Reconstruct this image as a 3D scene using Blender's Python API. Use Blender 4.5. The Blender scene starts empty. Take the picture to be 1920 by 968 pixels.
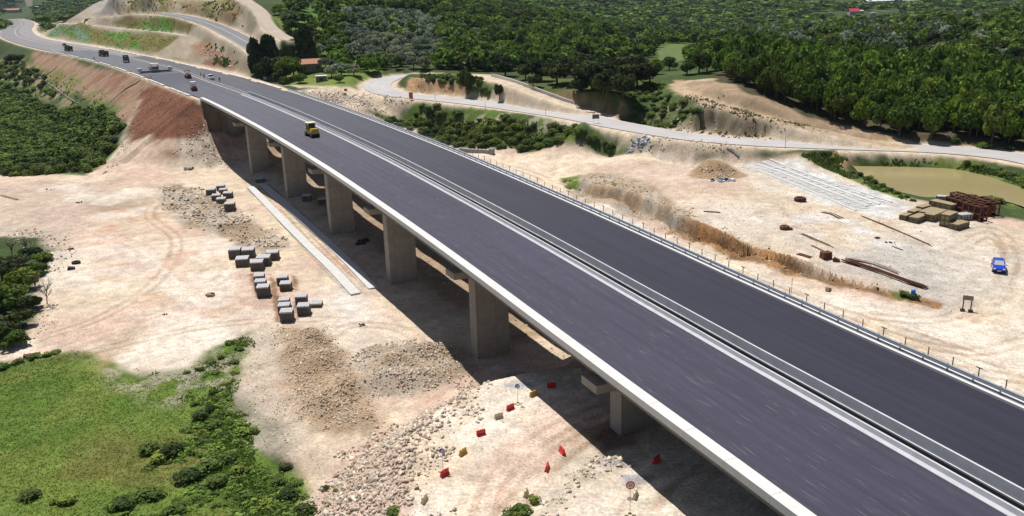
import bpy, math, random
import numpy as np
from mathutils import Matrix, Vector

# ------------------------------------------------------------------ camera, sky, sun
S = bpy.context.scene
COL = S.collection
CAM_H = 33.5
F, CX, CY = 1620.0, 960.0, 484.0
PITCH, ROLL = math.radians(17.5), math.radians(1.6)
fwd = np.array([0, math.cos(PITCH), -math.sin(PITCH)])
rgt = np.array([1.0, 0, 0]); upv = np.cross(rgt, fwd)
cR, sR = math.cos(ROLL), math.sin(ROLL)
cx_ = cR * rgt - sR * upv
cy_ = sR * rgt + cR * upv
cam_d = bpy.data.cameras.new("camera"); cam = bpy.data.objects.new("camera", cam_d); COL.objects.link(cam)
cam_d.lens = 36 * F / 1920; cam_d.sensor_width = 36; cam_d.clip_start = 0.5; cam_d.clip_end = 12000
m3 = Matrix((cx_.tolist(), cy_.tolist(), (-fwd).tolist())).transposed()
cam.matrix_world = Matrix.Translation((0, 0, CAM_H)) @ m3.to_4x4()
S.camera = cam

SUN_DIR = Vector((-0.25, 0.38, 1.0)).normalized()       # towards the sun: high, beyond the bridge
w = bpy.data.worlds.new("World"); S.world = w; w.use_nodes = True
wn = w.node_tree.nodes; wl = w.node_tree.links
sky = wn.new("ShaderNodeTexSky"); sky.sky_type = 'NISHITA'; sky.sun_disc = False
sky.sun_elevation = math.asin(SUN_DIR.z); sky.sun_rotation = math.atan2(SUN_DIR.x, SUN_DIR.y)
sky.air_density = 1.0; sky.dust_density = 1.0
wn["Background"].inputs[1].default_value = 0.055
wl.new(sky.outputs[0], wn["Background"].inputs[0])
sd = bpy.data.lights.new("sun", 'SUN'); sd.energy = 4.9; sd.angle = math.radians(0.53); sd.color = (1, 0.955, 0.89)
so = bpy.data.objects.new("sun", sd); COL.objects.link(so)
so.rotation_euler = SUN_DIR.to_track_quat('Z', 'Y').to_euler()
S.view_settings.view_transform = 'Standard'; S.view_settings.look = 'None'
S.view_settings.exposure = 0.10; S.view_settings.gamma = 1; S.view_settings.use_curve_mapping = False
S.cycles.max_bounces = 5; S.cycles.diffuse_bounces = 3

# ------------------------------------------------------------------ helpers
rng = np.random.default_rng(7); random.seed(7)
def ray(px, py):
    u = (px - CX) / F; v = -(py - CY) / F
    return fwd + u * cx_ + v * cy_
def G(px, py, z):
    d = ray(px, py); t = (z - CAM_H) / d[2]
    return np.array([d[0] * t, d[1] * t, z])
def A(px, D, z):
    d = ray(px, 0); h = math.hypot(d[0], d[1])
    return np.array([d[0] / h * D, d[1] / h * D, z])

def hash2(i, j, seed):
    n = (i.astype(np.int64) * 374761393 + j.astype(np.int64) * 668265263 + seed * 1274126177) & 0x7fffffff
    n = (n ^ (n >> 13)) * 1274126177 & 0x7fffffff
    return ((n ^ (n >> 16)) & 0xffff) / 65535.0
def vnoise(x, y, seed=0):
    xi = np.floor(x); yi = np.floor(y); fx = x - xi; fy = y - yi
    fx = fx * fx * (3 - 2 * fx); fy = fy * fy * (3 - 2 * fy)
    a = hash2(xi, yi, seed); b = hash2(xi + 1, yi, seed); c = hash2(xi, yi + 1, seed); d = hash2(xi + 1, yi + 1, seed)
    return (a * (1 - fx) + b * fx) * (1 - fy) + (c * (1 - fx) + d * fx) * fy
def fbm(x, y, scale, octv=4, seed=0):
    s = 0; a = 0.5; t = 0
    for k in range(octv):
        s = s + a * vnoise(x / scale + 17.3 * k, y / scale - 9.1 * k, seed + k); t += a; a *= 0.55; scale = scale / 2.03
    return s / t
def sst(a, b, x):
    t = np.clip((x - a) / (b - a), 0, 1); return t * t * (3 - 2 * t)
def sdf(x, y, poly):
    """signed distance, negative inside"""
    P = np.asarray(poly, float)[:, :2]; d = np.full(x.shape, 1e18); ins = np.zeros(x.shape, bool)
    n = len(P)
    for i in range(n):
        a = P[i]; b = P[(i + 1) % n]; e = b - a
        wx = x - a[0]; wy = y - a[1]
        t = np.clip((wx * e[0] + wy * e[1]) / max(e @ e, 1e-9), 0, 1)
        d = np.minimum(d, (wx - t * e[0]) ** 2 + (wy - t * e[1]) ** 2)
        if a[1] != b[1]:
            c = ((a[1] <= y) != (b[1] <= y)) & (x < a[0] + (y - a[1]) * e[0] / e[1])
            ins ^= c
    d = np.sqrt(d); return np.where(ins, -d, d)
def dline(x, y, P):
    """distance to polyline, z at the nearest point"""
    P = np.asarray(P, float); d = np.full(x.shape, 1e18); zz = np.zeros(x.shape)
    for a, b in zip(P[:-1], P[1:]):
        e = b[:2] - a[:2]; wx = x - a[0]; wy = y - a[1]
        t = np.clip((wx * e[0] + wy * e[1]) / max(e @ e, 1e-9), 0, 1)
        q = (wx - t * e[0]) ** 2 + (wy - t * e[1]) ** 2
        m = q < d; d = np.where(m, q, d); zz = np.where(m, a[2] + t * (b[2] - a[2]), zz)
    return np.sqrt(d), zz
def spline(P, step):
    P = np.asarray(P, float); out = []
    Q = np.vstack([2 * P[0] - P[1], P, 2 * P[-1] - P[-2]])
    for i in range(1, len(Q) - 2):
        p0, p1, p2, p3 = Q[i - 1], Q[i], Q[i + 1], Q[i + 2]
        n = max(1, int(np.linalg.norm(p2[:2] - p1[:2]) / step))
        for k in range(n):
            t = k / n
            out.append(0.5 * ((2 * p1) + (-p0 + p2) * t + (2 * p0 - 5 * p1 + 4 * p2 - p3) * t * t + (-p0 + 3 * p1 - 3 * p2 + p3) * t ** 3))
    out.append(P[-1]); return np.array(out)

# ------------------------------------------------------------------ highway alignment (w along, v across, metres)
WV = np.array([-.45, .893]); VV = np.array([.893, .45])
def fz(w):
    return np.interp(w, [20, 55, 75, 97, 125, 156, 210, 266, 313, 400, 490, 690, 1100], [0, 0, .28, .8, 1.4, 2.1, 2.95, 3.7, 4.05, 4.3, 4.5, 4.9, 5.3])
def crspl(xs, ys, w):
    xs = np.array(xs, float); ys = np.array(ys, float); m = np.gradient(ys, xs)
    i = np.clip(np.searchsorted(xs, w) - 1, 0, len(xs) - 2); h = xs[i + 1] - xs[i]; t = np.clip((w - xs[i]) / h, 0, 1)
    return (2*t**3-3*t**2+1)*ys[i] + (t**3-2*t**2+t)*h*m[i] + (-2*t**3+3*t**2)*ys[i+1] + (t**3-t**2)*h*m[i+1]
def vM0(w): return -2.5046e-4 * w * w + 6.8364e-2 * w + 47.90
def vM(w):
    w = np.asarray(w, float)
    far = crspl([270, 313, 385.6, 469.5, 550.4, 658.3, 787.5, 933.2, 1067.7, 1194.4, 1345, 1430, 1600], [vM0(270), vM0(313), 40.2, 30.9, 18.4, -3.6, -22.6, -31.0, -33.2, -31.6, -38, -45, -62], w)
    return np.where(w < 290, vM0(w), far)
def vL(w):
    w = np.asarray(w, float)
    far = crspl([262, 285, 360.8, 433.6, 533.7, 604.1, 727.8, 829.8, 951.7, 1195.8, 1345, 1423, 1600], [vM0(262) - 11.05, vM0(285) - 12.2, 27.8, 20.2, 4.1, -9.7, -28.3, -38.7, -44.1, -46.4, -55.9, -64, -85], w)
    return np.where(w < 262, vM0(w) - 11, far)
def vR(w):
    w = np.asarray(w, float)
    far = crspl([270, 335, 392.8, 443.6, 501.8, 600.2, 669.7, 757.9, 843.7, 976.2, 1225, 1600], [vM0(270) + 13.9, 57.1, 49.8, 43.8, 34.9, 19.9, 6.4, -7.3, -14.0, -18.6, -19.3, -40], w)
    return np.where(w < 275, vM0(w) + 13.9, far)
def PW(w, v, z=None):
    w = np.asarray(w, float); v = np.asarray(v, float)
    x = WV[0] * w + VV[0] * v; y = WV[1] * w + VV[1] * v
    n = 1.0  # WV, VV are orthonormal to 1e-3
    return np.stack([x, y, (fz(w) if z is None else z) + 0 * x], -1)
def deck_pt(w, u, h=0.0):
    """point at offset u (metres to the right of the median kerb line) square to the curve"""
    w = np.asarray(w, float); dv = (vM(w + 1) - vM(w - 1)) / 2
    k = 1 / np.sqrt(1 + dv * dv)
    p = PW(w - u * dv * k, vM(w) + u * k, fz(w)); p[..., 2] += h
    return p
W_AB = 275.0           # far abutment
MESHCO = []
CONC = {}
# ------------------------------------------------------------------ terrain control points
C = []
def c_(z, *pts):
    for p in pts: C.append(G(p[0], p[1], z))
# left yard
c_(-14.5, (0, 620), (0, 480), (0, 400), (0, 345), (150, 420), (150, 560), (300, 500), (300, 380), (420, 460), (520, 480), (540, 600), (640, 620), (240, 640), (-300, 420), (-300, 600), (460, 680), (560, 700), (700, 640), (660, 700), (840, 690))
c_(-14.7, (700, 560), (760, 560), (820, 600), (890, 690), (640, 520), (700, 480), (850, 530), (1000, 640), (780, 480))
c_(-14.9, (0, 700), (200, 760), (400, 880), (100, 900), (400, 720), (500, 820), (560, 900), (0, 968), (-300, 900), (300, 1100), (0, 1200), (620, 860))
c_(-14.2, (400, 345), (640, 420), (700, 445), (600, 350))
c_(-13.6, (300, 335), (480, 330), (240, 345), (100, 335), (540, 345))
c_(-12.8, (350, 312), (520, 320), (560, 330)); c_(-12.2, (420, 300), (500, 300)); c_(-10.5, (430, 280), (470, 285)); c_(-8.8, (440, 262), (480, 272), (500, 268))
c_(-12.6, (300, 285), (250, 262)); c_(-6.5, (410, 232), (430, 235), (470, 245)); c_(-13.5, (240, 300), (230, 270), (200, 320))
# left valley
c_(-16.5, (150, 300), (50, 330), (0, 280), (100, 240), (0, 220)); c_(-17, (-200, 300), (-300, 250)); c_(-15.5, (200, 240), (215, 215), (150, 190)); c_(-14.5, (180, 205), (100, 165), (60, 150))
c_(-14, (0, 160), (-150, 180), (40, 120)); c_(-10, (0, 118)); c_(-5, (0, 100)); c_(-12, (-200, 120)); c_(-15, (-500, 250), (-500, 160))
# under the far end / right of the bridge
for u in (-14, -8, 0, 8, 16): C.append(deck_pt(269, u, -8.4))
for u in (2, 8, 14, 20): C.append(np.append(deck_pt(236, u)[:2], -8.5)); C.append(np.append(deck_pt(200, u)[:2], -11.5)); C.append(np.append(deck_pt(160, u)[:2], -13.6))
for u in (2, 8, 13): C.append(np.append(deck_pt(120, u)[:2], -14.6)); C.append(np.append(deck_pt(95, u)[:2], -14.7))
for u in (16, 19): C.append(np.append(deck_pt(120, u)[:2], -12.5)); C.append(np.append(deck_pt(95, u)[:2], -12)); C.append(np.append(deck_pt(150, u)[:2], -12.2))
c_(-9.9, (1000, 300), (1080, 340), (1150, 375), (930, 290), (900, 290)); c_(-9.7, (1200, 409), (1050, 300), (1150, 295))
c_(-9.6, (1244, 440), (1294, 460)); c_(-9.4, (1387, 490)); c_(-9.2, (1485, 520), (1450, 540)); c_(-9.1, (1575, 545), (1600, 590)); c_(-9.0, (1669, 563), (1700, 620), (1750, 640)); c_(-8.95, (1755, 580), (1820, 650), (1900, 700), (1900, 760), (2100, 700), (2000, 900))
c_(-9.7, (1045, 348), (1090, 312), (1160, 300)); c_(-7.9, (1075, 340), (1110, 335), (1110, 355)); c_(-6.8, (1140, 345), (1150, 375)); c_(-6.0, (1200, 352), (1275, 395), (1240, 340), (1300, 345))
c_(-6.3, (1350, 430), (1330, 400)); c_(-6.6, (1425, 464)); c_(-7.0, (1511, 487)); c_(-7.3, (1594, 521)); c_(-7.7, (1669, 540)); c_(-8.2, (1736, 561)); c_(-8.7, (1774, 581))
c_(-6.4, (1400, 400), (1300, 320)); c_(-6.7, (1500, 430), (1400, 320), (1500, 330)); c_(-6.9, (1600, 400), (1600, 460), (1450, 300)); c_(-7.2, (1700, 430), (1700, 480), (1800, 420)); c_(-7.9, (1870, 510), (1820, 470)); c_(-7.4, (1920, 420), (2050, 430)); c_(-8.6, (1850, 600), (1950, 600), (2100, 560)); c_(-8.8, (1810, 590))
c_(-9.0, (1250, 303), (1180, 290)); c_(-8.0, (1270, 290), (1320, 290), (1260, 325)); c_(-7, (1400, 297))
# pond rim
c_(-7.05, (1560, 318), (1620, 340), (1660, 358), (1700, 378), (1780, 385), (1860, 382), (1900, 392), (1940, 420)); c_(-7.0, (1590, 300), (1650, 303), (1700, 305), (1780, 310), (1850, 328), (1900, 352), (1940, 378), (2000, 400))
# vegetated slope between road and yard
c_(-10, (900, 282), (1000, 284), (1100, 280), (1170, 276), (860, 270)); c_(-9.7, (820, 255), (1200, 282)); c_(-7.5, (760, 236), (860, 245)); c_(-6.0, (1000, 255), (1100, 255), (1170, 258)); c_(-4.5, (700, 215), (800, 220), (900, 228))
c_(-2.5, (660, 200), (720, 200), (1000, 225), (1100, 238)); c_(-3.6, (1230, 262), (1180, 254))
# road right (white) - also burned in below
ROADR = spline([G(2250, 372, -5.6), G(2080, 330, -5.4), G(1960, 306, -5.1), G(1900, 294, -4.9), G(1800, 283, -4.7), G(1700, 277.5, -4.5), G(1600, 274.5, -4.3), G(1500, 271, -4.0), G(1400, 266, -3.7), G(1300, 257, -3.2), G(1225, 246, -2.8), G(1150, 233, -2.3), G(1080, 219, -1.9), G(1000, 207, -1.5), G(930, 197, -1.1), G(860, 189, -.6), G(790, 182, 0), G(740, 176.5, .6), G(713, 168, 1.2), G(708, 159, 1.7), G(722, 150, 2.2), G(745, 144.5, 2.6), G(775, 141.5, 2.9), G(800, 140, 3.1)], 3.0)
# cut slope + track to the wood
TRACK = spline([G(1690, 274, -4.2), G(1640, 267, -3.6), G(1560, 250, -2.0), G(1470, 229, -.3), G(1380, 206, 1.7), G(1310, 183, 3.4), G(1277, 168, 4.4), G(1272, 157, 5.0), G(1300, 151, 5.6), G(1330, 148, 6.0)], 2.5)
c_(-3.4, (1350, 256), (1250, 240)); c_(-3.9, (1450, 261), (1530, 262)); c_(-1.5, (1180, 215), (1240, 220)); c_(2.0, (1200, 178), (1300, 212)); c_(3.6, (1230, 160), (1180, 165)); c_(-1.2, (1480, 238)); c_(.9, (1390, 216)); c_(0, (1320, 228))
c_(6.4, (1340, 158)); c_(5.2, (1400, 183)); c_(3.2, (1500, 214)); c_(0.6, (1600, 242)); c_(-2.0, (1700, 262)); c_(-3.6, (1800, 272)); c_(-4.4, (1900, 282), (2000, 300))
for px, L in {1400: [(290, 6), (350, 5), (430, 3), (520, 0), (620, -8), (760, -22), (950, -32), (1400, -6), (2000, 50), (3000, 160)],
              1250: [(300, 4.5), (340, 3.2), (390, 2), (450, 1.5), (520, -2), (640, -14), (800, -28), (950, -33), (1400, -4), (2000, 60), (3000, 180)],
              1600: [(260, 3), (330, 3), (430, 3), (540, 1), (680, -14), (900, -30), (1150, -26), (1500, -11), (2000, 20), (3000, 160)],
              1780: [(260, -1), (330, 3), (430, 5), (540, 5), (680, -2), (900, -26), (1150, -26), (1500, -11), (2000, 30), (3000, 160)],
              1920: [(250, -2), (330, 3), (430, 6), (540, 7), (680, 3), (850, -14), (1150, -20), (1500, -8), (2000, 40), (3000, 160)],
              2300: [(230, -2), (330, 2), (430, 4), (540, 6), (800, 4), (1150, -10), (1500, 0), (2000, 40), (3000, 160)],
              1090: [(300, 3), (350, 2), (420, 2), (500, 4), (620, 6), (760, 0), (1000, -20), (1400, 5), (2000, 70), (3000, 200)],
              930: [(285, 3.2), (330, 2.5), (400, 4.5), (480, 7.5), (600, 14), (760, 14), (1000, 2), (1400, 20), (2000, 80), (3000, 200)],
              800: [(330, 3.5), (380, 6), (450, 9.5), (540, 14), (650, 21), (800, 26), (1000, 24), (1400, 40), (2000, 90), (3000, 200)],
              700: [(330, 4.5), (380, 8), (430, 12), (520, 19), (620, 26), (800, 34), (1200, 50), (2000, 110), (3000, 200)],
              600: [(340, 7), (380, 12), (430, 18), (500, 26), (600, 30), (800, 42), (1200, 60), (2000, 110), (3000, 200)],
              500: [(640, 40), (900, 55), (1400, 70), (2500, 120)],
              400: [(640, 44), (900, 60), (1400, 70), (2500, 120)],
              300: [(640, 44), (800, 46), (1100, 30), (1500, 20), (2500, 70)],
              200: [(700, 38), (850, 20), (1000, 2), (1500, -6), (2000, 10), (3000, 110)],
              100: [(1100, -4), (1400, -14), (1800, -6), (2200, 20), (3000, 110)],
              0: [(1000, 2), (1300, -10), (1700, -6), (2200, 20), (3000, 110)],
              -400: [(500, -10), (900, -12), (1400, -10), (2000, 10), (3000, 110)]}.items():
    for D, z in L: C.append(A(px, D, z))
for px in (-1500, 3500):
    for D, z in [(60, -14), (150, -14), (400, -10), (1000, -5), (2000, 40), (3000, 140)]: C.append(A(px, D, z))
# bank, side road, dark tree block
c_(.8, (780, 172), (850, 180), (900, 184)); c_(4.6, (775, 141), (820, 148), (870, 152)); c_(4.4, (930, 160), (880, 155)); c_(3.0, (960, 176)); c_(-.6, (1000, 197), (1060, 208)); c_(4.6, (880, 142), (900, 140), (940, 145))
SIDE = spline([G(1140, 217, -2.0), G(1100, 206, -1.0), G(1050, 192, .6), G(1000, 174, 2.6), G(950, 156, 4.4), G(915, 146, 4.9), G(885, 141, 5.0)], 2.5)
c_(5.6, (1000, 160), (1050, 168), (1100, 180), (1150, 165)); c_(5.0, (1150, 150), (1220, 150)); c_(2.6, (1120, 192), (1150, 195)); c_(-1.6, (1160, 218))
# left shoulder of the highway / houses
c_(3.2, (540, 160), (500, 150)); c_(2.0, (600, 172), (580, 160)); c_(1.3, (660, 178), (690, 182)); c_(3.4, (560, 145), (620, 150), (530, 135)); c_(3.2, (640, 160), (600, 155)); c_(4.0, (690, 138), (650, 135), (700, 145)); c_(0.2, (600, 186), (640, 188)); c_(-2.0, (620, 200))
def hp(px, py, lift=0.0):
    """point of the graded hillside right of the highway (rises from the shoulder at about 30 degrees)"""
    d = ray(px, py); t = np.linspace(200, 1500, 5200); p = d[None] * t[:, None]; z = p[:, 2] + CAM_H
    w_ = p[:, 0] * WV[0] + p[:, 1] * WV[1]; v_ = p[:, 0] * VV[0] + p[:, 1] * VV[1]; e = v_ - vR(w_) - 4
    s_ = fz(w_) + np.where(e > 0, .56 * e, .56 * e * 0); s_ = np.where(s_ > 30, 30 + (s_ - 30) * .35, s_)
    k = np.nonzero((z < s_) & (v_ > vR(w_) - 40))[0]; i = k[0] if len(k) else len(t) - 1
    return np.array([p[i, 0], p[i, 1], z[i] + lift])
ROADU = spline([hp(*q) for q in ((500, 104), (470, 84), (430, 62), (395, 46), (355, 34), (320, 27.5), (290, 25.5), (250, 27), (215, 30), (165, 36))], 3.0)
BENCH = spline([hp(*q) for q in ((350, 66), (290, 58.5), (220, 52), (160, 47), (110, 43))], 3.0)
for q in ((480, 135), (470, 118), (460, 145), (430, 130), (440, 110), (400, 112), (440, 92), (400, 92), (410, 75), (375, 85), (350, 80), (380, 100), (330, 75), (330, 55), (330, 45), (300, 92), (300, 75), (290, 50), (290, 38), (250, 85), (250, 70), (250, 45), (250, 36), (200, 75), (200, 60), (200, 45), (200, 38), (150, 70), (150, 60), (150, 40), (130, 55), (130, 42), (105, 60),
          (180, 4), (300, 2), (240, 8), (300, 14), (200, 14), (380, 28), (400, 4), (350, 15), (430, 36), (450, 12), (470, 62), (490, 40), (500, 85), (170, 20)): C.append(hp(*q))
c_(6.0, (540, 112)); c_(6.4, (580, 118))
MTR = spline([A(436, 560, 36), hp(462, 2), hp(487, 22), hp(500, 45), hp(520, 63), hp(545, 76), G(562, 88, 11)], 3.0)
# far left beyond the road
c_(4.0, (95, 45), (110, 60)); c_(8, (85, 43))
C = np.array(C)
_n = len(C)
def _phi(r): return r
_d = np.linalg.norm(C[:, None, :2] - C[None, :, :2], axis=2)
_M = np.zeros((_n + 1, _n + 1)); _M[:_n, :_n] = _d - np.eye(_n) * 1.2; _M[:_n, _n] = 1; _M[_n, :_n] = 1
_co = np.linalg.solve(_M, np.append(C[:, 2], 0))
def rbf(x, y):
    sh = np.shape(x); x = np.ravel(x); y = np.ravel(y); o = np.empty(x.shape)
    for i in range(0, len(x), 20000):
        d = np.hypot(x[i:i + 20000, None] - C[None, :, 0], y[i:i + 20000, None] - C[None, :, 1])
        o[i:i + 20000] = d @ _co[:_n] + _co[_n]
    return o.reshape(sh)

# haul road crown passing under the viaduct
MOUND = [G(985, 700, -8.7), G(930, 712, -8.7), G(880, 732, -8.7), G(830, 765, -8.7), G(775, 805, -8.7), G(752, 850, -8.7), G(750, 900, -8.7), G(758, 975, -8.7), G(760, 1150, -8.7), G(1500, 1150, -8.7), np.array([45, 40, 0]), np.array([60, 62, 0]),
         np.append(deck_pt(74, 30)[:2], 0), np.append(deck_pt(96, 30)[:2], 0), np.append(deck_pt(92, 18)[:2], 0), G(1060, 686, -8.7)]
MOUND2 = [G(1170, 850, -7.5), G(1110, 865, -7.5), G(1075, 905, -7.5), G(1020, 950, -7.5), G(985, 990, -7.5), G(1050, 1150, -7.5), G(1500, 1100, -7.5), np.append(deck_pt(30, 14)[:2], 0), np.append(deck_pt(58, 12)[:2], 0), G(1240, 852, -7.5)]
POND = [G(1574, 312, -7.3), G(1598, 303, -7.3), G(1650, 301, -7.3), G(1700, 303, -7.3), G(1780, 314, -7.3), G(1850, 333, -7.3), G(1905, 352, -7.3), G(1955, 385, -7.3), G(1945, 402, -7.3), G(1905, 384, -7.3), G(1850, 371, -7.3), G(1790, 371, -7.3), G(1730, 369, -7.3), G(1690, 360, -7.3), G(1640, 338, -7.3), G(1600, 321, -7.3)]
def ell(cx, cy, z, rx, ry, h):  # heap: pixel centre, ground height, radii in metres, height
    g = G(cx, cy, z); return (g[0], g[1], rx, ry, h)
HEAPS = [ell(1345, 322, -6.6, 5.2, 4.5, 2.6), ell(1325, 326, -6.6, 3, 3, 1.4),
         ell(700, 672, -14.6, 3.6, 2.4, 1.5), ell(735, 690, -14.6, 3.4, 2.6, 1.7), ell(775, 668, -14.6, 4, 2.4, 1.4), ell(725, 722, -14.6, 4, 2.6, 1.6), ell(790, 712, -14.6, 4, 2.6, 1.2), ell(815, 660, -14.6, 3.2, 2.2, 1.0), ell(835, 690, -14.6, 3, 2, 1.0),
         ell(580, 640, -14.6, 3, 3, 1.7), ell(600, 690, -14.7, 4, 4, 2.1), ell(645, 735, -14.7, 4, 4, 2.0), ell(605, 765, -14.7, 3, 3, 1.5), ell(560, 665, -14.7, 2.5, 3, 1.2), ell(680, 790, -14.7, 3, 4, 1.0),
         ell(345, 375, -14.5, 4, 2.5, 1.0), ell(400, 395, -14.5, 4.5, 3, 1.3), ell(430, 430, -14.5, 5, 3, 1.3), ell(370, 405, -14.5, 4, 2.6, .9), ell(480, 455, -14.5, 4, 2.5, .8),
         ell(60, 455, -14.5, 5, 3, 1.0), ell(105, 480, -14.5, 4, 3, .7), ell(1590, 318, -7, 3, 2.5, 1.4)]
def scarp(foot, crown, lo, hi): return (np.array([G(*p) for p in foot]), np.array([G(*p) for p in crown]), lo, hi)
SCARPS = [scarp([(1060, 362, -9.8), (1120, 385, -9.8), (1200, 409, -9.7), (1294, 457, -9.6), (1387, 487, -9.4), (1485, 517, -9.2), (1575, 540, -9.1), (1669, 559, -9), (1755, 577, -8.95)], [(1078, 336, -8), (1130, 346, -6.8), (1200, 356, -6), (1275, 397, -5.9), (1350, 431, -6.2), (1425, 465, -6.5), (1511, 487, -6.9), (1594, 521, -7.2), (1669, 540, -7.6), (1740, 560, -8.3)], .42, .78),
          scarp([(1300, 247, -3.1), (1400, 257, -3.7), (1500, 262, -4), (1600, 267, -4.2)], [(1322, 194, 2.9), (1400, 216, 1.0), (1500, 240, -1.0), (1600, 263, -3.3)], .35, .8),
          scarp([(785, 172, .9), (830, 175, .7), (880, 182, .3), (950, 192, -.3)], [(775, 144, 4.7), (820, 150, 4.7), (870, 154, 4.6), (930, 164, 4.3), (980, 180, 2.8)], .3, .65)]
def T0(x, y):
    x = np.asarray(x, float); y = np.asarray(y, float)
    z = rbf(x, y)
    ww = x * WV[0] + y * WV[1]; vv = x * VV[0] + y * VV[1]
    for Ft, Cr, lo, hi in SCARPS:
        bnd = np.vstack([Ft, Cr[::-1]]); m = sdf(x, y, bnd) < 0
        if m.any():
            wob = (fbm(x[m], y[m], 3.0, 3, 77) - .5) * .35
            df, zf_ = dline(x[m], y[m], Ft); dc, zc_ = dline(x[m], y[m], Cr); t = df / (df + dc + 1e-6); z[m] = zf_ + (zc_ - zf_) * sst(lo, hi, t + wob)
    # haul road mound
    d = sdf(x, y, MOUND); zt = -8.7 - np.maximum(d, 0) * 0.72
    z = np.where(d < 0, -8.75, np.maximum(z, zt))
    d = sdf(x, y, MOUND2); zt = -7.5 - np.maximum(d, 0) * 0.9
    z = np.where(d < 0, -7.55, np.maximum(z, zt))
    # pond basin
    d = sdf(x, y, POND); z = np.where(d < 1.2, np.minimum(z, -6.95 - .5 * sst(1.2, 0, d) - 1.2 * sst(0, -1.2, d)), z)
    for hx, hy, rx, ry, h in HEAPS:
        q = ((x - hx) / rx) ** 2 + ((y - hy) / ry) ** 2
        z = z + h * np.exp(-q * 1.6)
    # highway embankment beyond the far abutment
    zr = fz(ww); L = vL(ww) - 1.6; R = vR(ww) + 2.6
    dl = L - vv; dr = vv - R
    out = np.maximum(dl, 0) / 1.45
    zt = np.where(dl > 0, zr - out, zr - 0.25)
    on = ww > W_AB - 1
    side = np.maximum(dl, dr)
    core = np.where(on & (side < 0), zr - 0.25, z)
    z = np.where(on & (side < 0), core, z)
    z = np.where(on & (dl > 0) & (ww > W_AB - 1) & (ww < 700), np.maximum(z, zt), z)
    k = np.where(on & (dr > 0), sst(7, 0, dr), 0); z = z * (1 - k) + (zr - 0.25) * k
    k = np.where(on & (dl > 0) & (ww > 690), sst(14, 0, dl), 0); z = z * (1 - k) + (zr - 0.25) * k
    # abutment cone in front of the wall
    e = np.hypot(np.maximum(W_AB - 1 - ww, 0), np.maximum(dl, 0) + 0 * dl)
    cone = (ww <= W_AB) & (vv < vL(W_AB * np.ones_like(ww)) - 0.5)
    z = np.where(cone, np.maximum(z, fz(W_AB) - 0.6 - e / 1.35), z)
    # burned-in roads
    for P, hw, bl in ((ROADR, 5.6, 5.0), (TRACK, 2.6, 2.5), (SIDE, 2.4, 2.0), (ROADU, 6.0, 4.0), (MTR, 3.6, 3.0), (BENCH, 1.6, 1.5)):
        bb = (x > P[:, 0].min() - 15) & (x < P[:, 0].max() + 15) & (y > P[:, 1].min() - 15) & (y < P[:, 1].max() + 15) & ~(on & (side < 3))
        if bb.any():
            d, zz = dline(x[bb], y[bb], P); k = sst(hw + bl, hw, d); z[bb] = z[bb] * (1 - k) + (zz - 0.12) * k
    return z
def T1(x, y): return T0(np.atleast_1d(np.asarray(x, float)), np.atleast_1d(np.asarray(y, float)))

# polar grid: fine near the camera's footprint, out to the far hills
ang = np.radians(np.concatenate([np.linspace(-50, -35, 26)[:-1], np.linspace(-35, 35, 581), np.linspace(35, 50, 26)[1:]])); NA = len(ang)
rad = np.concatenate([np.linspace(8, 46, 20), 47.5 * np.exp(np.arange(0, math.log(650 / 47.5), .0029)), 652 * np.exp(np.arange(0, math.log(4300 / 652), .0085))])
NR = len(rad)
RR, AA = np.meshgrid(rad, ang, indexing='ij')
GX = RR * np.sin(AA); GY = RR * np.cos(AA)
GZ0 = T0(GX.ravel(), GY.ravel()).reshape(GX.shape)
GX0, GY0 = GX, GY
def Tz(x, y, arr=None):
    """terrain height looked up in the grid"""
    arr = GZ if arr is None else arr
    x = np.asarray(x, float); y = np.asarray(y, float)
    r = np.hypot(x, y); a = np.arctan2(x, y)
    i = np.clip(np.interp(r, rad, np.arange(NR)), 0, NR - 1.001); j = np.clip(np.interp(a, ang, np.arange(NA)), 0, NA - 1.001)
    i0 = i.astype(int); j0 = j.astype(int); fi = i - i0; fj = j - j0
    return (arr[i0, j0] * (1 - fi) + arr[i0 + 1, j0] * fi) * (1 - fj) + (arr[i0, j0 + 1] * (1 - fi) + arr[i0 + 1, j0 + 1] * fi) * fj
GZ = GZ0
_tt = np.exp(np.linspace(math.log(40), math.log(4000), 2600))
def at(px, py, dz=0.0):
    """the point of the ground seen at a place of the photograph"""
    d = ray(px, py); p = d[None] * _tt[:, None]; z = p[:, 2] + CAM_H; g = Tz(p[:, 0], p[:, 1], GZ0)
    k = np.nonzero(z < g)[0]
    if len(k) == 0: i = len(_tt) - 1; return np.array([p[i, 0], p[i, 1], g[i]])
    i = max(k[0], 1); a = z[i - 1] - g[i - 1]; b = g[i] - z[i]; f = a / (a + b + 1e-9)
    q = p[i - 1] * (1 - f) + p[i] * f
    return np.array([q[0], q[1], float(Tz(q[0], q[1])) + dz])
def poly(*pts): return np.array([at(*p) for p in pts])

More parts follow.
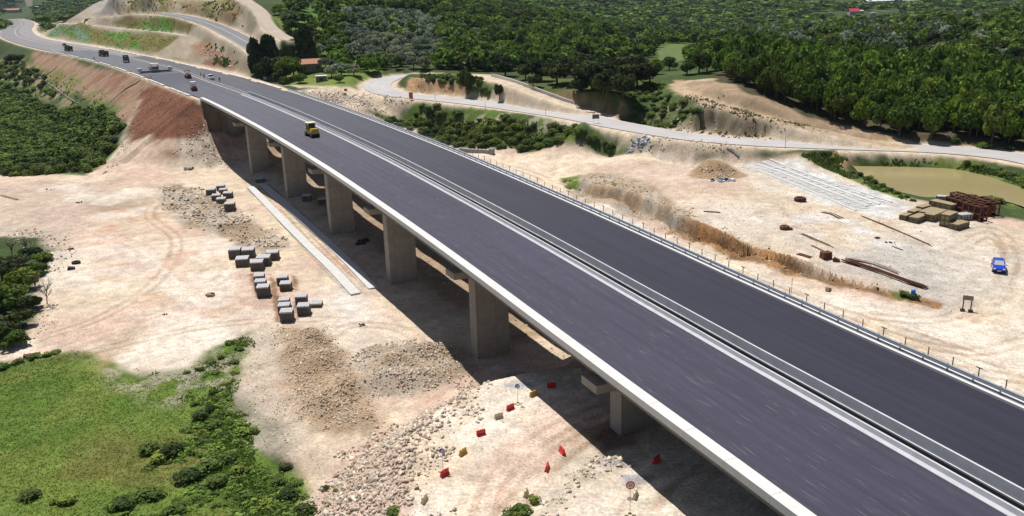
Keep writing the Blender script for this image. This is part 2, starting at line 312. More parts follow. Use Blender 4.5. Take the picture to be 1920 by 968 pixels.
# ------------------------------------------------------------------ materials
def mat(name, col=(.5, .5, .5), rough=.8, metal=0.0, var=0.0, vscale=1.0, bump=0.0, bscale=8.0, spec=None, attr=None, rand=0.0, streak=None, detail=None, coat=0):
    m = bpy.data.materials.new(name); m.use_nodes = True; N = m.node_tree.nodes; L = m.node_tree.links
    b = N["Principled BSDF"]; b.inputs['Roughness'].default_value = rough; b.inputs['Metallic'].default_value = metal
    if spec is not None: b.inputs['Specular IOR Level'].default_value = spec
    if coat: b.inputs['Coat Weight'].default_value = coat; b.inputs['Coat Roughness'].default_value = .08
    tc = N.new('ShaderNodeTexCoord'); src = None
    if attr:
        a = N.new('ShaderNodeAttribute'); a.attribute_name = attr; src = a.outputs['Color']
    else:
        c = N.new('ShaderNodeRGB'); c.outputs[0].default_value = (*col, 1); src = c.outputs[0]
    def mul(src, fac):
        v = N.new('ShaderNodeVectorMath'); v.operation = 'SCALE'; L.new(src, v.inputs[0]); L.new(fac, v.inputs['Scale']); return v.outputs[0]
    def nz(scale, lo, hi, coord='Object', det=6, vec=None, fr=(.3, .7)):
        n = N.new('ShaderNodeTexNoise'); n.inputs['Scale'].default_value = scale; n.inputs['Detail'].default_value = det; n.inputs['Roughness'].default_value = .62
        if vec is None: L.new(tc.outputs[coord], n.inputs['Vector'])
        else: L.new(vec, n.inputs['Vector'])
        r = N.new('ShaderNodeMapRange'); r.inputs[1].default_value = fr[0]; r.inputs[2].default_value = fr[1]; r.inputs[3].default_value = lo; r.inputs[4].default_value = hi
        L.new(n.outputs[0], r.inputs[0]); return r.outputs[0], n.outputs[0]
    if var: f, _ = nz(vscale, 1 - var, 1 + var); src = mul(src, f)
    if detail:
        f, _ = nz(detail[0], 1 - detail[1], 1 + detail[1], det=3); src = mul(src, f)
    if rand:
        oi = N.new('ShaderNodeObjectInfo'); r = N.new('ShaderNodeMapRange'); r.inputs[3].default_value = 1 - rand; r.inputs[4].default_value = 1 + rand
        L.new(oi.outputs['Random'], r.inputs[0]); src = mul(src, r.outputs[0])
    if streak:
        mp = N.new('ShaderNodeMapping'); mp.inputs['Scale'].default_value = streak[0]; L.new(tc.outputs['UV'], mp.inputs[0])
        f, _ = nz(1.0, 1 - streak[1], 1 + streak[1], vec=mp.outputs[0], det=7, fr=(.32, .68)); src = mul(src, f)
    L.new(src, b.inputs['Base Color'])
    if bump:
        _, h = nz(bscale, 0, 1, det=5)
        bp = N.new('ShaderNodeBump'); bp.inputs['Strength'].default_value = 1.0; bp.inputs['Distance'].default_value = bump; L.new(h, bp.inputs['Height']); L.new(bp.outputs[0], b.inputs['Normal'])
    return m
M = {}
M['ground'] = mat('ground_soil', attr='cov', rough=.95, var=.15, vscale=.5, bump=.09, bscale=2.8, detail=(3.4, .30), spec=.2)
M['conc'] = mat('concrete', (.33, .305, .27), .9, var=.14, vscale=.8, bump=.004, bscale=6)
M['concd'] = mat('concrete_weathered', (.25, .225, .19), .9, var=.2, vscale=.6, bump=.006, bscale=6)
M['gird'] = mat('girder_concrete_shade', (.17, .155, .135), .9, var=.2, vscale=.6)  # darkened so the deep shade under the deck sits in the girder colour
M['kerb'] = mat('kerb_concrete', (.62, .61, .60), .85, var=.06, vscale=.7)
M['barr'] = mat('barrier_concrete', (.54, .54, .57), .8, var=.10, vscale=.9)
M['galv'] = mat('galvanised_steel', (.5, .52, .56), .45, .7, var=.1, vscale=3)
M['dark'] = mat('dark_rubber', (.012, .012, .013), .8)
M['steel'] = mat('grey_steel', (.18, .19, .2), .5, .5)

def joints(m, sx, sz):
    N = m.node_tree.nodes; L = m.node_tree.links; b = N['Principled BSDF']; tc = N.new('ShaderNodeTexCoord'); sp = N.new('ShaderNodeSeparateXYZ'); L.new(tc.outputs['Object'], sp.inputs[0])
    ad = N.new('ShaderNodeMath'); ad.operation = 'SUBTRACT'; L.new(sp.outputs[0], ad.inputs[0]); L.new(sp.outputs[1], ad.inputs[1]); cb = N.new('ShaderNodeCombineXYZ'); L.new(ad.outputs[0], cb.inputs[0]); L.new(sp.outputs[2], cb.inputs[1])
    br = N.new('ShaderNodeTexBrick'); br.offset = 0; L.new(cb.outputs[0], br.inputs[0]); br.inputs['Scale'].default_value = 1; br.inputs['Brick Width'].default_value = sx; br.inputs['Row Height'].default_value = sz; br.inputs['Mortar Size'].default_value = .03; br.inputs['Mortar Smooth'].default_value = .6
    br.inputs[1].default_value = (1, 1, 1, 1); br.inputs[2].default_value = (.88, .88, .88, 1); br.inputs[3].default_value = (.62, .6, .58, 1)
    mu = N.new('ShaderNodeMix'); mu.data_type = 'RGBA'; mu.blend_type = 'MULTIPLY'; mu.inputs[0].default_value = .8; s_ = b.inputs['Base Color'].links[0].from_socket; L.new(s_, mu.inputs[6]); L.new(br.outputs[0], mu.inputs[7]); L.new(mu.outputs[2], b.inputs['Base Color'])
joints(M['conc'], 1.25, 2.5)

# ------------------------------------------------------------------ mesh building
class MB:
    def __init__(s): s.v = []; s.f = []; s.m = []; s.mi = 0; s.uv = None; s.c = None
    def add(s, V, Fc, mi=None):
        o = len(s.v); s.v.extend([tuple(map(float, p)) for p in V]); s.f.extend([tuple(i + o for i in f) for f in Fc]); s.m.extend([s.mi if mi is None else mi] * len(Fc))
    def box(s, c, d, rz=0, taper=(1, 1), ry=0, rx=0, shift=(0, 0)):
        x, y, z = d[0] / 2, d[1] / 2, d[2] / 2; V = []
        for sz in (-1, 1):
            tx, ty = (taper if sz > 0 else (1, 1)); sx, sy = (shift if sz > 0 else (0, 0))
            for a, b in ((-1, -1), (1, -1), (1, 1), (-1, 1)): V.append(Vector((a * x * tx + sx, b * y * ty + sy, sz * z)))
        R = Matrix.Rotation(rz, 3, 'Z') @ Matrix.Rotation(ry, 3, 'Y') @ Matrix.Rotation(rx, 3, 'X')
        s.add([R @ v + Vector(c) for v in V], [(0, 3, 2, 1), (4, 5, 6, 7), (0, 1, 5, 4), (1, 2, 6, 5), (2, 3, 7, 6), (3, 0, 4, 7)])
    def tube(s, a, b, r, n=8, r2=None, caps=True):
        a = Vector(a); b = Vector(b); d = (b - a); q = d.to_track_quat('Z', 'Y'); r2 = r if r2 is None else r2; V = []
        for p, rr in ((a, r), (b, r2)):
            for k in range(n): V.append(p + q @ Vector((rr * math.cos(2 * math.pi * k / n), rr * math.sin(2 * math.pi * k / n), 0)))
        Fc = [(k, (k + 1) % n, n + (k + 1) % n, n + k) for k in range(n)]
        if caps: Fc += [tuple(range(n - 1, -1, -1)), tuple(range(n, 2 * n))]
        s.add(V, Fc)
    def path(s, P, r, n=6):
        for a, b in zip(P[:-1], P[1:]): s.tube(a, b, r, n)
    def prism(s, prof, y0, y1, axis='y', inset=None):
        """profile in x,z extruded along y; inset: list of y-inset per point"""
        n = len(prof); V = []
        for sgn, y in ((1, y0), (-1, y1)):
            for k, (a, b) in enumerate(prof):
                yy = y + sgn * (inset[k] if inset else 0)
                V.append((a, yy, b))
        Fc = [(k, (k + 1) % n, n + (k + 1) % n, n + k) for k in range(n)] + [tuple(range(n - 1, -1, -1)), tuple(range(n, 2 * n))]
        s.add(V, Fc)
    def loft(s, secs, close=True, caps=True):
        n = len(secs[0]); V = [p for q in secs for p in q]; Fc = []
        for i in range(len(secs) - 1):
            for k in range(n if close else n - 1):
                k2 = (k + 1) % n; Fc.append((i * n + k, i * n + k2, (i + 1) * n + k2, (i + 1) * n + k))
        if caps and close: Fc += [tuple(range(n - 1, -1, -1)), tuple(range((len(secs) - 1) * n, len(secs) * n))]
        s.add(V, Fc)
    def build(s, name, mats, parent=None, smooth=False, bevel=0, loc=None):
        me = bpy.data.meshes.new(name); me.from_pydata(s.v, [], s.f); me.validate()
        mats = mats if isinstance(mats, (list, tuple)) else [mats]
        for q in mats: me.materials.append(q)
        if len(mats) > 1 and len(me.polygons) == len(s.m): me.polygons.foreach_set('material_index', s.m)
        o = bpy.data.objects.new(name, me); COL.objects.link(o)
        if parent: o.parent = parent
        if loc is not None: o.location = loc
        me.update()
        if bevel:
            import bmesh
            bm = bmesh.new(); bm.from_mesh(me); bmesh.ops.recalc_face_normals(bm, faces=bm.faces)
            bmesh.ops.bevel(bm, geom=[e for e in bm.edges], offset=bevel, segments=1, affect='EDGES', clamp_overlap=True); bm.to_mesh(me); bm.free()
        else:
            import bmesh
            bm = bmesh.new(); bm.from_mesh(me); bmesh.ops.recalc_face_normals(bm, faces=bm.faces); bm.to_mesh(me); bm.free()
        if smooth: me.polygons.foreach_set('use_smooth', [True] * len(me.polygons))
        return o
def npmesh(name, V, Q, material, parent=None, smooth=False, col=None, uv=None):
    """mesh from numpy vertices and an (n,3|4) face array"""
    me = bpy.data.meshes.new(name); k = Q.shape[1]
    me.vertices.add(len(V)); me.vertices.foreach_set('co', np.ascontiguousarray(V, np.float32).ravel())
    me.loops.add(Q.size); me.loops.foreach_set('vertex_index', np.ascontiguousarray(Q, np.int32).ravel())
    me.polygons.add(len(Q)); me.polygons.foreach_set('loop_start', np.arange(0, Q.size, k, dtype=np.int32)); me.polygons.foreach_set('loop_total', np.full(len(Q), k, np.int32))
    if smooth: me.polygons.foreach_set('use_smooth', np.ones(len(Q), bool))
    me.update(calc_edges=True)
    if col is not None:
        a = me.color_attributes.new('cov', 'FLOAT_COLOR', 'POINT'); a.data.foreach_set('color', np.c_[col, np.ones(len(col))].astype(np.float32).ravel())
    if uv is not None:
        u = me.uv_layers.new(name='UVMap'); u.data.foreach_set('uv', uv[Q.ravel()].astype(np.float32).ravel())
    me.materials.append(material)
    o = bpy.data.objects.new(name, me); COL.objects.link(o)
    if parent: o.parent = parent
    return o
def tag(o, label=None, cat=None, group=None, kind=None):
    if label: o['label'] = label
    if cat: o['category'] = cat
    if group: o['group'] = group
    if kind: o['kind'] = kind
    return o
def empty(name, loc, rz=0):
    o = bpy.data.objects.new(name, None); COL.objects.link(o); o.location = [float(q) for q in loc]; o.rotation_euler = (0, 0, rz); o.empty_display_size = .5; return o
def copy_tree(o, parent=None):
    c = o.copy(); COL.objects.link(c)
    if parent: c.parent = parent
    for ch in list(o.children): copy_tree(ch, c)
    return c

# ------------------------------------------------------------------ ground cover (colours of soils and plants, shade painted in at places)
X = GX.ravel(); Y = GY.ravel()
SAND = np.array([.565, .465, .350]); PINK = np.array([.52, .385, .305]); PALE = np.array([.64, .57, .48]); ROCK = np.array([.42, .365, .295]); GREY = np.array([.36, .345, .325])
BROWN = np.array([.27, .18, .105]); RED = np.array([.165, .07, .04]); ORANGE = np.array([.30, .165, .075]); TAN = np.array([.30, .225, .15])
GRASS = np.array([.090, .150, .024]); GRAS2 = np.array([.130, .175, .034]); DGREEN = np.array([.045, .068, .020]); LGREEN = np.array([.09, .19, .03]); YGREEN = np.array([.16, .17, .045])
ww = X * WV[0] + Y * WV[1]; vv = X * VV[0] + Y * VV[1]; hm = (ww > 330) & (vv > vR(ww) + 1) & (vv < vR(ww) + 160) & (X < -70)   # graded hillside: texture drawn out along the benches
XN = np.where(hm, ww * .16 + 500, X); YN = np.where(hm, vv, Y)
n_big = fbm(X, Y, 26, 4, 1); n_mid = fbm(XN, YN, 7, 4, 5); n_sm = fbm(XN, YN, 2.2, 3, 9); n_tn = fbm(XN, YN, .9, 2, 21)
rr = np.hypot(X, Y)
cov = np.zeros((len(X), 3)) + DGREEN
rough = np.zeros(len(X))           # relief amplitude in metres
def bb(poly_, pad):
    P = np.asarray(poly_)[:, :2]; return np.nonzero((X > P[:, 0].min() - pad) & (X < P[:, 0].max() + pad) & (Y > P[:, 1].min() - pad) & (Y < P[:, 1].max() + pad))[0]
def paint(P, col, soft=2.0, wob=2.0, amt=1.0, breakup=0, rel=None, col2=None, seed=0, ns=6):
    """ground cover of one colour inside a polygon on the ground"""
    i = bb(P, soft + wob + 2); 
    if len(i) == 0: return
    d = sdf(X[i], Y[i], P) + (fbm(XN[i], YN[i], max(wob, .5) * 2.5, 3, 40 + seed) - .5) * 2 * wob
    k = sst(soft, -soft, d) * amt
    if breakup: k = k * sst(breakup - .07, breakup + .07, fbm(XN[i], YN[i], ns, 4, 60 + seed))
    cc = col if col2 is None else (col + (col2 - col) * sst(.4, .6, fbm(XN[i], YN[i], ns, 3, 80 + seed))[:, None])
    cov[i] = cov[i] * (1 - k[:, None]) + cc * k[:, None]
    if rel is not None: rough[i] = rough[i] * (1 - k) + rel * k
# far hills stay wood-green; clearings
cov[:] = DGREEN + (GRAS2 * .7 - DGREEN) * sst(.56, .70, n_big)[:, None] * .6
# the construction valley
VAL = poly((-250, 335), (0, 322), (60, 330), (200, 300), (232, 262), (330, 190), (620, 168), (720, 196), (1000, 285), (1200, 285), (1340, 280), (1560, 300), (1660, 365), (1930, 420), (2300, 460), (2300, 900), (1500, 1200), (400, 1300), (560, 900), (430, 700), (200, 700), (-300, 720))
paint(VAL, SAND, 1.5, 3, rel=.10, col2=PINK, seed=1, ns=22)
paint(poly((-250, 340), (60, 330), (330, 330), (460, 400), (420, 640), (330, 700), (100, 690), (-300, 700)), PINK, 8, 8, .75, rel=.06, col2=SAND, seed=2, ns=14)
paint(poly((0, 345), (250, 352), (200, 430), (60, 440), (-100, 400)), np.array([.42, .34, .28]), 5, 4, .6, seed=3)
paint(poly((500, 600), (640, 520), (700, 580), (760, 640), (640, 700), (560, 640)), PALE * .96, 5, 4, .7, rel=.05, seed=4)
paint(poly((330, 600), (520, 600), (460, 650), (300, 690)), PALE * .93, 6, 5, .6, seed=5)
paint(poly((150, 375), (290, 365), (270, 400), (190, 400)), TAN, 3, 2, .6, seed=6)
paint(poly((0, 425), (60, 430), (130, 440), (140, 480), (90, 520), (60, 500), (0, 470)), ROCK * .9, 3, 3, .8, rel=.22, seed=7)
paint(poly((0, 350), (330, 330), (520, 470), (700, 600), (520, 690), (0, 690)), np.array([.66, .60, .52]), 4, 4, .55, breakup=.58, seed=170, ns=13)
paint(poly((150, 400), (330, 380), (430, 470), (430, 600), (250, 690), (150, 600)), np.array([.46, .27, .17]), 4, 4, .5, breakup=.60, seed=171, ns=8)
paint(poly((620, 560), (640, 548), (690, 560), (700, 600), (650, 605)), np.array([.66, .64, .62]), 2, 2, .5, seed=172)
# rock rubble left of the viaduct
paint(poly((300, 350), (340, 345), (410, 372), (470, 410), (540, 450), (500, 480), (430, 450), (340, 420), (300, 385)), ROCK * .92, 1.5, 2, .95, rel=.28, col2=TAN, seed=8, ns=5)
paint(poly((290, 285), (400, 290), (440, 300), (400, 308), (330, 308)), TAN, 2, 2, .9, rel=.3, col2=BROWN, seed=9)
paint(poly((330, 268), (400, 260), (440, 290), (480, 320), (400, 312), (340, 300)), ROCK, 2, 2, .8, rel=.3, col2=PALE, seed=10, ns=3)
# brown gravel heaps
paint(poly((520, 612), (600, 612), (640, 650), (700, 740), (720, 800), (650, 815), (560, 790), (520, 700)), np.array([.34, .235, .15]), 1.5, 2, .9, rel=.32, col2=TAN * 1.15, seed=11, ns=3)
paint(poly((650, 690), (690, 655), (780, 640), (860, 645), (900, 690), (860, 710), (760, 745), (700, 740)), ROCK * .86, 1.2, 1.5, .9, rel=.25, col2=TAN * 1.1, seed=12, ns=3)
paint(poly((470, 640), (520, 620), (560, 780), (560, 860), (470, 840), (430, 740)), ROCK * .95, 2, 2, .7, rel=.1, seed=13)
# rubble bank of the haul road
HR = poly((985, 702), (930, 712), (880, 735), (830, 768), (778, 808), (758, 850), (756, 900), (762, 980), (1000, 990), (1050, 930), (1100, 872), (1180, 855), (1330, 960), (1500, 1200), (1900, 1100), (1500, 900), (1200, 720), (1050, 690))
BANK = poly((985, 700), (880, 718), (780, 770), (690, 820), (640, 850), (590, 920), (560, 1000), (760, 1010), (1000, 990), (770, 950))
paint(BANK, np.array([.50, .385, .31]), 1.2, 1.6, 1, rel=.26, col2=PINK * 1.02, seed=14, ns=4)
paint(HR, PALE * .92, 1, 1.2, 1, rel=.06, col2=SAND, seed=15, ns=9)
paint(poly((860, 860), (1000, 780), (1160, 720), (1240, 800), (1100, 870), (960, 960), (860, 980)), PINK * 1.02, 3, 3, .75, rel=.05, col2=SAND, seed=16, ns=6)
paint(poly((1000, 880), (1080, 810), (1150, 800), (1100, 850), (1030, 900)), TAN, 1.5, 2, .5, seed=17)
paint(poly((1060, 850), (1110, 845), (1200, 850), (1180, 880), (1100, 920), (1030, 960), (1010, 930)), ROCK * 1.1, .8, 1, .9, rel=.22, seed=18)
paint(poly((1150, 860), (1200, 865), (1330, 960), (1250, 1010), (1080, 1010), (1060, 950)), PALE * .9, 1.5, 1.5, .8, rel=.05, seed=19)
for p in ((965, 703), (975, 722), (1160, 868), (1195, 895)): q = at(*p); paint([q + np.array([1.6 * math.cos(a), 1.0 * math.sin(a), 0]) for a in np.arange(0, 6.2, .7)], np.array([.27, .28, .31]), .6, .9, .8, seed=20)
paint(poly((1100, 800), (1180, 780), (1190, 830), (1130, 850)), np.array([.15, .08, .05]), 1, 1, .8, rel=.1, seed=21)
# under the decks
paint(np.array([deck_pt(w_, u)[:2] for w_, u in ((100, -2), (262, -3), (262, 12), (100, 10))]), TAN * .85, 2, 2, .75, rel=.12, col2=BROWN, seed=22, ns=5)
# embankment by the far abutment
EMB = poly((60, 96), (130, 108), (265, 146), (366, 190), (400, 240), (380, 262), (245, 262), (215, 215), (170, 195), (90, 165), (60, 130))
paint(EMB, np.array([.30, .20, .13]), 2, 3, 1, rel=.12, col2=np.array([.27, .17, .12]), seed=23, ns=12)
paint(EMB, RED * 1.3, 1.5, 2, .7, breakup=.62, seed=24, ns=9)
paint(poly((60, 120), (150, 140), (200, 175), (240, 215), (215, 225), (150, 190), (80, 160)), GRAS2, 2, 3, .8, breakup=.5, seed=25, ns=4)
paint(poly((262, 170), (300, 160), (345, 175), (372, 205), (392, 250), (375, 262), (300, 268), (250, 262), (240, 235), (265, 205)), RED * .85, 1.2, 2, 1, rel=.3, col2=RED * 1.15, seed=26, ns=4)
paint(poly((230, 262), (240, 235), (262, 190), (240, 225), (200, 320), (190, 330), (215, 290)), ROCK, 1.5, 2, .8, rel=.25, seed=27)
# left valley scrub
paint(poly((-200, 110), (60, 120), (110, 160), (210, 200), (235, 240), (200, 300), (160, 330), (0, 322), (-250, 335)), DGREEN * 1.1, 2, 3, 1, rel=.3, col2=GRASS * .8, seed=28, ns=8)
paint(poly((0, 110), (60, 120), (110, 160), (150, 190), (150, 210), (60, 170), (0, 150)), TAN, 2, 3, .8, breakup=.5, seed=29, ns=5)
paint(poly((0, 445), (60, 445), (98, 470), (70, 520), (60, 580), (70, 600), (30, 640), (-60, 660), (-100, 450)), DGREEN, 1.5, 1.5, 1, rel=.2, seed=30)
# grass field
FIELD = poly((-200, 720), (0, 680), (80, 668), (140, 655), (230, 690), (270, 705), (350, 690), (400, 650), (465, 625), (475, 650), (440, 700), (440, 760), (480, 800), (430, 840), (500, 860), (560, 900), (590, 1000), (300, 1300), (-400, 1200))
paint(FIELD, GRASS, 1.2, 2.5, 1, rel=.10, col2=GRAS2, seed=31, ns=9)
paint(FIELD, np.array([.13, .10, .035]), 4, 3, .55, breakup=.55, seed=32, ns=14)
paint(poly((140, 655), (270, 700), (350, 690), (460, 630), (440, 770), (330, 760), (230, 730)), ROCK * .8, 2, 2, .7, breakup=.5, seed=33, ns=2.5)
paint(poly((180, 640), (270, 600), (240, 660), (190, 690)), BROWN * 1.2, 2, 2, .6, seed=34)
paint(poly((560, 840), (600, 830), (640, 860), (600, 900), (570, 880)), SAND * .85, 1, 1, .8, seed=35)
# right haul road, yard, bank
paint(poly((860, 286), (1000, 288), (1180, 288), (1320, 282), (1300, 300), (1130, 312), (1050, 340), (1060, 360), (1180, 408), (1400, 500), (1600, 560), (1770, 585), (2000, 560), (2100, 700), (1900, 820), (1500, 640), (1150, 420)), PALE * .95, 1.5, 1.5, .9, rel=.05, col2=SAND * 1.08, seed=36, ns=14)
YARD = poly((1110, 330), (1300, 305), (1380, 300), (1500, 295), (1560, 305), (1620, 345), (1700, 385), (1930, 430), (2200, 480), (2100, 560), (1870, 560), (1780, 590), (1700, 550), (1600, 520), (1420, 462), (1280, 400), (1200, 360))
paint(YARD, PALE * .88, 1.5, 2, .9, rel=.05, col2=SAND * .95, seed=37, ns=12)
paint(poly((1130, 325), (1280, 305), (1340, 330), (1420, 330), (1380, 370), (1260, 380), (1190, 350)), PINK * .95, 4, 3, .7, rel=.05, seed=38)
paint(poly((1560, 470), (1700, 440), (1820, 500), (1800, 560), (1750, 570), (1600, 510)), GREY, 5, 4, .6, rel=.04, seed=39)
paint(poly((1250, 385), (1450, 380), (1560, 470), (1520, 485), (1400, 450)), PALE * .85, 4, 3, .7, rel=.1, seed=40)
paint(poly((1470, 400), (1560, 400), (1700, 460), (1620, 480), (1520, 450)), np.array([.60, .60, .60]), 3, 3, .6, breakup=.45, seed=41, ns=5)
paint(poly((1400, 310), (1500, 300), (1720, 385), (1660, 410), (1540, 380)), np.array([.50, .50, .48]), 1.5, 1.5, .85, rel=.03, col2=np.array([.62, .62, .62]), seed=42, ns=4)
paint(poly((1250, 436), (1290, 452), (1400, 492), (1500, 520), (1600, 545), (1760, 578), (1774, 570), (1700, 553), (1600, 525), (1500, 490), (1400, 457), (1285, 404), (1262, 410)), ORANGE, .5, .7, 1, rel=.34, col2=np.array([.20, .12, .06]), seed=43, ns=2.2)
paint(poly((1050, 344), (1080, 328), (1150, 322), (1220, 345), (1300, 400), (1290, 450), (1180, 407), (1090, 377)), TAN * 1.15, 1.2, 1.5, .95, rel=.6, col2=ROCK * .9, seed=44, ns=3.5)
paint(poly((1052, 335), (1085, 328), (1090, 345), (1060, 350)), GRAS2, .8, 1, 1, seed=45)
paint(poly((1660, 545), (1700, 548), (1735, 562), (1700, 562)), GRASS, .8, 1, .9, seed=46)
q = at(1345, 322); paint([q + np.array([6 * math.cos(a), 5 * math.sin(a), 0]) for a in np.arange(0, 6.2, .5)], BROWN * 1.15, 1, 1.5, .95, rel=.35, seed=47)
paint(poly((1345, 150), (1400, 176), (1500, 211), (1600, 240), (1700, 262), (1800, 270), (1950, 288), (2080, 300), (2080, 175), (1920, 160), (1700, 142), (1500, 124), (1345, 112)), np.array([.06, .055, .028]), 1.5, 2, 1, rel=.15, col2=np.array([.09, .07, .04]), seed=148, ns=5)  # brown floor of the wood, darkened with tree shade painted into it
paint(poly((1345, 112), (1500, 124), (1700, 142), (1920, 160), (2100, 176), (2100, 55), (1900, 40), (1560, 60), (1400, 72)), np.array([.10, .12, .035]), 3, 4, .9, col2=np.array([.19, .18, .07]), seed=149, ns=16)
paint(poly((1040, 92), (1100, 70), (1200, 62), (1330, 72), (1330, 84), (1200, 92), (1100, 100)), np.array([.13, .17, .045]), 3, 4, .9, col2=GRAS2, seed=150, ns=16)
# pond banks
paint(poly((1500, 292), (1560, 286), (1700, 292), (1800, 298), (1880, 315), (1960, 345), (1960, 430), (1895, 395), (1870, 345), (1780, 312), (1600, 303), (1585, 318), (1640, 345), (1700, 372), (1720, 382), (1640, 358), (1580, 328)), DGREEN * 1.3, .8, 1.2, 1, rel=.2, col2=GRAS2, seed=48, ns=5)
paint(poly((1790, 372), (1850, 368), (1900, 372), (1890, 388), (1810, 386)), DGREEN * 1.2, .8, 1, 1, seed=49)
paint(poly((1555, 296), (1590, 292), (1615, 318), (1580, 322)), BROWN * 1.3, 1, 1, .8, rel=.2, seed=50)
# slope above the yard: rock, scrub
paint(poly((560, 170), (720, 172), (780, 192), (700, 212), (640, 205), (600, 188)), ROCK * .95, 1.5, 2, 1, rel=.25, col2=SAND, seed=51, ns=4)
paint(poly((470, 118), (560, 165), (640, 170), (720, 182), (716, 172), (600, 160), (540, 140), (500, 120)), SAND * 1.05, 1.5, 2, .9, rel=.05, seed=52)
paint(poly((690, 208), (780, 192), (900, 205), (1050, 228), (1150, 250), (1180, 276), (1000, 284), (870, 278), (780, 240)), DGREEN * 1.5, 1.5, 2, 1, rel=.2, col2=GRASS, seed=53, ns=5)
paint(poly((760, 190), (1000, 215), (1170, 245), (1150, 262), (1000, 235), (800, 212)), ROCK * .9, 1.2, 1.5, .8, breakup=.5, seed=54, ns=5)
paint(poly((1170, 250), (1340, 262), (1420, 285), (1330, 286), (1200, 284), (1160, 275)), SAND * .85, 1.5, 2, .9, rel=.2, col2=ROCK * .9, seed=55, ns=4)
paint(poly((1185, 258), (1225, 258), (1215, 282), (1180, 280)), GREY * .9, .6, .8, .9, rel=.5, seed=56)
# cut slope below the track, track verges
paint(poly((1180, 222), (1320, 178), (1400, 206), (1500, 234), (1600, 258), (1640, 268), (1500, 266), (1350, 260), (1250, 245)), np.array([.22, .175, .12]), 1, 1.5, 1, rel=.75, col2=np.array([.30, .25, .18]), seed=57, ns=3)
paint(poly((1150, 215), (1180, 165), (1240, 158), (1310, 185), (1310, 235), (1240, 245)), DGREEN * 1.6, 1.5, 2, .9, breakup=.35, seed=58, ns=6)
paint(poly((1262, 150), (1330, 148), (1400, 175), (1500, 212), (1600, 240), (1700, 262), (1760, 280), (1640, 276), (1480, 236), (1380, 210), (1290, 182)), np.array([.33, .235, .15]), 1, 1.5, 1, rel=.08, col2=TAN * 1.1, seed=59, ns=6)
paint(poly((1330, 190), (1420, 214), (1500, 232), (1540, 242), (1500, 238), (1400, 212)), GRAS2, .6, .8, .7, seed=60)
paint(poly((1700, 268), (1800, 275), (1930, 300), (2100, 330), (2100, 310), (1930, 285), (1800, 262)), TAN * .9, 1.5, 2, .8, breakup=.4, seed=61, ns=5)
# bank with ochre face
paint(poly((760, 168), (770, 145), (830, 150), (880, 160), (920, 175), (1000, 190), (1060, 205), (1110, 218), (1000, 202), (900, 188), (800, 178)), np.array([.36, .225, .115]), .8, 1.2, 1, rel=.35, col2=TAN * 1.25, seed=62, ns=5)
paint(poly((780, 138), (880, 140), (930, 155), (990, 178), (960, 182), (880, 168), (800, 148)), DGREEN * 1.8, 1, 1.2, .95, seed=63)
paint(poly((880, 138), (940, 142), (1000, 172), (1100, 205), (1145, 215), (1140, 222), (1060, 205), (960, 170), (900, 150)), SAND * .95, .8, 1, .9, rel=.05, seed=64)
paint(poly((1000, 168), (1100, 178), (1180, 205), (1150, 222), (1060, 195)), BROWN, 1, 1.2, .9, rel=.3, seed=65)
paint(poly((690, 150), (712, 138), (712, 158), (690, 168), (640, 166)), TAN * 1.1, 1.2, 1.5, .9, rel=.15, seed=66)
paint(poly((500, 148), (560, 138), (700, 142), (700, 165), (640, 166), (560, 160)), GRAS2 * 1.1, 1.5, 2, .9, seed=67)
# hillside of the cutting
HILL = poly((65, 62), (110, 38), (160, 8), (180, -30), (430, -30), (470, 30), (500, 70), (480, 130), (440, 140), (330, 112), (200, 88), (100, 78))
paint(HILL, np.array([.30, .24, .17]), 2, 4, 1, rel=.10, col2=np.array([.34, .29, .22]), seed=68, ns=9)
paint(poly((88, 68), (112, 45), (180, 50), (340, 66), (320, 85), (295, 98), (170, 84)), LGREEN, 2, 3, 1, rel=.15, col2=np.array([.16, .135, .04]), seed=69, ns=12)
paint(poly((88, 68), (112, 46), (150, 48), (170, 66), (165, 84)), np.array([.17, .21, .17]), 2, 3, .7, breakup=.45, seed=70, ns=8)
paint(poly((205, 48), (240, 30), (290, 28), (345, 38), (372, 48), (355, 62), (280, 58)), LGREEN, 2, 3, 1, rel=.15, col2=np.array([.15, .12, .04]), seed=71, ns=10)
paint(poly((180, 30), (205, 10), (260, -5), (430, -10), (455, 25), (470, 60), (430, 50), (350, 25), (250, 24)), YGREEN * .9, 3, 4, .85, breakup=.40, rel=.08, seed=72, ns=5, col2=np.array([.17, .12, .05]))
paint(poly((120, 38), (170, 0), (240, -20), (240, 0), (180, 34)), np.array([.33, .30, .27]), 3, 3, .8, rel=.08, seed=73)
paint(poly((355, 85), (380, 78), (420, 90), (415, 108), (370, 104)), np.array([.26, .14, .08]), 2, 2, .9, rel=.35, col2=TAN, seed=74, ns=4)
paint(poly((375, 120), (410, 106), (445, 125), (440, 135), (400, 128)), RED * 1.2, 1.5, 2, .9, rel=.2, seed=75)
paint(poly((480, 128), (520, 110), (560, 95), (620, 90), (700, 110), (720, 140), (620, 145), (520, 140)), GRASS, 3, 4, .8, seed=76)
paint(poly((500, 20), (560, 10), (640, 25), (650, 60), (590, 80), (560, 60), (520, 60)), LGREEN * .9, 3, 4, .9, col2=GRAS2, seed=77, ns=12)
paint(poly((1225, 95), (1260, 84), (1330, 85), (1345, 92), (1300, 104), (1250, 124), (1230, 120)), np.array([.11, .15, .05]), 1.5, 2, 1, seed=78)
paint(poly((1180, 78), (1240, 62), (1300, 70), (1260, 84), (1200, 92)), GRASS * 1.1, 2, 3, .8, seed=79)
paint(poly((1615, 70), (1680, 75), (1672, 86), (1622, 80)), YGREEN, 2, 2, .8, seed=80)
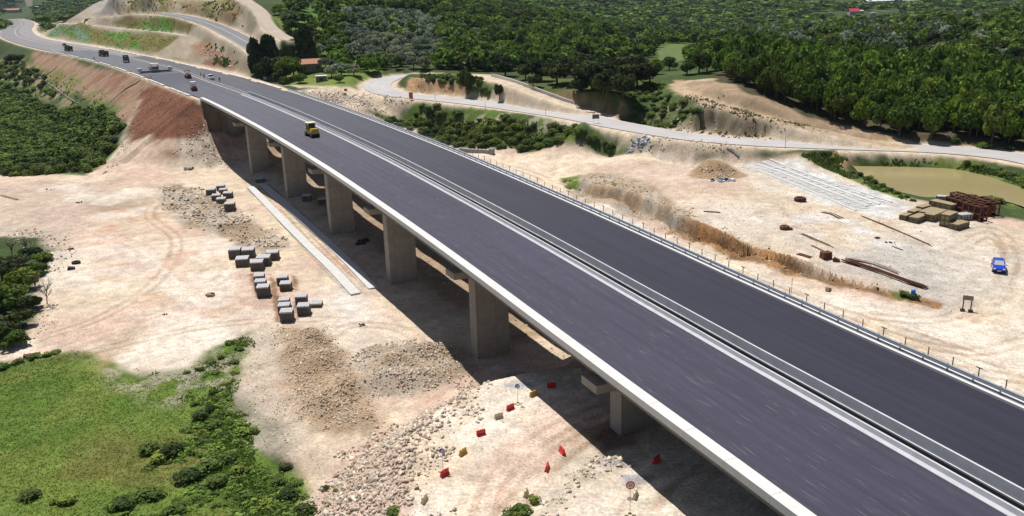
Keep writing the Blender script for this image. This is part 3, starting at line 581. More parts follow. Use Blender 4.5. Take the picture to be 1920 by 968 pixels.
def tracks(pix, wd, cf, n=2, gap=1.9, seed=0, amt=.75):
    P = spline(np.array([at(*p) for p in pix]), 2.0); i = bb(P, 4)
    t = np.gradient(P, axis=0)[:, :2]; t /= np.linalg.norm(t, axis=1)[:, None]
    for sg in ((-.5, .5) if n == 2 else (0,)):
        Q_ = P.copy(); Q_[:, 0] += t[:, 1] * gap * sg; Q_[:, 1] -= t[:, 0] * gap * sg
        d, _ = dline(X[i], Y[i], Q_); k = sst(wd, wd * .4, d) * amt * (.45 + .55 * sst(.4, .6, fbm(X[i], Y[i], 4, 2, seed + 300)))
        cov[i] = cov[i] * (1 - k[:, None]) + np.clip(cov[i] * cf, 0, .75) * k[:, None]
LT, DKc = np.array([1.16, 1.18, 1.22]), np.array([.72, .64, .58])
for pix, cf in [(((850, 990), (880, 900), (930, 850), (1010, 790), (1100, 745), (1160, 715)), LT), (((900, 990), (925, 910), (975, 850), (1060, 795), (1150, 760)), DKc), (((960, 960), (1010, 890), (1080, 830), (1170, 790), (1250, 760)), DKc), (((800, 990), (810, 900), (860, 830), (960, 760), (1060, 715)), LT),
                (((1180, 968), (1230, 910), (1290, 880)), DKc), (((1130, 968), (1190, 900), (1240, 870)), LT), (((1250, 960), (1280, 920), (1330, 880)), DKc),
                (((0, 350), (120, 352), (250, 345), (400, 330), (480, 300)), LT), (((0, 338), (130, 345), (260, 336), (380, 318)), DKc), (((-50, 690), (80, 660), (200, 620), (330, 580), (440, 510), (420, 470)), LT), (((60, 640), (200, 590), (300, 520), (330, 450), (280, 400), (330, 350)), DKc), (((100, 680), (250, 640), (400, 610), (520, 600), (660, 600)), DKc), (((150, 690), (300, 655), (430, 630)), LT), (((130, 420), (250, 470), (330, 540), (380, 600)), LT), (((600, 640), (660, 610), (760, 620), (800, 660)), DKc),
                (((880, 292), (1000, 305), (1060, 360), (1200, 432), (1400, 515), (1600, 575), (1800, 640), (1960, 700)), LT), (((900, 300), (1010, 330), (1100, 395), (1300, 490), (1500, 560), (1700, 625), (1900, 690)), DKc), (((1050, 300), (1200, 292), (1400, 290)), LT), (((1600, 590), (1750, 600), (1850, 560), (1900, 480), (1860, 430), (1800, 440)), DKc), (((1650, 600), (1800, 610), (1890, 560), (1940, 470)), LT), (((1810, 600), (1880, 540), (1890, 470), (1850, 440), (1790, 470)), DKc), (((1920, 640), (1820, 660), (1700, 640)), DKc), (((1950, 720), (1850, 700), (1780, 690), (1700, 655)), DKc)]:
    tracks(pix, .55, cf, seed=len(pix) + int(pix[0][0]) % 50)
for P_ in (((466, 515), (476, 512), (492, 560), (480, 560)), ((505, 515), (520, 530), (522, 560), (508, 556)), ((512, 558), (526, 556), (530, 604), (516, 605)), ((552, 558), (560, 560), (560, 600), (550, 590)), ((545, 515), (556, 518), (558, 545), (550, 545))): paint(poly(*P_), np.array([.20, .10, .05]), .4, .6, .85, seed=200)  # brown shadow patches beside the pallets, painted into the ground colour
# highway shoulders
ww = X * WV[0] + Y * WV[1]; vv = X * VV[0] + Y * VV[1]
on = (ww > W_AB - 2) & (ww < 1500)
k = np.where(on, sst(-2.8, -.6, vv - vL(ww)) * sst(6.5, 2.5, vv - vR(ww)) , 0)
cov = cov * (1 - k[:, None]) + (SAND * 1.02) * k[:, None]; rough = rough * (1 - k) + .03 * k
for P, hw, c in ((ROADR, 7.0, SAND * .98), (TRACK, 2.4, np.array([.42, .32, .22])), (SIDE, 2.2, SAND), (ROADU, 6.2, SAND * .95), (MTR, 3.4, SAND), (BENCH, 1.7, ROCK)):
    i = bb(P, 14); d, _ = dline(X[i], Y[i], P); k = sst(hw + 1, hw - 1, d + (n_sm[i] - .5) * 2)
    k = k * np.where(ww[i] > W_AB - 2, sst(0, 3, np.maximum(vL(ww[i]) - vv[i], vv[i] - vR(ww[i]))), 1)
    cov[i] = cov[i] * (1 - k[:, None]) + c * k[:, None]; rough[i] = rough[i] * (1 - k) + .02 * k
# relief, soil mottling
st = np.gradient(rad)[np.minimum(np.searchsorted(rad, rr), NR - 1)]
kf = sst(170, 330, rr); rid = 1 - 2 * np.abs(fbm(X, Y, 5, 3, 95) - .5) * 2
rel = ((fbm(X, Y, 3.2, 4, 90) - .5) * 2 + (n_tn - .5) * .9) * (1 - kf) + ((fbm(XN, YN, 14, 2, 91) - .5) * 1.0) * kf
GZ = GZ0 + (rel * rough).reshape(GZ0.shape)
GZ -= (0.55 * rough).reshape(GZ0.shape) * .2
mott = 1 + (n_mid - .5) * .30 + (n_tn - .5) * .30 + (fbm(XN, YN, 1.7, 2, 33) - .5) * .3
cov = cov * mott[:, None]
stain = sst(.60, .72, fbm(XN, YN, 5, 4, 120))[:, None] * .22
cov = cov * (1 - stain) + (cov * np.array([.80, .66, .55])) * stain
idx = np.arange(NR * NA).reshape(NR, NA)
Q = np.stack([idx[:-1, :-1], idx[:-1, 1:], idx[1:, 1:], idx[1:, :-1]], -1).reshape(-1, 4)[:, ::-1]
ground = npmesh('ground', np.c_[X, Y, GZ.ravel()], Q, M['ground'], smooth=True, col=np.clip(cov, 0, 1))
tag(ground, kind='structure')

# ------------------------------------------------------------------ roads
def strip(name, La, Rb, nlat, cols, material, kind='structure', v0=0.0):
    """sheet between two 3D edge lines (n,3) with nlat quads across"""
    n = len(La); t = np.linspace(0, 1, nlat + 1)
    V = La[:, None, :] * (1 - t)[None, :, None] + Rb[:, None, :] * t[None, :, None]
    s = np.concatenate([[0], np.cumsum(np.linalg.norm(np.diff((La + Rb) / 2, axis=0), axis=1))]) + v0
    wd = np.linalg.norm((Rb - La)[:, :2], axis=1)
    uv = np.stack([t[None, :] * wd[:, None], s[:, None] + 0 * t[None, :]], -1).reshape(-1, 2)
    V = V.reshape(-1, 3); ix = np.arange(n * (nlat + 1)).reshape(n, nlat + 1)
    Qs = np.stack([ix[:-1, :-1], ix[:-1, 1:], ix[1:, 1:], ix[1:, :-1]], -1).reshape(-1, 4)
    col = cols(V, uv) if callable(cols) else np.tile(cols, (len(V), 1))
    o = npmesh(name, V, Qs, material, col=col, uv=uv); tag(o, kind=kind); return o
def asphalt(name, rough, spec, fl):
    m = mat(name, attr='cov', rough=rough, spec=spec, var=.07, vscale=.12, streak=((1.3, .022, 1), .26), detail=(5, .10))
    N = m.node_tree.nodes; L = m.node_tree.links; b = N['Principled BSDF']
    # pale grit scattered in short dashes along the paving direction
    tc = N.new('ShaderNodeTexCoord'); mp = N.new('ShaderNodeMapping'); mp.inputs['Scale'].default_value = (10, .28, 1); L.new(tc.outputs['UV'], mp.inputs[0])
    n = N.new('ShaderNodeTexNoise'); n.inputs['Scale'].default_value = 1; n.inputs['Detail'].default_value = 4; L.new(mp.outputs[0], n.inputs['Vector'])
    r = N.new('ShaderNodeMapRange'); r.inputs[1].default_value = .63; r.inputs[2].default_value = .72; r.inputs[3].default_value = 0; r.inputs[4].default_value = fl; L.new(n.outputs[0], r.inputs[0])
    mx = N.new('ShaderNodeMix'); mx.data_type = 'RGBA'; L.new(r.outputs[0], mx.inputs[0])
    src = b.inputs['Base Color'].links[0].from_socket; L.new(src, mx.inputs[6]); mx.inputs[7].default_value = (.30, .28, .30, 1); L.new(mx.outputs[2], b.inputs['Base Color'])
    return m
M['asph'] = asphalt('fresh_asphalt', .62, .4, .5)
M['asph2'] = asphalt('fresh_asphalt_smooth', .60, .35, .06)
M['road'] = mat('worn_asphalt', attr='cov', rough=.8, var=.06, vscale=.2, streak=((.9, .03, 1), .08), spec=.3)
NEWL = np.array([.040, .036, .062]); NEWR = np.array([.023, .022, .039]); BIND = np.array([.075, .070, .080]); OLDR = np.array([.23, .21, .21]); HOT = np.array([.030, .030, .048])
ws = np.concatenate([np.arange(20, 275, 1.5), np.arange(275, 700, 4), np.arange(700, 1560, 10)])
dv_ = (vM(ws + 1) - vM(ws - 1)) / 2
def edge(vf, off, h):
    """edge of a carriageway, square offset on the bridge, follows the measured line beyond"""
    near = deck_pt(ws, {'M': 0, 'L': -11, 'R': 13.9}[vf] + off, h)
    v = {'M': vM, 'L': vL, 'R': vR}[vf](ws); d = {'M': vM, 'L': vL, 'R': vR}[vf]; dv = (d(ws + 1) - d(ws - 1)) / 2; k = 1 / np.sqrt(1 + dv * dv)
    far = PW(ws - off * dv * k, v + off * k, fz(ws)); far[:, 2] += h
    t = sst(240, 274, ws)[:, None]; return near * (1 - t) + far * t
def colL(V, uv):
    w_ = V[:, 0] * WV[0] + V[:, 1] * WV[1]
    c = np.tile(NEWL, (len(V), 1)); t = sst(120, 260, w_)[:, None]; c = c * (1 - t) + np.array([.070, .070, .094]) * t  # paler with distance: grazing sheen mixed into the asphalt colour
    t = sst(366, 369, w_)[:, None] * sst(420, 395, w_)[:, None] * .0; c = c * (1 - t) + HOT * t
    t = sst(300, 352, w_)[:, None] * sst(371, 368, w_)[:, None]; c = c * (1 - t) + np.array([.045, .046, .066]) * t
    t = sst(368, 372, w_)[:, None]; c = c * (1 - t) + np.array([.09, .092, .108]) * t
    t = sst(560, 570, w_)[:, None]; c = c * (1 - t) + np.array([.17, .16, .165]) * t
    return c
def colR(V, uv):
    w_ = V[:, 0] * WV[0] + V[:, 1] * WV[1]
    c = np.tile(NEWR, (len(V), 1)); t = sst(80, 250, w_)[:, None]; c = c * (1 - t) + np.array([.064, .064, .085]) * t  # farther asphalt lightened here too, the sheen of a grazing view painted in
    t = sst(250, 330, w_)[:, None]; c = c * (1 - t) + np.array([.075, .075, .088]) * t
    t = sst(478, 486, w_)[:, None]; c = c * (1 - t) + OLDR * t
    return c
eL, eM, eR = edge('L', 0, 0), edge('M', -.02, 0), edge('R', 0, 0)
strip('highway_carriageway', eL, eM, 16, colL, M['asph'])
strip('highway_carriageway', edge('M', 2.62, 0), eR, 16, colR, M['asph2'])
# beyond the viaduct the median is a flat paved strip with pale kerb lines
i = ws > W_AB - 2
strip('highway_median', edge('M', .0, -.02)[i], edge('M', 2.62, -.02)[i], 2, np.array([.20, .19, .18]), M['road'])
def line_on(name, vf, off, wdt, w0, w1, col, h=.012):
    k = (ws >= w0) & (ws <= w1); return strip(name, edge(vf, off, h)[k], edge(vf, off + wdt, h)[k], 1, np.array(col), M['road'])
line_on('road_marking', 'M', -.9, .35, 640, 1300, (.55, .55, .52))
# sandy benches each side of the fresh mat, stepped forms of the verge kerb
def kerb_run(name, vf, off, wdt, hgt, w0, w1, m_):
    mb = MB(); k = (ws >= w0) & (ws <= w1); a = edge(vf, off, 0)[k]; b = edge(vf, off + wdt, 0)[k]; secs = []
    for p, q in zip(a, b): secs.append([(*p[:2], p[2] - .25), (*q[:2], q[2] - .25), (*q[:2], q[2] + hgt), (*p[:2], p[2] + hgt)])
    mb.loft(secs); return mb.build(name, m_)
def side_road(name, P, hw, col, h=.0, w2=None, cut=False):
    t = np.gradient(P, axis=0)[:, :2]; t /= np.linalg.norm(t, axis=1)[:, None]; n = np.stack([t[:, 1], -t[:, 0]], -1)
    a = P.copy(); b = P.copy(); a[:, :2] -= n * hw; b[:, :2] += n * (w2 or hw)
    a[:, 2] += h; b[:, 2] += h
    return strip(name, a, b, 8, (lambda V, uv: col * (1 + (fbm(V[:, 0], V[:, 1], 9, 3, 7)[:, None] - .5) * .25)), M['road'])
side_road('white_road', ROADR, 4.7, np.array([.44, .425, .42]), .02)
side_road('upper_road', ROADU, 4.6, np.array([.17, .17, .18]), .02)
side_road('dirt_track', MTR, 2.9, np.array([.40, .33, .26]), .0)
def road_line(P, off, wd, col, h):
    t = np.gradient(P, axis=0)[:, :2]; t /= np.linalg.norm(t, axis=1)[:, None]; n = np.stack([t[:, 1], -t[:, 0]], -1)
    a = P.copy(); b = P.copy(); a[:, :2] += n * off; b[:, :2] += n * (off + wd); a[:, 2] += h; b[:, 2] += h
    return strip('road_marking', a, b, 1, np.array(col), M['road'])
road_line(ROADU, 0, .3, (.5, .5, .5), .026); road_line(ROADU, -4.2, .2, (.5, .5, .5), .026)

# ------------------------------------------------------------------ the two viaducts
wb = np.arange(14, W_AB + .1, 3.0); wb = np.append(wb, W_AB + 1.0)
def sect_run(mb, prof, w0=14, w1=W_AB + 1, step=3.0):
    """sweep a closed profile of (u, z) along the deck"""
    n = max(2, int(math.ceil((w1 - w0) / step)) + 1); secs = []
    for w_ in np.linspace(w0, w1, n): secs.append([tuple(deck_pt(w_, u, h)) for u, h in prof])
    mb.loft(secs)
SPANS = [14, 28.5, 63.4, 99.3, 135.2, 170.2, 204.5, 239.5, W_AB]
def settle(root, loc):
    """parts were built in world coordinates: put the root at its base and shift the parts"""
    loc = Vector([float(q) for q in loc]); seen = set()
    def go(o):
        for ch in o.children:
            if ch.type == 'MESH' and ch.data.name not in seen: ch.data.transform(Matrix.Translation(-loc)); seen.add(ch.data.name)
            go(ch)
    if root.type == 'MESH': root.data.transform(Matrix.Translation(-loc))
    go(root); root.location = loc
def viaduct(left):
    u0, u1 = (-12.15, .62) if left else (2.12, 15.15)
    root = empty('road_viaduct', (0, 0, 0))
    def bld(mb, name, m_, par=root, **kw): return mb.build(name, m_, par, **kw)
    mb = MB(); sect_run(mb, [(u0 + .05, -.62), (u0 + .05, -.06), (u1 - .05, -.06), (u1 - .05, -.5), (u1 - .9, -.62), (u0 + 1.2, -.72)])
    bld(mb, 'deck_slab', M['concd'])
    # precast girders: one per line and span
    spans = SPANS
    cnt = 0
    for a, b in zip(spans[:-1], spans[1:]):
        for g in (range(5)):
            u = u0 + 2.4 + g * (u1 - u0 - 4.8) / 4; mb = MB()
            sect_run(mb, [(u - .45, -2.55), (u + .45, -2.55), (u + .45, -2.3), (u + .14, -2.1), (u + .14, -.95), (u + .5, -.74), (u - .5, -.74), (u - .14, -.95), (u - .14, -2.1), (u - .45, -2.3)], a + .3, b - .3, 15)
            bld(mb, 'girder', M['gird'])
    # kerbs and barriers
    if left:
        for a, b in zip(np.arange(12.0, W_AB, 5.0), np.arange(17.0, W_AB + 5, 5.0)):
            if a > 150 or a < 14: continue
            mb = MB(); sect_run(mb, [(u0, -.42), (u0 + .10, -.42), (u0 + .10, -.04), (-11, -.04), (-11, .2), (u0, .24)], a + .015, min(b, W_AB + 1) - .015, 5); bld(mb, 'kerb', M['kerb'])
        mb = MB(); sect_run(mb, [(u0, -.42), (u0 + .10, -.42), (u0 + .10, -.04), (-11, -.04), (-11, .2), (u0, .24)], 152.0, W_AB + 1); bld(mb, 'kerb', M['kerb'])
        mb = MB(); sect_run(mb, [(0, -.04), (0, .08), (.24, .26), (.32, .64), (.46, .66), (.50, -.3), (.62, -.55), (.5, -.55), (.5, -.04)]); bld(mb, 'median_barrier', M['barr'])
    else:
        mb = MB(); sect_run(mb, [(2.12, -.16), (2.12, -.02), (2.2, .0), (2.24, .92), (2.42, .92), (2.46, .36), (2.64, .1), (2.64, -.04), (2.24, -.04), (2.24, -.16)]); bld(mb, 'median_barrier', M['barr'])
        mb = MB(); sect_run(mb, [(13.9, .22), (13.9, -.04), (15.03, -.04), (15.03, -.42), (15.15, -.42), (15.15, .22)]); bld(mb, 'kerb', M['kerb'])
    # piers with hammerhead caps and bearings
    for i_, wp in enumerate(spans[1:-1]):
        um = (u0 + u1) / 2; lft = um - 2.5; rgt_ = um + 2.4
        dv = float((vM(wp + 1) - vM(wp - 1)) / 2); az = math.atan2(*(deck_pt(wp + 1, 0) - deck_pt(wp - 1, 0))[:2])
        zc = float(deck_pt(wp, 0)[2]) - 2.72; c = deck_pt(wp, (lft + rgt_) / 2)
        zg = float(min(Tz(*deck_pt(wp, u)[:2]) for u in (lft, rgt_))) - .8
        mb = MB(); ht = zc - 1.0 - zg; mb.box((c[0], c[1], zg + ht / 2), (rgt_ - lft, 2.1, ht), rz=-az)
        pier = bld(mb, 'pier', M['conc'], bevel=.08)
        mb = MB(); prof = [(u0 + .9, 0), (u1 - .9, 0), (u1 - .9, -.85), (rgt_ + .05, -1.0), (lft - .05, -1.0), (u0 + .9, -.85)]
        ss = []
        for dw in (-1.45, 1.45): ss.append([tuple(np.array([*deck_pt(wp + dw, u)[:2], zc + z_])) for u, z_ in prof])
        mb.loft(ss); mb.build('pier_cap', M['conc'], pier)
        for g in range(5):
            for dw in (-.85, .85):
                mb = MB(); q = deck_pt(wp + dw, u0 + 2.4 + g * (u1 - u0 - 4.8) / 4); mb.box((q[0], q[1], zc + .08), (.75, .6, .16), rz=-az); mb.build('bearing', M['concd'], pier)
    # abutment wall with wing
    mb = MB(); ss = []
    for dw in (-.2, 1.6): ss.append([tuple(np.array([*deck_pt(W_AB + dw, u)[:2], fz(W_AB) + z_])) for u, z_ in ((u0 + .1, -.75), (u1 - .05, -.75), (u1 - .05, -14), (u0 + .1, -14))])
    mb.loft(ss); bld(mb, 'abutment', M['conc'])
    if left:
        mb = MB(); ss = []
        for u in (u0 + .1, u0 + .6): ss.append([tuple(np.array([*deck_pt(W_AB + dw, u)[:2], fz(W_AB) + z_])) for dw, z_ in ((-.4, -.3), (7, -.3), (7, -1.2), (1.5, -7), (-.4, -8))])
        mb.loft(ss); bld(mb, 'wing_wall', M['concd'])
    p = deck_pt(170, (u0 + u1) / 2); settle(root, (p[0], p[1], -14.5)); return root
va = viaduct(True); tag(va, 'near concrete viaduct with a broad pale kerb and tall wall piers, carrying the streaked carriageway', 'viaduct', 'twin viaducts')
vb = viaduct(False); tag(vb, 'farther concrete viaduct behind the dark median slit, with guard rails along its outer kerb', 'viaduct', 'twin viaducts')

# ------------------------------------------------------------------ pond
i_ = np.arange(len(POND)); PP = spline(np.array(POND + [POND[0]]), 2.0)[:-1]; PP[:, 2] = -7.22
mb = MB(); c0 = PP.mean(0); cc_ = (c0 + (PP - c0) * 1.06)
mb.add([tuple(p) for p in cc_], [tuple(range(len(cc_)))])
M['water'] = mat('muddy_water', (.33, .275, .135), .16, var=.06, vscale=.05, spec=.35, bump=.002, bscale=3)
tag(mb.build('pond_water', M['water']), kind='structure')

# ------------------------------------------------------------------ vegetation
M['leaf'] = mat('foliage', attr='cov', rough=.75, spec=.15, rand=.28)
M['leafs'] = mat('foliage_mass', attr='cov', rough=.75, spec=.15)
for k_ in ('leaf', 'leafs'):
    N_ = M[k_].node_tree.nodes; L_ = M[k_].node_tree.links; b_ = N_['Principled BSDF']; tr = N_.new('ShaderNodeBsdfTranslucent'); mx = N_.new('ShaderNodeMixShader'); mx.inputs[0].default_value = .30
    src_ = b_.inputs['Base Color'].links[0].from_socket; L_.new(src_, tr.inputs[0]); L_.new(b_.outputs[0], mx.inputs[1]); L_.new(tr.outputs[0], mx.inputs[2]); L_.new(mx.outputs[0], N_['Material Output'].inputs[0])
M['bark'] = mat('bark', (.085, .065, .045), .95, var=.2, vscale=2)
M['deadwood'] = mat('dead_twigs', (.13, .10, .08), .95)
KIND = {  # lobes, flattening, leaf size, base height of the crown, colour
    'oak': dict(lob=12, ls=.12, z0=.12, col=(.104, .158, .024), n=1100),
    'young': dict(lob=14, ls=.13, z0=.10, col=(.092, .160, .020), n=1300),
    'dark': dict(lob=12, ls=.11, z0=.15, col=(.050, .072, .022), n=1400),
    'olive': dict(lob=9, ls=.10, z0=.18, col=(.185, .225, .15), n=1000),
    'cypress': dict(lob=7, ls=.22, z0=.04, col=(.038, .060, .022), n=800),
    'bush': dict(lob=8, ls=.14, z0=.0, col=(.13, .19, .042), n=620),
    'dbush': dict(lob=8, ls=.13, z0=.0, col=(.085, .125, .030), n=620),
}
def crown_np(kind, seed, n=None, ls=None):
    K = KIND[kind]; r = np.random.default_rng(seed); n = n or K['n']; ls = ls or K['ls']; z0 = K['z0']
    nl = K['lob']
    if kind == 'cypress':
        lc = np.stack([r.uniform(-.25, .25, nl), r.uniform(-.25, .25, nl), np.linspace(.12, .85, nl)], -1); lr = np.interp(lc[:, 2], [.1, .4, .9], [.75, .8, .3])
        lz = np.full(nl, .16)
    elif kind in ('bush', 'dbush'):
        a = r.uniform(0, 6.28, nl); q = r.uniform(.1, .62, nl); lc = np.stack([q * np.cos(a), q * np.sin(a), r.uniform(.2, .62, nl)], -1); lr = r.uniform(.34, .52, nl); lz = lr * .85
    else:
        a = r.uniform(0, 6.28, nl); q = np.sqrt(r.uniform(0, 1, nl)) * .62; zc = z0 + (1 - z0) * (.28 + .45 * r.uniform(0, 1, nl) * (1.2 - q))
        lc = np.stack([q * np.cos(a), q * np.sin(a), zc], -1); lr = r.uniform(.30, .50, nl); lz = lr * .42
    li = r.integers(0, nl, n); d = r.normal(size=(n, 3)); d[:, 2] += .35; d /= np.linalg.norm(d, axis=1)[:, None]
    rad_ = r.uniform(.72, 1.04, n)[:, None]
    P = lc[li] + d * rad_ * np.stack([lr[li], lr[li], lz[li]], -1)
    nrm = d + r.normal(size=(n, 3)) * .45; nrm /= np.linalg.norm(nrm, axis=1)[:, None]
    t = np.cross(nrm, r.normal(size=(n, 3))); t /= np.linalg.norm(t, axis=1)[:, None]; b = np.cross(nrm, t)
    s = ls * r.uniform(.6, 1.35, n)[:, None]; hz = np.array([1, 1, .55])
    V = np.stack([P - t * s * hz, P - b * s * .6 * hz + nrm * s * .15, P + t * s * hz, P + b * s * .6 * hz - nrm * s * .15], 1)
    V[:, :, 2] = np.maximum(V[:, :, 2], 0 if z0 < .1 else z0 * .5)
    cf = r.uniform(.72, 1.35, n); hue = r.normal(size=n) * .10; lobf = r.uniform(.8, 1.25, nl)[li]
    c = np.array(K['col'])[None] * (cf * lobf)[:, None]; c = c * np.stack([1 + hue * 1.2, 1 + hue * .3, 1 - hue], -1)
    return V.reshape(-1, 3), np.arange(4 * n).reshape(n, 4), np.repeat(np.clip(c, .003, .6), 4, 0)
PROTO = {}
def crown_obj(kind, var):
    """one mesh per kind and variant, shared by its copies"""
    k = (kind, var)
    if k not in PROTO:
        V, Qf, c = crown_np(kind, 100 + var * 13 + len(kind))
        c = np.clip(c * [1, .72, 1.28, .9][var % 4] * np.array([[1, 1, 1], [.9, 1, 1.05], [1.15, 1.04, .85], [1.05, .95, 1]])[var % 4], .003, .6)
        o = npmesh('crown', V, Qf, M['leaf'], col=c); PROTO[k] = [o.data, o]
        me = o.data; bpy.data.objects.remove(o); PROTO[k] = me
    return PROTO[k]
def trunk_me(var):
    k = ('trunk', var)
    if k not in PROTO:
        r = random.Random(var); mb = MB(); top = (r.uniform(-.05, .05), r.uniform(-.05, .05), .45)
        mb.tube((0, 0, -.04), top, .075, 7, r2=.045)
        for q in range(4):
            a = q * 1.6 + r.uniform(-.4, .4); mb.tube(top, (top[0] + .45 * math.cos(a), top[1] + .45 * math.sin(a), .62 + r.uniform(0, .12)), .04, 5, r2=.015)
        o = mb.build('trunk', M['bark']); PROTO[k] = o.data; bpy.data.objects.remove(o)
    return PROTO[k]
def tree(name, kind, var, p, r, h, label, group=None, cat='tree', rz=0):
    t = empty(name, p, rz); t.scale = (r, r, h); tag(t, label, cat, group)
    a = bpy.data.objects.new('trunk', trunk_me(var % 3)); COL.objects.link(a); a.parent = t
    b = bpy.data.objects.new('crown', crown_obj(kind, var)); COL.objects.link(b); b.parent = t
    return t
def shrub(kind, var, p, r, h, label, group=None, cat='shrub', rz=0):
    b = bpy.data.objects.new('shrub', crown_obj(kind, var)); COL.objects.link(b); b.location = [float(q) for q in p]; b.scale = (r, r, h); b.rotation_euler.z = rz
    tag(b, label, cat, group); return b
def scatter(P, sp, seed, jit=.42, dens=None):
    """jittered points inside a polygon on the ground"""
    P = np.asarray(P)[:, :2]; r = np.random.default_rng(seed)
    x = np.arange(P[:, 0].min(), P[:, 0].max(), sp); y = np.arange(P[:, 1].min(), P[:, 1].max(), sp * .9)
    xx, yy = np.meshgrid(x, y); xx[::2] += sp / 2; xx = xx.ravel() + r.uniform(-1, 1, xx.size) * sp * jit; yy = yy.ravel() + r.uniform(-1, 1, yy.size) * sp * jit
    k = sdf(xx, yy, P) < 0; xx, yy = xx[k], yy[k]
    if dens is not None: k = fbm(xx, yy, dens[0], 3, seed) > dens[1]; xx, yy = xx[k], yy[k]
    return np.stack([xx, yy], -1)
def clear(P, rd=0):
    """drop points standing on roads, water or houses"""
    x, y = P[:, 0], P[:, 1]; ok = np.ones(len(P), bool)
    for L, d in ((ROADR, 6.5), (TRACK, 4), (SIDE, 3.6), (ROADU, 8), (MTR, 5)): ok &= dline(x, y, L)[0] > d + rd
    ok &= sdf(x, y, POND) > .5
    w_ = x * WV[0] + y * WV[1]; v_ = x * VV[0] + y * VV[1]; ok &= ~((v_ > vL(w_) - 4) & (v_ < vR(w_) + 5 + rd) & (w_ > 10))
    return P[ok]
MASS = {}
def mass(key, P, kinds, r, h, n, ls, seed, tint=(1, 1, 1)):
    """many trees merged into one far-off mass of foliage"""
    if len(P) == 0: return
    rg = np.random.default_rng(seed); z = Tz(P[:, 0], P[:, 1]); base = {}
    for k in set(kinds): base[k] = [crown_np(k, 300 + q, n, ls) for q in range(5)]
    ki = rg.integers(0, len(kinds), len(P)); vi = rg.integers(0, 5, len(P))
    rs = r * rg.uniform(.7, 1.3, len(P)); hs = h * rg.uniform(.75, 1.25, len(P)); tn = rg.uniform(.6, 1.55, len(P)); rot = rg.uniform(0, 6.28, len(P))
    VV_, CC_ = [], []
    for a in range(len(P)):
        V, Qf, c = base[kinds[ki[a]]][vi[a]]; ca, sa = math.cos(rot[a]), math.sin(rot[a])
        W_ = np.stack([(V[:, 0] * ca - V[:, 1] * sa) * rs[a] + P[a, 0], (V[:, 0] * sa + V[:, 1] * ca) * rs[a] + P[a, 1], V[:, 2] * hs[a] + z[a] - .2], -1)
        VV_.append(W_); CC_.append(c * tn[a] * np.array(tint))
    MASS.setdefault(key, []).append((np.concatenate(VV_), np.concatenate(CC_)))
def mass_done(key, name, label, cat):
    if key not in MASS: return
    V = np.concatenate([a for a, _ in MASS[key]]); c = np.concatenate([b for _, b in MASS[key]])
    o = npmesh(name, V, np.arange(len(V)).reshape(-1, 4), M['leafs'], col=np.clip(c, .003, .6)); tag(o, label, cat, kind='stuff'); return o
def by_size(P, sizes=None):
    d = np.hypot(P[:, 0], P[:, 1]); return P[np.argsort(d)]
rv = np.random.default_rng(11)
def tz1(x, y): return float(Tz(x, y))
def pt(px, py, dz=0): q = at(px, py); return (q[0], q[1], q[2] + dz)

# young wood on the right, front ranks one by one
W1 = poly((1345, 140), (1400, 172), (1500, 207), (1600, 236), (1700, 258), (1800, 268), (1950, 285), (2080, 300), (2080, 175), (1920, 160), (1700, 142), (1500, 124), (1345, 112))
P = by_size(clear(scatter(W1, 4.0, 1), -.5))
for a, (x, y) in enumerate(P[:170]):
    k = 'young' if rv.random() < .7 else 'oak'
    h = rv.uniform(8.0, 11.5); px_ = x / y
    tree('broadleaf_tree', k, int(rv.integers(0, 4)), (x, y, tz1(x, y) - .2), rv.uniform(2.5, 3.6), h * .92, 'dense green broadleaf tree in the front ranks of the young wood beyond the dirt track', 'trees of the young wood beyond the dirt track', rz=rv.uniform(0, 6.28))
mass('wood', P[170:], ['young', 'young', 'oak'], 2.9, 9.2, 300, .20, 2)
W2 = poly((1345, 112), (1500, 124), (1700, 142), (1920, 160), (2100, 176), (2100, 55), (1900, 40), (1700, 46), (1560, 60), (1400, 72), (1340, 86))
P = by_size(clear(scatter(W2, 8.0, 3, dens=(30, .30))))
for a, (x, y) in enumerate(P[:80]):
    k = ['olive', 'oak', 'dark'][int(rv.integers(0, 3))]
    if k == 'olive': tree('olive_tree', 'olive', int(rv.integers(0, 3)), (x, y, tz1(x, y) - .2), rv.uniform(3.2, 4.6), rv.uniform(6, 8), 'grey-green olive tree on the open hilltop behind the young wood', 'olive trees on the hilltop', rz=rv.uniform(0, 6))
    else: tree('broadleaf_tree', k, int(rv.integers(0, 3)), (x, y, tz1(x, y) - .2), rv.uniform(3.6, 5.4), rv.uniform(7, 10), 'rounded dark broadleaf tree on the open hilltop behind the young wood', 'broadleaf trees on the hilltop', rz=rv.uniform(0, 6))
mass('wood', P[80:], ['oak', 'oak', 'dark', 'oak', 'olive'], 4.6, 8.5, 380, .18, 4)
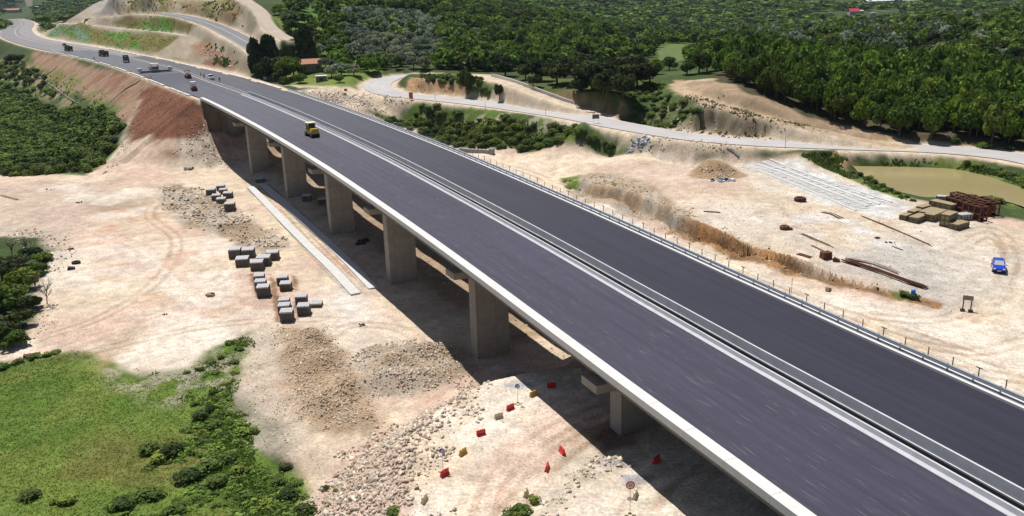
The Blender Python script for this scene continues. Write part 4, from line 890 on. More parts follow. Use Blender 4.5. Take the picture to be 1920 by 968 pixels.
# wooded ground between 400 m and 800 m
for px0, px1, d0, d1, sp, sd in ((1040, 1330, 300, 760, 8.0, 5), (1330, 2250, 520, 800, 9, 6), (820, 1060, 330, 800, 8.0, 7)):
    PG = np.array([A(px0, d0, 0), A(px1, d0, 0), A(px1, d1, 0), A(px0, d1, 0)])
    P = clear(scatter(PG, sp, sd, dens=(45, .36))); P = P[sdf(P[:, 0], P[:, 1], W1) > 0]; P = P[sdf(P[:, 0], P[:, 1], W2) > 0]
    FLD = poly((1225, 100), (1260, 82), (1335, 84), (1345, 94), (1300, 108), (1250, 128)); P = P[sdf(P[:, 0], P[:, 1], FLD) > 2]
    mass('wood', P, ['oak', 'oak', 'dark', 'young'], 4.4, 7.5, 240, .23, 8)
for a in range(13):
    t_ = a / 12; q = at(1176 + 118 * t_, 90 - 22 * t_); tree('olive_tree', 'olive', a % 4, (q[0], q[1], q[2] - .2), 4.2 + .6 * (a % 3), 6.5, 'grey olive tree in the hedge row behind the green meadow field', 'olive trees in the hedge row by the meadow', rz=a)
# olive grove on the slope
W3 = poly((640, 34), (700, 22), (790, 34), (870, 60), (930, 88), (905, 112), (860, 122), (790, 134), (742, 128), (700, 118), (665, 96), (640, 70))
P = by_size(clear(scatter(W3, 6.6, 9, dens=(25, .25))))
for a, (x, y) in enumerate(P[:110]): tree('olive_tree', 'olive', int(rv.integers(0, 4)), (x, y, tz1(x, y) - .2), rv.uniform(2.6, 3.9), rv.uniform(4.6, 6.4), 'silvery olive tree in the grove on the slope above the bend', 'olive trees of the grove above the bend', rz=rv.uniform(0, 6))
mass('grove', P[110:], ['olive', 'olive', 'olive', 'oak'], 3.4, 5.6, 280, .18, 10)
# mixed wood behind and beside the grove
for PG, sp, kk, rr_, hh, nn, dn in ((poly((600, 12), (700, -6), (850, 0), (1000, 18), (1060, 60), (1000, 100), (930, 92), (870, 58), (790, 30), (700, 18), (640, 30)), 8, ['oak', 'oak', 'dark'], 4.4, 7.5, 150, None),
                               (poly((500, 6), (600, 0), (640, 30), (640, 80), (600, 90), (570, 70), (530, 50)), 11, ['oak', 'dark', 'oak'], 4, 7, 220, (30, .46)),
                               (poly((590, 92), (640, 80), (700, 116), (770, 132), (720, 142), (640, 138), (590, 122)), 6, ['oak', 'young', 'olive'], 3, 5, 260, (20, .38)),
                               (poly((860, 124), (930, 100), (1000, 100), (1080, 96), (1080, 128), (990, 132), (930, 136)), 6, ['oak', 'young'], 3.2, 6, 260, None)):
    P = clear(scatter(PG, sp, 20 + nn, dens=dn), 1); mass('wood', P, kk, rr_, hh, int(nn * 1.6), .21, 30 + nn)
# far hills
for px0, px1, d0, d1, sp, nn in ((560, 2300, 800, 1250, 10.5, 30), (500, 2300, 1250, 2100, 16, 20), (500, 2300, 2100, 3600, 42, 26), (-150, 260, 1000, 2200, 16, 24), (-150, 300, 2200, 3600, 42, 26), (470, 620, 560, 1300, 13, 60)):
    PG = np.array([A(px0, d0, 0), A(px1, d0, 0), A(px1, d1, 0), A(px0, d1, 0)])
    P = clear(scatter(PG, sp, int(d0), dens=(90, .34 if d0 > 700 else .3)), 6)
    z_ = Tz(P[:, 0], P[:, 1]); k = (z_ - CAM_H) / np.hypot(P[:, 0], P[:, 1]) < .012; P = P[k]
    k = np.ones(len(P), bool)
    for fx, fy, fr in ((1490, 1440, 0),): pass
    fc = A(1678, 1580, 0); k &= np.hypot((P[:, 0] - fc[0]) / 150, (P[:, 1] - fc[1]) / 55) > 1
    fc = A(1605, 1320, 0); k &= np.hypot((P[:, 0] - fc[0]) / 60, (P[:, 1] - fc[1]) / 70) > 1
    mass('far', P[k], ['oak', 'oak', 'dark', 'young'], sp * .62, 8.5 if sp < 30 else 12, nn * 2, .38, int(d0) + 1)
mass_done('wood', 'woodland', 'unbroken green woodland covering the ridge and the slopes behind the white road', 'woodland')
mass_done('grove', 'olive_grove', 'silvery foliage of the upper olive grove merging into the wood', 'olive grove')
mass_done('far', 'distant_woodland', 'dark wooded hillsides across the valley at the top of the view', 'woodland')

# dark evergreen block and the trees standing one by one near the bend
BT = [(985, 150, 4.2, 8), (1015, 152, 5.4, 11), (1045, 158, 6.0, 12), (1078, 160, 6.2, 13), (1110, 168, 6.4, 13), (1140, 172, 6, 13), (1165, 166, 5.6, 12), (1195, 164, 5.5, 12), (1218, 158, 4.6, 10), (1100, 150, 6, 12), (1150, 148, 6, 12), (1190, 146, 5, 11), (1060, 146, 5.5, 11), (1025, 142, 4.5, 9), (1130, 184, 5, 11), (1168, 182, 5, 10), (1000, 164, 3, 6), (1085, 176, 4, 8)]
for a, (px, py, r, h) in enumerate(BT):
    tree('evergreen_tree', 'dark', a % 4, pt(px, py, -.3), r * .92, h * .80, 'tall dark evergreen tree of the block above the walled side road', 'dark evergreen trees above the side road', rz=a * 1.3)
tree('broadleaf_tree', 'dark', 1, pt(948, 143, -.3), 5.0, 8.2, 'broad dark tree overhanging the top of the sandy side road, left of the evergreen block')
tree('broadleaf_tree', 'dark', 2, pt(878, 176, -.5), 2.9, 10.5, 'tall narrow dark tree standing in the ochre bank beside the white road')
tree('broadleaf_tree', 'dark', 3, pt(936, 186, -.4), 1.7, 6.0, 'small slim dark tree at the foot of the bank, right of the tall narrow one')
tree('broadleaf_tree', 'oak', 1, pt(1255, 132, -.3), 3.4, 5.6, 'round tree on the meadow edge above the start of the dirt track', None)
for a, (px, py, r, h) in enumerate([(915, 132, 3.6, 6), (900, 128, 3, 5), (1230, 140, 3.4, 6), (1288, 140, 3.6, 6.5), (1310, 138, 4.2, 8), (1325, 134, 4, 8)]):
    tree('broadleaf_tree', 'oak', a % 3, pt(px, py, -.3), r, h, 'mid green tree on the meadow edge between the evergreen block and the young wood', 'trees on the meadow edge', rz=a)
# clump by the houses
CL = [('cypress', 484, 138, 4.2, 12.5, 'tall dark conifer, leftmost of the clump at the end of the upper road'), ('cypress', 502, 140, 4.2, 14.0, 'tallest dark conifer, second from the left in the clump by the houses'), ('dark', 518, 146, 5.0, 10, 'dark spreading tree in the middle of the clump by the houses'), ('oak', 537, 150, 5.4, 11, 'light green broadleaf tree in the clump, left of the tiled house'), ('dark', 497, 148, 4.6, 9.5, 'low dark tree in front of the two tall conifers'), ('cypress', 573, 118, 5.6, 14.0, 'broad dark conifer towering behind the tiled house'), ('cypress', 516, 132, 3.8, 12.5, 'slim conifer behind the spreading tree, third from the left in the clump'),
      ('oak', 552, 146, 4.6, 9, 'mid green tree touching the left gable of the tiled house'), ('dark', 530, 154, 3.6, 6.5, 'dark tree in front of the light green one, at the edge of the sandy shoulder'), ('oak', 563, 156, 2.8, 4.8, 'small tree in front of the tiled house'), ('oak', 533, 158, 2.3, 3.4, 'small round tree on the verge left of the small tree before the house'), ('olive', 622, 146, 3.6, 5, 'pale olive tree just right of the grey hut'), ('olive', 640, 142, 4.2, 5.6, 'wide pale olive tree at the right of the hut group'), ('olive', 612, 130, 4.0, 5.2, 'pale olive tree behind the hut roof'), ('olive', 664, 142, 3.6, 4.6, 'pale olive tree nearest the mouth of the bend'), ('oak', 636, 155, 2.2, 3.8, 'small green tree beside the sandy shoulder, right of the hut'), ('oak', 546, 60, 4.4, 6.5, 'dark round tree on the meadow below the smaller meadow trees'), ('oak', 525, 28, 4.2, 6, 'dark round tree on the meadow beside the dirt track'), ('oak', 585, 58, 4.4, 6, 'dark tree at the lower end of the green meadow'), ('oak', 545, 24, 3.4, 5, 'smaller tree right of the dark tree beside the dirt track')]
for a, (k, px, py, r, h, lb) in enumerate(CL):
    nm = {'cypress': 'cypress_tree', 'olive': 'olive_tree'}.get(k, 'broadleaf_tree'); tree(nm, k, a % 3, pt(px, py, -.2), r, h, lb, rz=a)
# scrub in the valley left of the embankment
V1 = poly((-60, 150), (20, 165), (75, 185), (110, 214), (150, 200), (200, 208), (228, 240), (205, 290), (165, 325), (60, 330), (-120, 330))
P = clear(scatter(V1, 3.5, 41, dens=(22, .30)))
dd = sdf(P[:, 0], P[:, 1], poly((20, 120), (100, 150), (150, 196), (160, 215), (60, 190), (0, 170))); P = P[(dd > 0) | (rv.random(len(P)) < .35)]
P = by_size(P); print('valley', len(P))
for a, (x, y) in enumerate(P[:62]): shrub(['dbush', 'bush', 'dbush'][a % 3], int(rv.integers(0, 4)), (x, y, tz1(x, y) - .3), rv.uniform(1.7, 3.0), rv.uniform(1.8, 3.6), 'leafy green thicket bush in the hollow left of the embankment', 'bushes in the hollow left of the embankment', rz=rv.uniform(0, 6))
mass('valley', P[62:], ['dbush', 'bush', 'bush'], 2.5, 2.9, 300, .22, 42); P = clear(scatter(poly((-60, 120), (50, 122), (100, 150), (110, 190), (20, 160), (-60, 150)), 5, 142, dens=(9, .47))); mass('valley', P, ['dbush', 'bush'], 2.2, 2.6, 280, .2, 143)
mass_done('valley', 'scrub', 'dark green scrub filling the far end of the hollow left of the embankment', 'scrub')
tree('broadleaf_tree', 'dark', 0, pt(30, 118, -1), 7, 7.5, 'large dark tree at the foot of the highway shoulder at the left edge')
# shrubs on the slope below the white road
V2 = poly((700, 214), (790, 196), (860, 208), (950, 222), (1050, 240), (1110, 248), (1165, 262), (1150, 280), (1000, 284), (880, 280), (800, 256), (740, 236))
P = clear(scatter(V2, 2.6, 43, dens=(12, .24))); P = by_size(P); print('slope', len(P))
mass('slope', P[95:], ['bush', 'dbush'], 1.8, 1.8, 300, .19, 48); mass_done('slope', 'scrub', 'green scrub on the upper and far parts of the overgrown slope', 'scrub')
for a, (x, y) in enumerate(P[:95]): shrub(['bush', 'dbush', 'bush'][a % 3], int(rv.integers(0, 4)), (x, y, tz1(x, y) - .2), rv.uniform(1.1, 2.3), rv.uniform(1.1, 2.3), 'green bush on the overgrown slope between the white road and the far haul road', 'bushes on the slope below the white road', rz=rv.uniform(0, 6))
V3 = poly((1170, 215), (1185, 170), (1235, 160), (1300, 185), (1310, 228), (1240, 240))
P = by_size(clear(scatter(V3, 2.6, 44, dens=(9, .36)))); mass('small', P[25:], ['bush', 'dbush'], 1.5, 1.3, 260, .2, 49)
for a, (x, y) in enumerate(P[:25]): shrub(['bush', 'bush', 'dbush'][a % 3], int(rv.integers(0, 4)), (x, y, tz1(x, y) - .2), rv.uniform(1.0, 2.1), rv.uniform(.9, 1.8), 'fresh green bush on the cut face where the side road meets the white road', 'bushes on the cut face by the junction', rz=rv.uniform(0, 6))
V4 = poly((780, 142), (880, 146), (990, 180), (1000, 190), (960, 184), (880, 170), (860, 160), (800, 152))
P = by_size(clear(scatter(V4, 2.6, 45))); mass('small', P[22:], ['dbush'], 1.6, 1.6, 260, .2, 50)
for a, (x, y) in enumerate(P[:22]): shrub(['bush', 'dbush'][a % 2], int(rv.integers(0, 4)), (x, y, tz1(x, y) - .2), rv.uniform(1.1, 2.0), rv.uniform(1.0, 2.2), 'dark green bush along the crest of the ochre bank', 'bushes on the crest of the ochre bank', rz=rv.uniform(0, 6))
V5 = poly((1505, 291), (1560, 288), (1700, 294), (1800, 300), (1880, 318), (1950, 345), (1950, 365), (1860, 322), (1780, 309), (1600, 300), (1570, 305))
P = by_size(clear(scatter(V5, 2.0, 46))); mass('small', P[24:], ['bush', 'dbush'], 1.3, .9, 200, .22, 51)
for a, (x, y) in enumerate(P[:24]): shrub(['bush', 'dbush'][a % 2], int(rv.integers(0, 4)), (x, y, tz1(x, y) - .2), rv.uniform(.8, 1.6), rv.uniform(.5, 1.3), 'low green bush on the far bank of the muddy pond', 'bushes on the far bank of the pond', rz=rv.uniform(0, 6))
for a, (px, py, r, h) in enumerate([(1598, 325, .9, .8), (1612, 330, 1.1, 1), (1628, 338, 1.2, 1.2), (1640, 344, 1.3, 1.1), (1655, 350, 1, .9), (1668, 358, 1, .8), (1682, 364, .9, .8), (1700, 371, .8, .7), (1712, 377, .8, .6)]): shrub('dbush', a % 4, pt(px, py, -.1), r, h, 'dark bush along the near bank of the pond', 'bushes on the near bank of the pond', rz=a)
for a, (px, py, r, h) in enumerate([(1800, 376, 1.2, 1.0), (1822, 378, 1.8, 1.5), (1848, 380, 2.0, 1.5), (1874, 381, 1.6, 1.2)]): shrub('dbush', a % 4, pt(px, py, -.1), r, h, 'dark bush behind the rusty steel frames', 'bushes behind the rusty steel frames', rz=a)
V6 = poly((1700, 262), (1800, 272), (1950, 295), (1950, 286), (1800, 262))
P = by_size(clear(scatter(V6, 3.0, 47))); mass('small', P[12:], ['bush', 'dbush'], 1.7, 1.8, 240, .2, 52); mass_done('small', 'scrub', 'small bushes merging along the banks of the white road and the pond', 'scrub')
for a, (x, y) in enumerate(P[:12]): shrub(['bush', 'dbush'][a % 2], int(rv.integers(0, 4)), (x, y, tz1(x, y) - .2), rv.uniform(1.1, 2.2), rv.uniform(1.1, 2.4), 'bush between the young wood and the right end of the white road', 'bushes at the edge of the young wood', rz=rv.uniform(0, 6))
# hollow at the left edge of the yard
for a, (px, py, r, h) in enumerate([(10, 640, 2.4, 4.2), (-10, 590, 3.2, 5.6), (35, 612, 2.2, 4.0), (20, 570, 3.0, 5.0), (55, 580, 2.0, 3.4), (45, 540, 2.6, 4.4), (5, 530, 3.2, 5.0), (70, 515, 2.0, 3.0), (35, 500, 2.4, 3.6), (82, 488, 1.9, 2.6), (60, 478, 1.8, 2.4), (-20, 500, 3, 4.5), (-30, 640, 3, 5), (25, 650, 1.9, 3)]):
    tree('broadleaf_tree', ['dark', 'oak'][a % 2], a % 3, pt(px, py, -.3), r * 1.25, h * 1.0, 'dark green tree crowded in the hollow at the left edge of the yard', 'trees in the hollow at the left edge', rz=a * .9)
def dead_tree(p, h, seed, label, group=None):
    r = random.Random(seed); t = empty('dead_tree', p); tag(t, label, 'tree', group); mb = MB(); mb.tube((0, 0, -.2), (.05 * h, 0, .4 * h), .09, 6, r2=.06); mb.build('trunk', M['deadwood'], t)
    for q in range(7):
        mb = MB(); a = r.uniform(0, 6.3); z0 = h * r.uniform(.18, .42); p0 = Vector((.05 * h * z0 / (.4 * h), 0, z0)); d = Vector((math.cos(a), math.sin(a), r.uniform(1.0, 2.0))).normalized(); L = h * r.uniform(.4, .6); p1 = p0 + d * L * .5
        mb.tube(p0, p1, .05, 5, r2=.03)
        for k in range(6):
            d2 = (d + Vector((r.uniform(-1, 1), r.uniform(-1, 1), r.uniform(-.3, .7))) * .7).normalized(); s_ = p0 + (p1 - p0) * r.uniform(.4, 1); e_ = s_ + d2 * L * r.uniform(.3, .6); mb.tube(s_, e_, .025, 4, r2=.012)
            for k2 in range(3): d3 = (d2 + Vector((r.uniform(-1, 1), r.uniform(-1, 1), r.uniform(-.5, .8))) * .7).normalized(); s2 = s_ + (e_ - s_) * r.uniform(.4, 1); mb.tube(s2, s2 + d3 * L * .25, .014, 3, r2=.006)
        mb.build('branch', M['deadwood'], t)
for a, (px, py, h, lb) in enumerate([(88, 570, 5.4, 'bare forked dead tree, rightmost of those around the left hollow'), (66, 545, 5.0, 'bare dead tree among green crowns, just behind the forked one'), (40, 515, 4.6, 'bare twiggy tree in the middle of the left hollow'), (22, 478, 4.2, 'bare grey tree at the upper rim of the left hollow'), (47, 470, 3.6, 'thin bare tree at the upper right rim of the left hollow')]): dead_tree(pt(px, py, -.2), h, a, lb)
# bushes of the grass field
GB = [(280, 845, 1.5, 1.2), (320, 852, 1.7, 1.3), (300, 862, 1.4, 1.0), (380, 785, 1.6, 1.2), (400, 800, 1.4, 1.0), (395, 770, 1.0, .9), (455, 815, 1.2, .9), (475, 812, .9, .7), (365, 760, .7, .6), (400, 738, .8, .6), (420, 720, .8, .5), (430, 862, 1.5, 1.0), (390, 880, 1.8, 1.3), (350, 900, 1.7, 1.2), (450, 885, 1.3, 1.0), (410, 910, 1.5, 1.1), (520, 905, 1.2, .8), (540, 930, 1.5, 1.0), (500, 950, 1.2, .8), (570, 960, 1.5, .9), (280, 930, 1.8, 1.1), (230, 950, 1.6, 1.0), (120, 940, 1.5, .9), (60, 930, 1.6, .9), (330, 960, 1.4, .9), (610, 918, .6, .5), (632, 920, .5, .5), (535, 880, 1.1, .7)]
for a, (px, py, r, h) in enumerate(GB): shrub(['bush', 'dbush'][a % 2], a % 4, pt(px, py, -.1), r, h, 'dense low bush in the lower part of the grass field', 'bushes of the grass field', rz=a)
for a, (px, py, r, h) in enumerate([(430, 645, .9, .6), (450, 655, .9, .6), (415, 670, .9, .6), (440, 680, .8, .5), (395, 680, .9, .5), (375, 695, .8, .5), (440, 700, .8, .4), (405, 700, .7, .4), (350, 700, .6, .4), (60, 672, 1.1, .7), (85, 668, 1.0, .7), (105, 662, .9, .6), (35, 680, 1.1, .7), (10, 690, 1.2, .8)]): shrub('bush', a % 4, pt(px, py, -.05), r, h, 'low weed clump along the upper edge of the grass field', 'weed clumps at the upper edge of the field', rz=a)
for a, (px, py, r, h, lb) in enumerate([(740, 964, .9, .8, 'bush at the bottom edge, on the rubble bank of the haul road'), (980, 960, 1.2, .9, 'largest bush on the stony rim between the two haul roads'), (1002, 940, .8, .7, 'smaller bush at the upper end of the stony rim'), (960, 968, 1.0, .7, 'lowest bush of the stony rim, at the bottom edge'), (1065, 342, 1.3, .7, 'solitary bush on the left tip of the earth bank beside the far haul road'), (1715, 556, 1.1, .5, 'grass-green bush at the right end of the ochre bank'), (1695, 548, .8, .4, 'small bush left of the one at the end of the ochre bank')]): shrub('bush', a % 4, pt(px, py, -.1), r, h, lb, rz=a)
FB = poly((220, 1000), (230, 935), (300, 850), (370, 780), (420, 730), (460, 800), (480, 850), (560, 900), (600, 1000))
P = by_size(scatter(FB, 1.15, 61, dens=(4.5, .40)))
mass('field', P, ['bush', 'bush', 'dbush'], .85, .55, 130, .20, 62, (1.15, 1.2, 1)); P = scatter(FIELD, 2.6, 63, dens=(7, .60)); mass('field', P, ['bush'], .7, .28, 90, .22, 64, (1.25, 1.25, 1)); mass_done('field', 'scrub', 'low tangled scrub thickening towards the lower right of the grass field', 'scrub')
# tufts of grass and weeds
def _feather(x, y, P, seed):
    r = np.random.default_rng(seed); d = -sdf(x, y, P) + (fbm(x, y, 6, 3, seed) - .5) * 9
    return r.uniform(0, 1, len(x)) < sst(-.3, 3.5, d)
def tufts(P, n, hmin, hmax, seed, cols, name, label, wid=.16, dens=None, blades=3):
    r = np.random.default_rng(seed); P = np.asarray(P)[:, :2]; x = r.uniform(P[:, 0].min(), P[:, 0].max(), n * 3); y = r.uniform(P[:, 1].min(), P[:, 1].max(), n * 3)
    k = sdf(x, y, P) < 0; x, y = x[k][:n], y[k][:n]
    if dens: k = fbm(x, y, dens[0], 3, seed + 5) > dens[1]; x, y = x[k], y[k]
    k = _feather(x, y, P, seed + 8); x, y = x[k], y[k]
    x = np.repeat(x, blades) + r.normal(size=len(x) * blades) * .10; y = np.repeat(y, blades) + r.normal(size=len(y) * blades) * .10; z = Tz(x, y) - .03
    a = r.uniform(0, 6.28, len(x)); h = r.uniform(hmin, hmax, len(x)); l = r.normal(size=(len(x), 2)) * h[:, None] * .45 + np.array([.12, -.05]) * h[:, None]; wd = wid * r.uniform(.6, 1.4, len(x))
    p0 = np.stack([x - np.cos(a) * wd, y - np.sin(a) * wd, z], -1); p1 = np.stack([x + np.cos(a) * wd, y + np.sin(a) * wd, z], -1); p2 = np.stack([x + l[:, 0], y + l[:, 1], z + h], -1)
    V = np.stack([p0, p1, p2], 1).reshape(-1, 3); ci = r.integers(0, len(cols), len(x)); f = fbm(x, y, 6, 3, 77)
    c = np.array(cols)[ci] * r.uniform(.85, 1.15, len(x))[:, None] * (.6 + .8 * f)[:, None]; c = np.repeat(c, 3, 0)
    o = npmesh(name, V, np.arange(len(V)).reshape(-1, 3), M['leafs'], col=c); tag(o, label, 'grass', kind='stuff')
tufts(FIELD, 34000, .05, .17, 51, [(.17, .29, .04), (.19, .31, .045), (.16, .27, .035), (.24, .30, .06)], 'grass', 'tall rough green grass of the field at the lower left', .09)
tufts(poly((250, 1000), (230, 900), (330, 840), (380, 760), (440, 700), (470, 800), (480, 850), (560, 900), (600, 1000)), 7000, .08, .34, 52, [(.17, .26, .055), (.13, .21, .045)], 'weeds', 'darker green weeds thickening towards the foot of the field', .18, dens=(5, .45))
tufts(V2, 6000, .3, .8, 53, [(.14, .20, .045), (.18, .21, .06), (.20, .17, .07)], 'weeds', 'mixed weeds between the bushes below the white road', .3)
tufts(V1, 7000, .4, 1.1, 54, [(.10, .16, .035), (.15, .17, .05)], 'weeds', 'weeds on the floor of the hollow left of the embankment', .4)
tufts(poly((60, 120), (150, 140), (200, 175), (240, 220), (210, 222), (150, 190), (80, 160)), 900, .3, .8, 55, [(.10, .12, .035), (.06, .09, .02)], 'weeds', 'scattered weed tufts on the lower embankment slope', .3, dens=(6, .5))

tufts(poly((1500, 291), (1560, 287), (1700, 293), (1800, 299), (1880, 317), (1960, 347), (1960, 368), (1870, 330), (1780, 311), (1600, 303), (1585, 316), (1640, 345), (1720, 382), (1640, 358), (1570, 325)), 7000, .2, .7, 56, [(.12, .19, .04), (.09, .15, .03), (.17, .19, .06)], 'reeds', 'green reeds and weeds around the muddy pond', .25)
tufts(poly((1180, 222), (1320, 178), (1400, 206), (1500, 234), (1600, 258), (1350, 260), (1250, 245)), 900, .2, .6, 57, [(.13, .17, .05), (.20, .17, .08)], 'weeds', 'thin weeds on the bare cut below the dirt track', .25, dens=(4, .5))
tufts(poly((1330, 190), (1420, 214), (1500, 232), (1540, 242), (1500, 238), (1400, 212)), 900, .1, .4, 58, [(.17, .20, .06)], 'verge_grass', 'yellow-green verge between the dirt track and the cut', .25)
tufts(poly((1080, 345), (1200, 362), (1290, 405), (1420, 462), (1600, 525), (1760, 572), (1740, 562), (1600, 516), (1420, 452), (1280, 392), (1200, 352), (1100, 332)), 500, .1, .3, 59, [(.13, .17, .05), (.22, .18, .08)], 'weeds', 'dry weeds along the crest of the ochre earth bank', .16, dens=(5, .5))
tufts(poly((350, 700), (280, 706), (240, 690), (330, 700), (400, 655), (470, 625), (480, 650), (450, 720), (430, 770), (330, 760)), 2600, .1, .35, 60, [(.15, .22, .05), (.19, .23, .06)], 'weeds', 'sparse green weeds between the grass field and the sandy yard', .12, dens=(4, .5))

tufts(poly((180, 30), (205, 10), (260, -2), (430, -2), (455, 25), (470, 58), (430, 48), (350, 22), (250, 20)), 5000, .4, 1.3, 62, [(.20, .22, .06), (.13, .17, .04), (.24, .18, .08)], 'weeds', 'patchy yellow-green weeds on the hillside above the upper road', .6, dens=(9, .45))
tufts(poly((90, 68), (112, 46), (180, 50), (340, 66), (320, 85), (295, 97), (170, 84)), 6500, .15, .5, 63, [(.15, .34, .04), (.18, .32, .05), (.30, .28, .08)], 'terrace_grass', 'green and reddish grass on the lower terrace beside the highway', .5)
tufts(poly((208, 48), (240, 31), (290, 29), (345, 38), (370, 48), (352, 61), (280, 58)), 4500, .15, .5, 64, [(.15, .34, .04), (.18, .32, .05), (.30, .27, .08)], 'terrace_grass', 'green grass on the upper terrace below the upper road', .5)
tufts(poly((372, 84), (385, 78), (420, 88), (440, 100), (415, 100)), 500, .4, 1.2, 65, [(.10, .14, .035)], 'weeds', 'dark weeds at the top of the brown cut between the two roads', .5)
tufts(poly((395, 118), (405, 104), (450, 112), (440, 124), (415, 128)), 700, .5, 1.5, 66, [(.10, .16, .035)], 'weeds', 'green weeds above the red heap beside the highway', .5)
tufts(poly((0, 118), (60, 122), (140, 165), (210, 208), (190, 215), (100, 190), (0, 170)), 3500, .3, 1.0, 67, [(.12, .16, .045), (.20, .18, .08), (.08, .12, .03)], 'weeds', 'mixed scrub weeds between the embankment drain and the hollow', .4, dens=(6, .42))

# ------------------------------------------------------------------ loose stone
M['stone'] = mat('broken_limestone', attr='cov', rough=.92, var=.12, vscale=1.2, spec=.25)
ICO = None
def rocks(P, n, smin, smax, seed, cols, name, label, dens=None, flat=.7, power=2.2):
    """fresh broken stone: angular lumps lying on the ground"""
    r = np.random.default_rng(seed); P = np.asarray(P)[:, :2]; n = int(n * 2.2); x = r.uniform(P[:, 0].min() - 2, P[:, 0].max() + 2, n * 4); y = r.uniform(P[:, 1].min() - 2, P[:, 1].max() + 2, n * 4)
    k = sdf(x, y, P) < 1.5; x, y = x[k][:n], y[k][:n]
    if dens: k = fbm(x, y, dens[0], 3, seed + 5) > dens[1]; x, y = x[k], y[k]
    dd = -sdf(x, y, P) + (fbm(x, y, 4, 3, seed + 9) - .5) * 5; k = r.uniform(0, 1, len(x)) < sst(-.5, 2.6, dd) * (.35 + .65 * sst(.38, .55, fbm(x, y, 3, 3, seed + 3))); x, y = x[k], y[k]
    n = len(x); s = (smin + (smax - smin) * r.uniform(0, 1, n) ** (power + 1)) * .62; z = Tz(x, y)
    B = np.array([[-1, -1, -1], [1, -1, -1], [1, 1, -1], [-1, 1, -1], [-1, -1, 1], [1, -1, 1], [1, 1, 1], [-1, 1, 1]], float)
    Fq = np.array([[0, 3, 2, 1], [4, 5, 6, 7], [0, 1, 5, 4], [1, 2, 6, 5], [2, 3, 7, 6], [3, 0, 4, 7]])
    V = B[None] * (1 - .55 * r.uniform(0, 1, (n, 8, 3))) * s[:, None, None] * r.uniform(.6, 1.25, (n, 1, 3)) * np.array([1, 1, flat])
    a = r.uniform(0, 6.28, n); t = r.normal(size=(n, 2)) * .4; ca, sa = np.cos(a)[:, None], np.sin(a)[:, None]
    X_ = V[:, :, 0] * ca - V[:, :, 1] * sa; Y_ = V[:, :, 0] * sa + V[:, :, 1] * ca; Z_ = V[:, :, 2] + X_ * t[:, :1] + Y_ * t[:, 1:]
    V = np.stack([X_ + x[:, None], Y_ + y[:, None], Z_ + (z + s * flat * .25)[:, None]], -1).reshape(-1, 3)
    Qf = (Fq[None] + (np.arange(n) * 8)[:, None, None]).reshape(-1, 4)
    c = np.array(cols)[r.integers(0, len(cols), n)] * r.uniform(.75, 1.2, n)[:, None]
    o = npmesh(name, V, Qf, M['stone'], col=np.repeat(c, 8, 0)); tag(o, label, 'stones', kind='stuff')
LS = [(.55, .47, .38), (.48, .39, .31), (.60, .53, .44), (.40, .33, .26), (.52, .40, .31)]
DK = [(.46, .36, .26), (.38, .27, .17), (.54, .45, .34), (.60, .53, .43)]
rocks(BANK, 9000, .06, .48, 61, LS, 'rubble', 'pink and cream broken stone on the bank of the haul road', power=3.2)
rocks(poly((300, 352), (345, 345), (410, 372), (470, 410), (545, 455), (500, 482), (420, 450), (340, 420), (300, 385)), 2300, .10, .62, 62, LS + DK[:1], 'rubble', 'big blocks of broken rock between the two upper groups of block pallets', power=2.6)
rocks(poly((520, 612), (610, 610), (660, 680), (700, 740), (720, 800), (650, 815), (560, 790), (520, 700)), 8000, .05, .26, 63, DK, 'rubble', 'brown stony gravel heap between the grass field and the haul road', power=2.5)
rocks(poly((640, 690), (690, 650), (780, 635), (870, 645), (900, 690), (860, 715), (760, 750), (700, 745)), 5500, .05, .30, 64, LS + DK, 'rubble', 'row of tipped grey gravel heaps beside the deck shadow', power=2.8)
rocks(poly((430, 740), (470, 640), (520, 620), (560, 780), (600, 880), (560, 860), (470, 840)), 1400, .05, .22, 65, LS + DK, 'gravel', 'thin gravel scatter beside the grass field', power=3)
rocks(poly((330, 268), (400, 258), (440, 290), (480, 325), (400, 312), (330, 305)), 900, .10, .5, 66, LS + DK, 'rubble', 'pale stones at the foot of the red soil cone', power=2.4)
rocks(poly((262, 170), (345, 178), (372, 205), (392, 250), (375, 262), (300, 268), (250, 262), (240, 235)), 2600, .05, .26, 67, [(.17, .08, .05), (.22, .10, .06), (.13, .06, .04), (.35, .28, .22)], 'red_rubble', 'red-brown clods on the soil cone by the abutment', power=2.4)
rocks(poly((1040, 930), (1070, 880), (1110, 858), (1190, 850), (1180, 875), (1100, 905), (1050, 955), (1000, 990), (990, 975)), 1500, .06, .38, 68, LS, 'rubble', 'stony rim between the two haul roads', power=2.8)
rocks(poly((240, 235), (262, 225), (240, 300), (200, 328), (180, 332), (215, 290)), 500, .10, .5, 69, LS, 'rubble', 'broken stone along the edge of the left hollow', power=2.6)
rocks(poly((570, 172), (720, 176), (775, 192), (700, 210), (640, 203), (600, 186)), 1300, .15, .6, 70, LS, 'rubble', 'stone slope below the far shoulder of the highway', power=2.4)
rocks(poly((1050, 345), (1130, 322), (1200, 350), (1420, 458), (1600, 525), (1770, 575), (1770, 582), (1600, 548), (1400, 495), (1180, 408)), 2600, .07, .38, 71, DK + [(.26, .13, .06)], 'rubble', 'clods and stones along the ochre earth bank', power=2.8)
rocks(YARD, 3600, .04, .20, 72, LS, 'gravel', 'pale gravel scattered over the casting yard', power=3)
rocks(poly((1185, 256), (1228, 256), (1218, 284), (1180, 282)), 160, .3, .9, 73, [(.30, .31, .35), (.38, .39, .42)], 'rubble', 'grey stone pile at the end of the bushy slope', power=1.5)
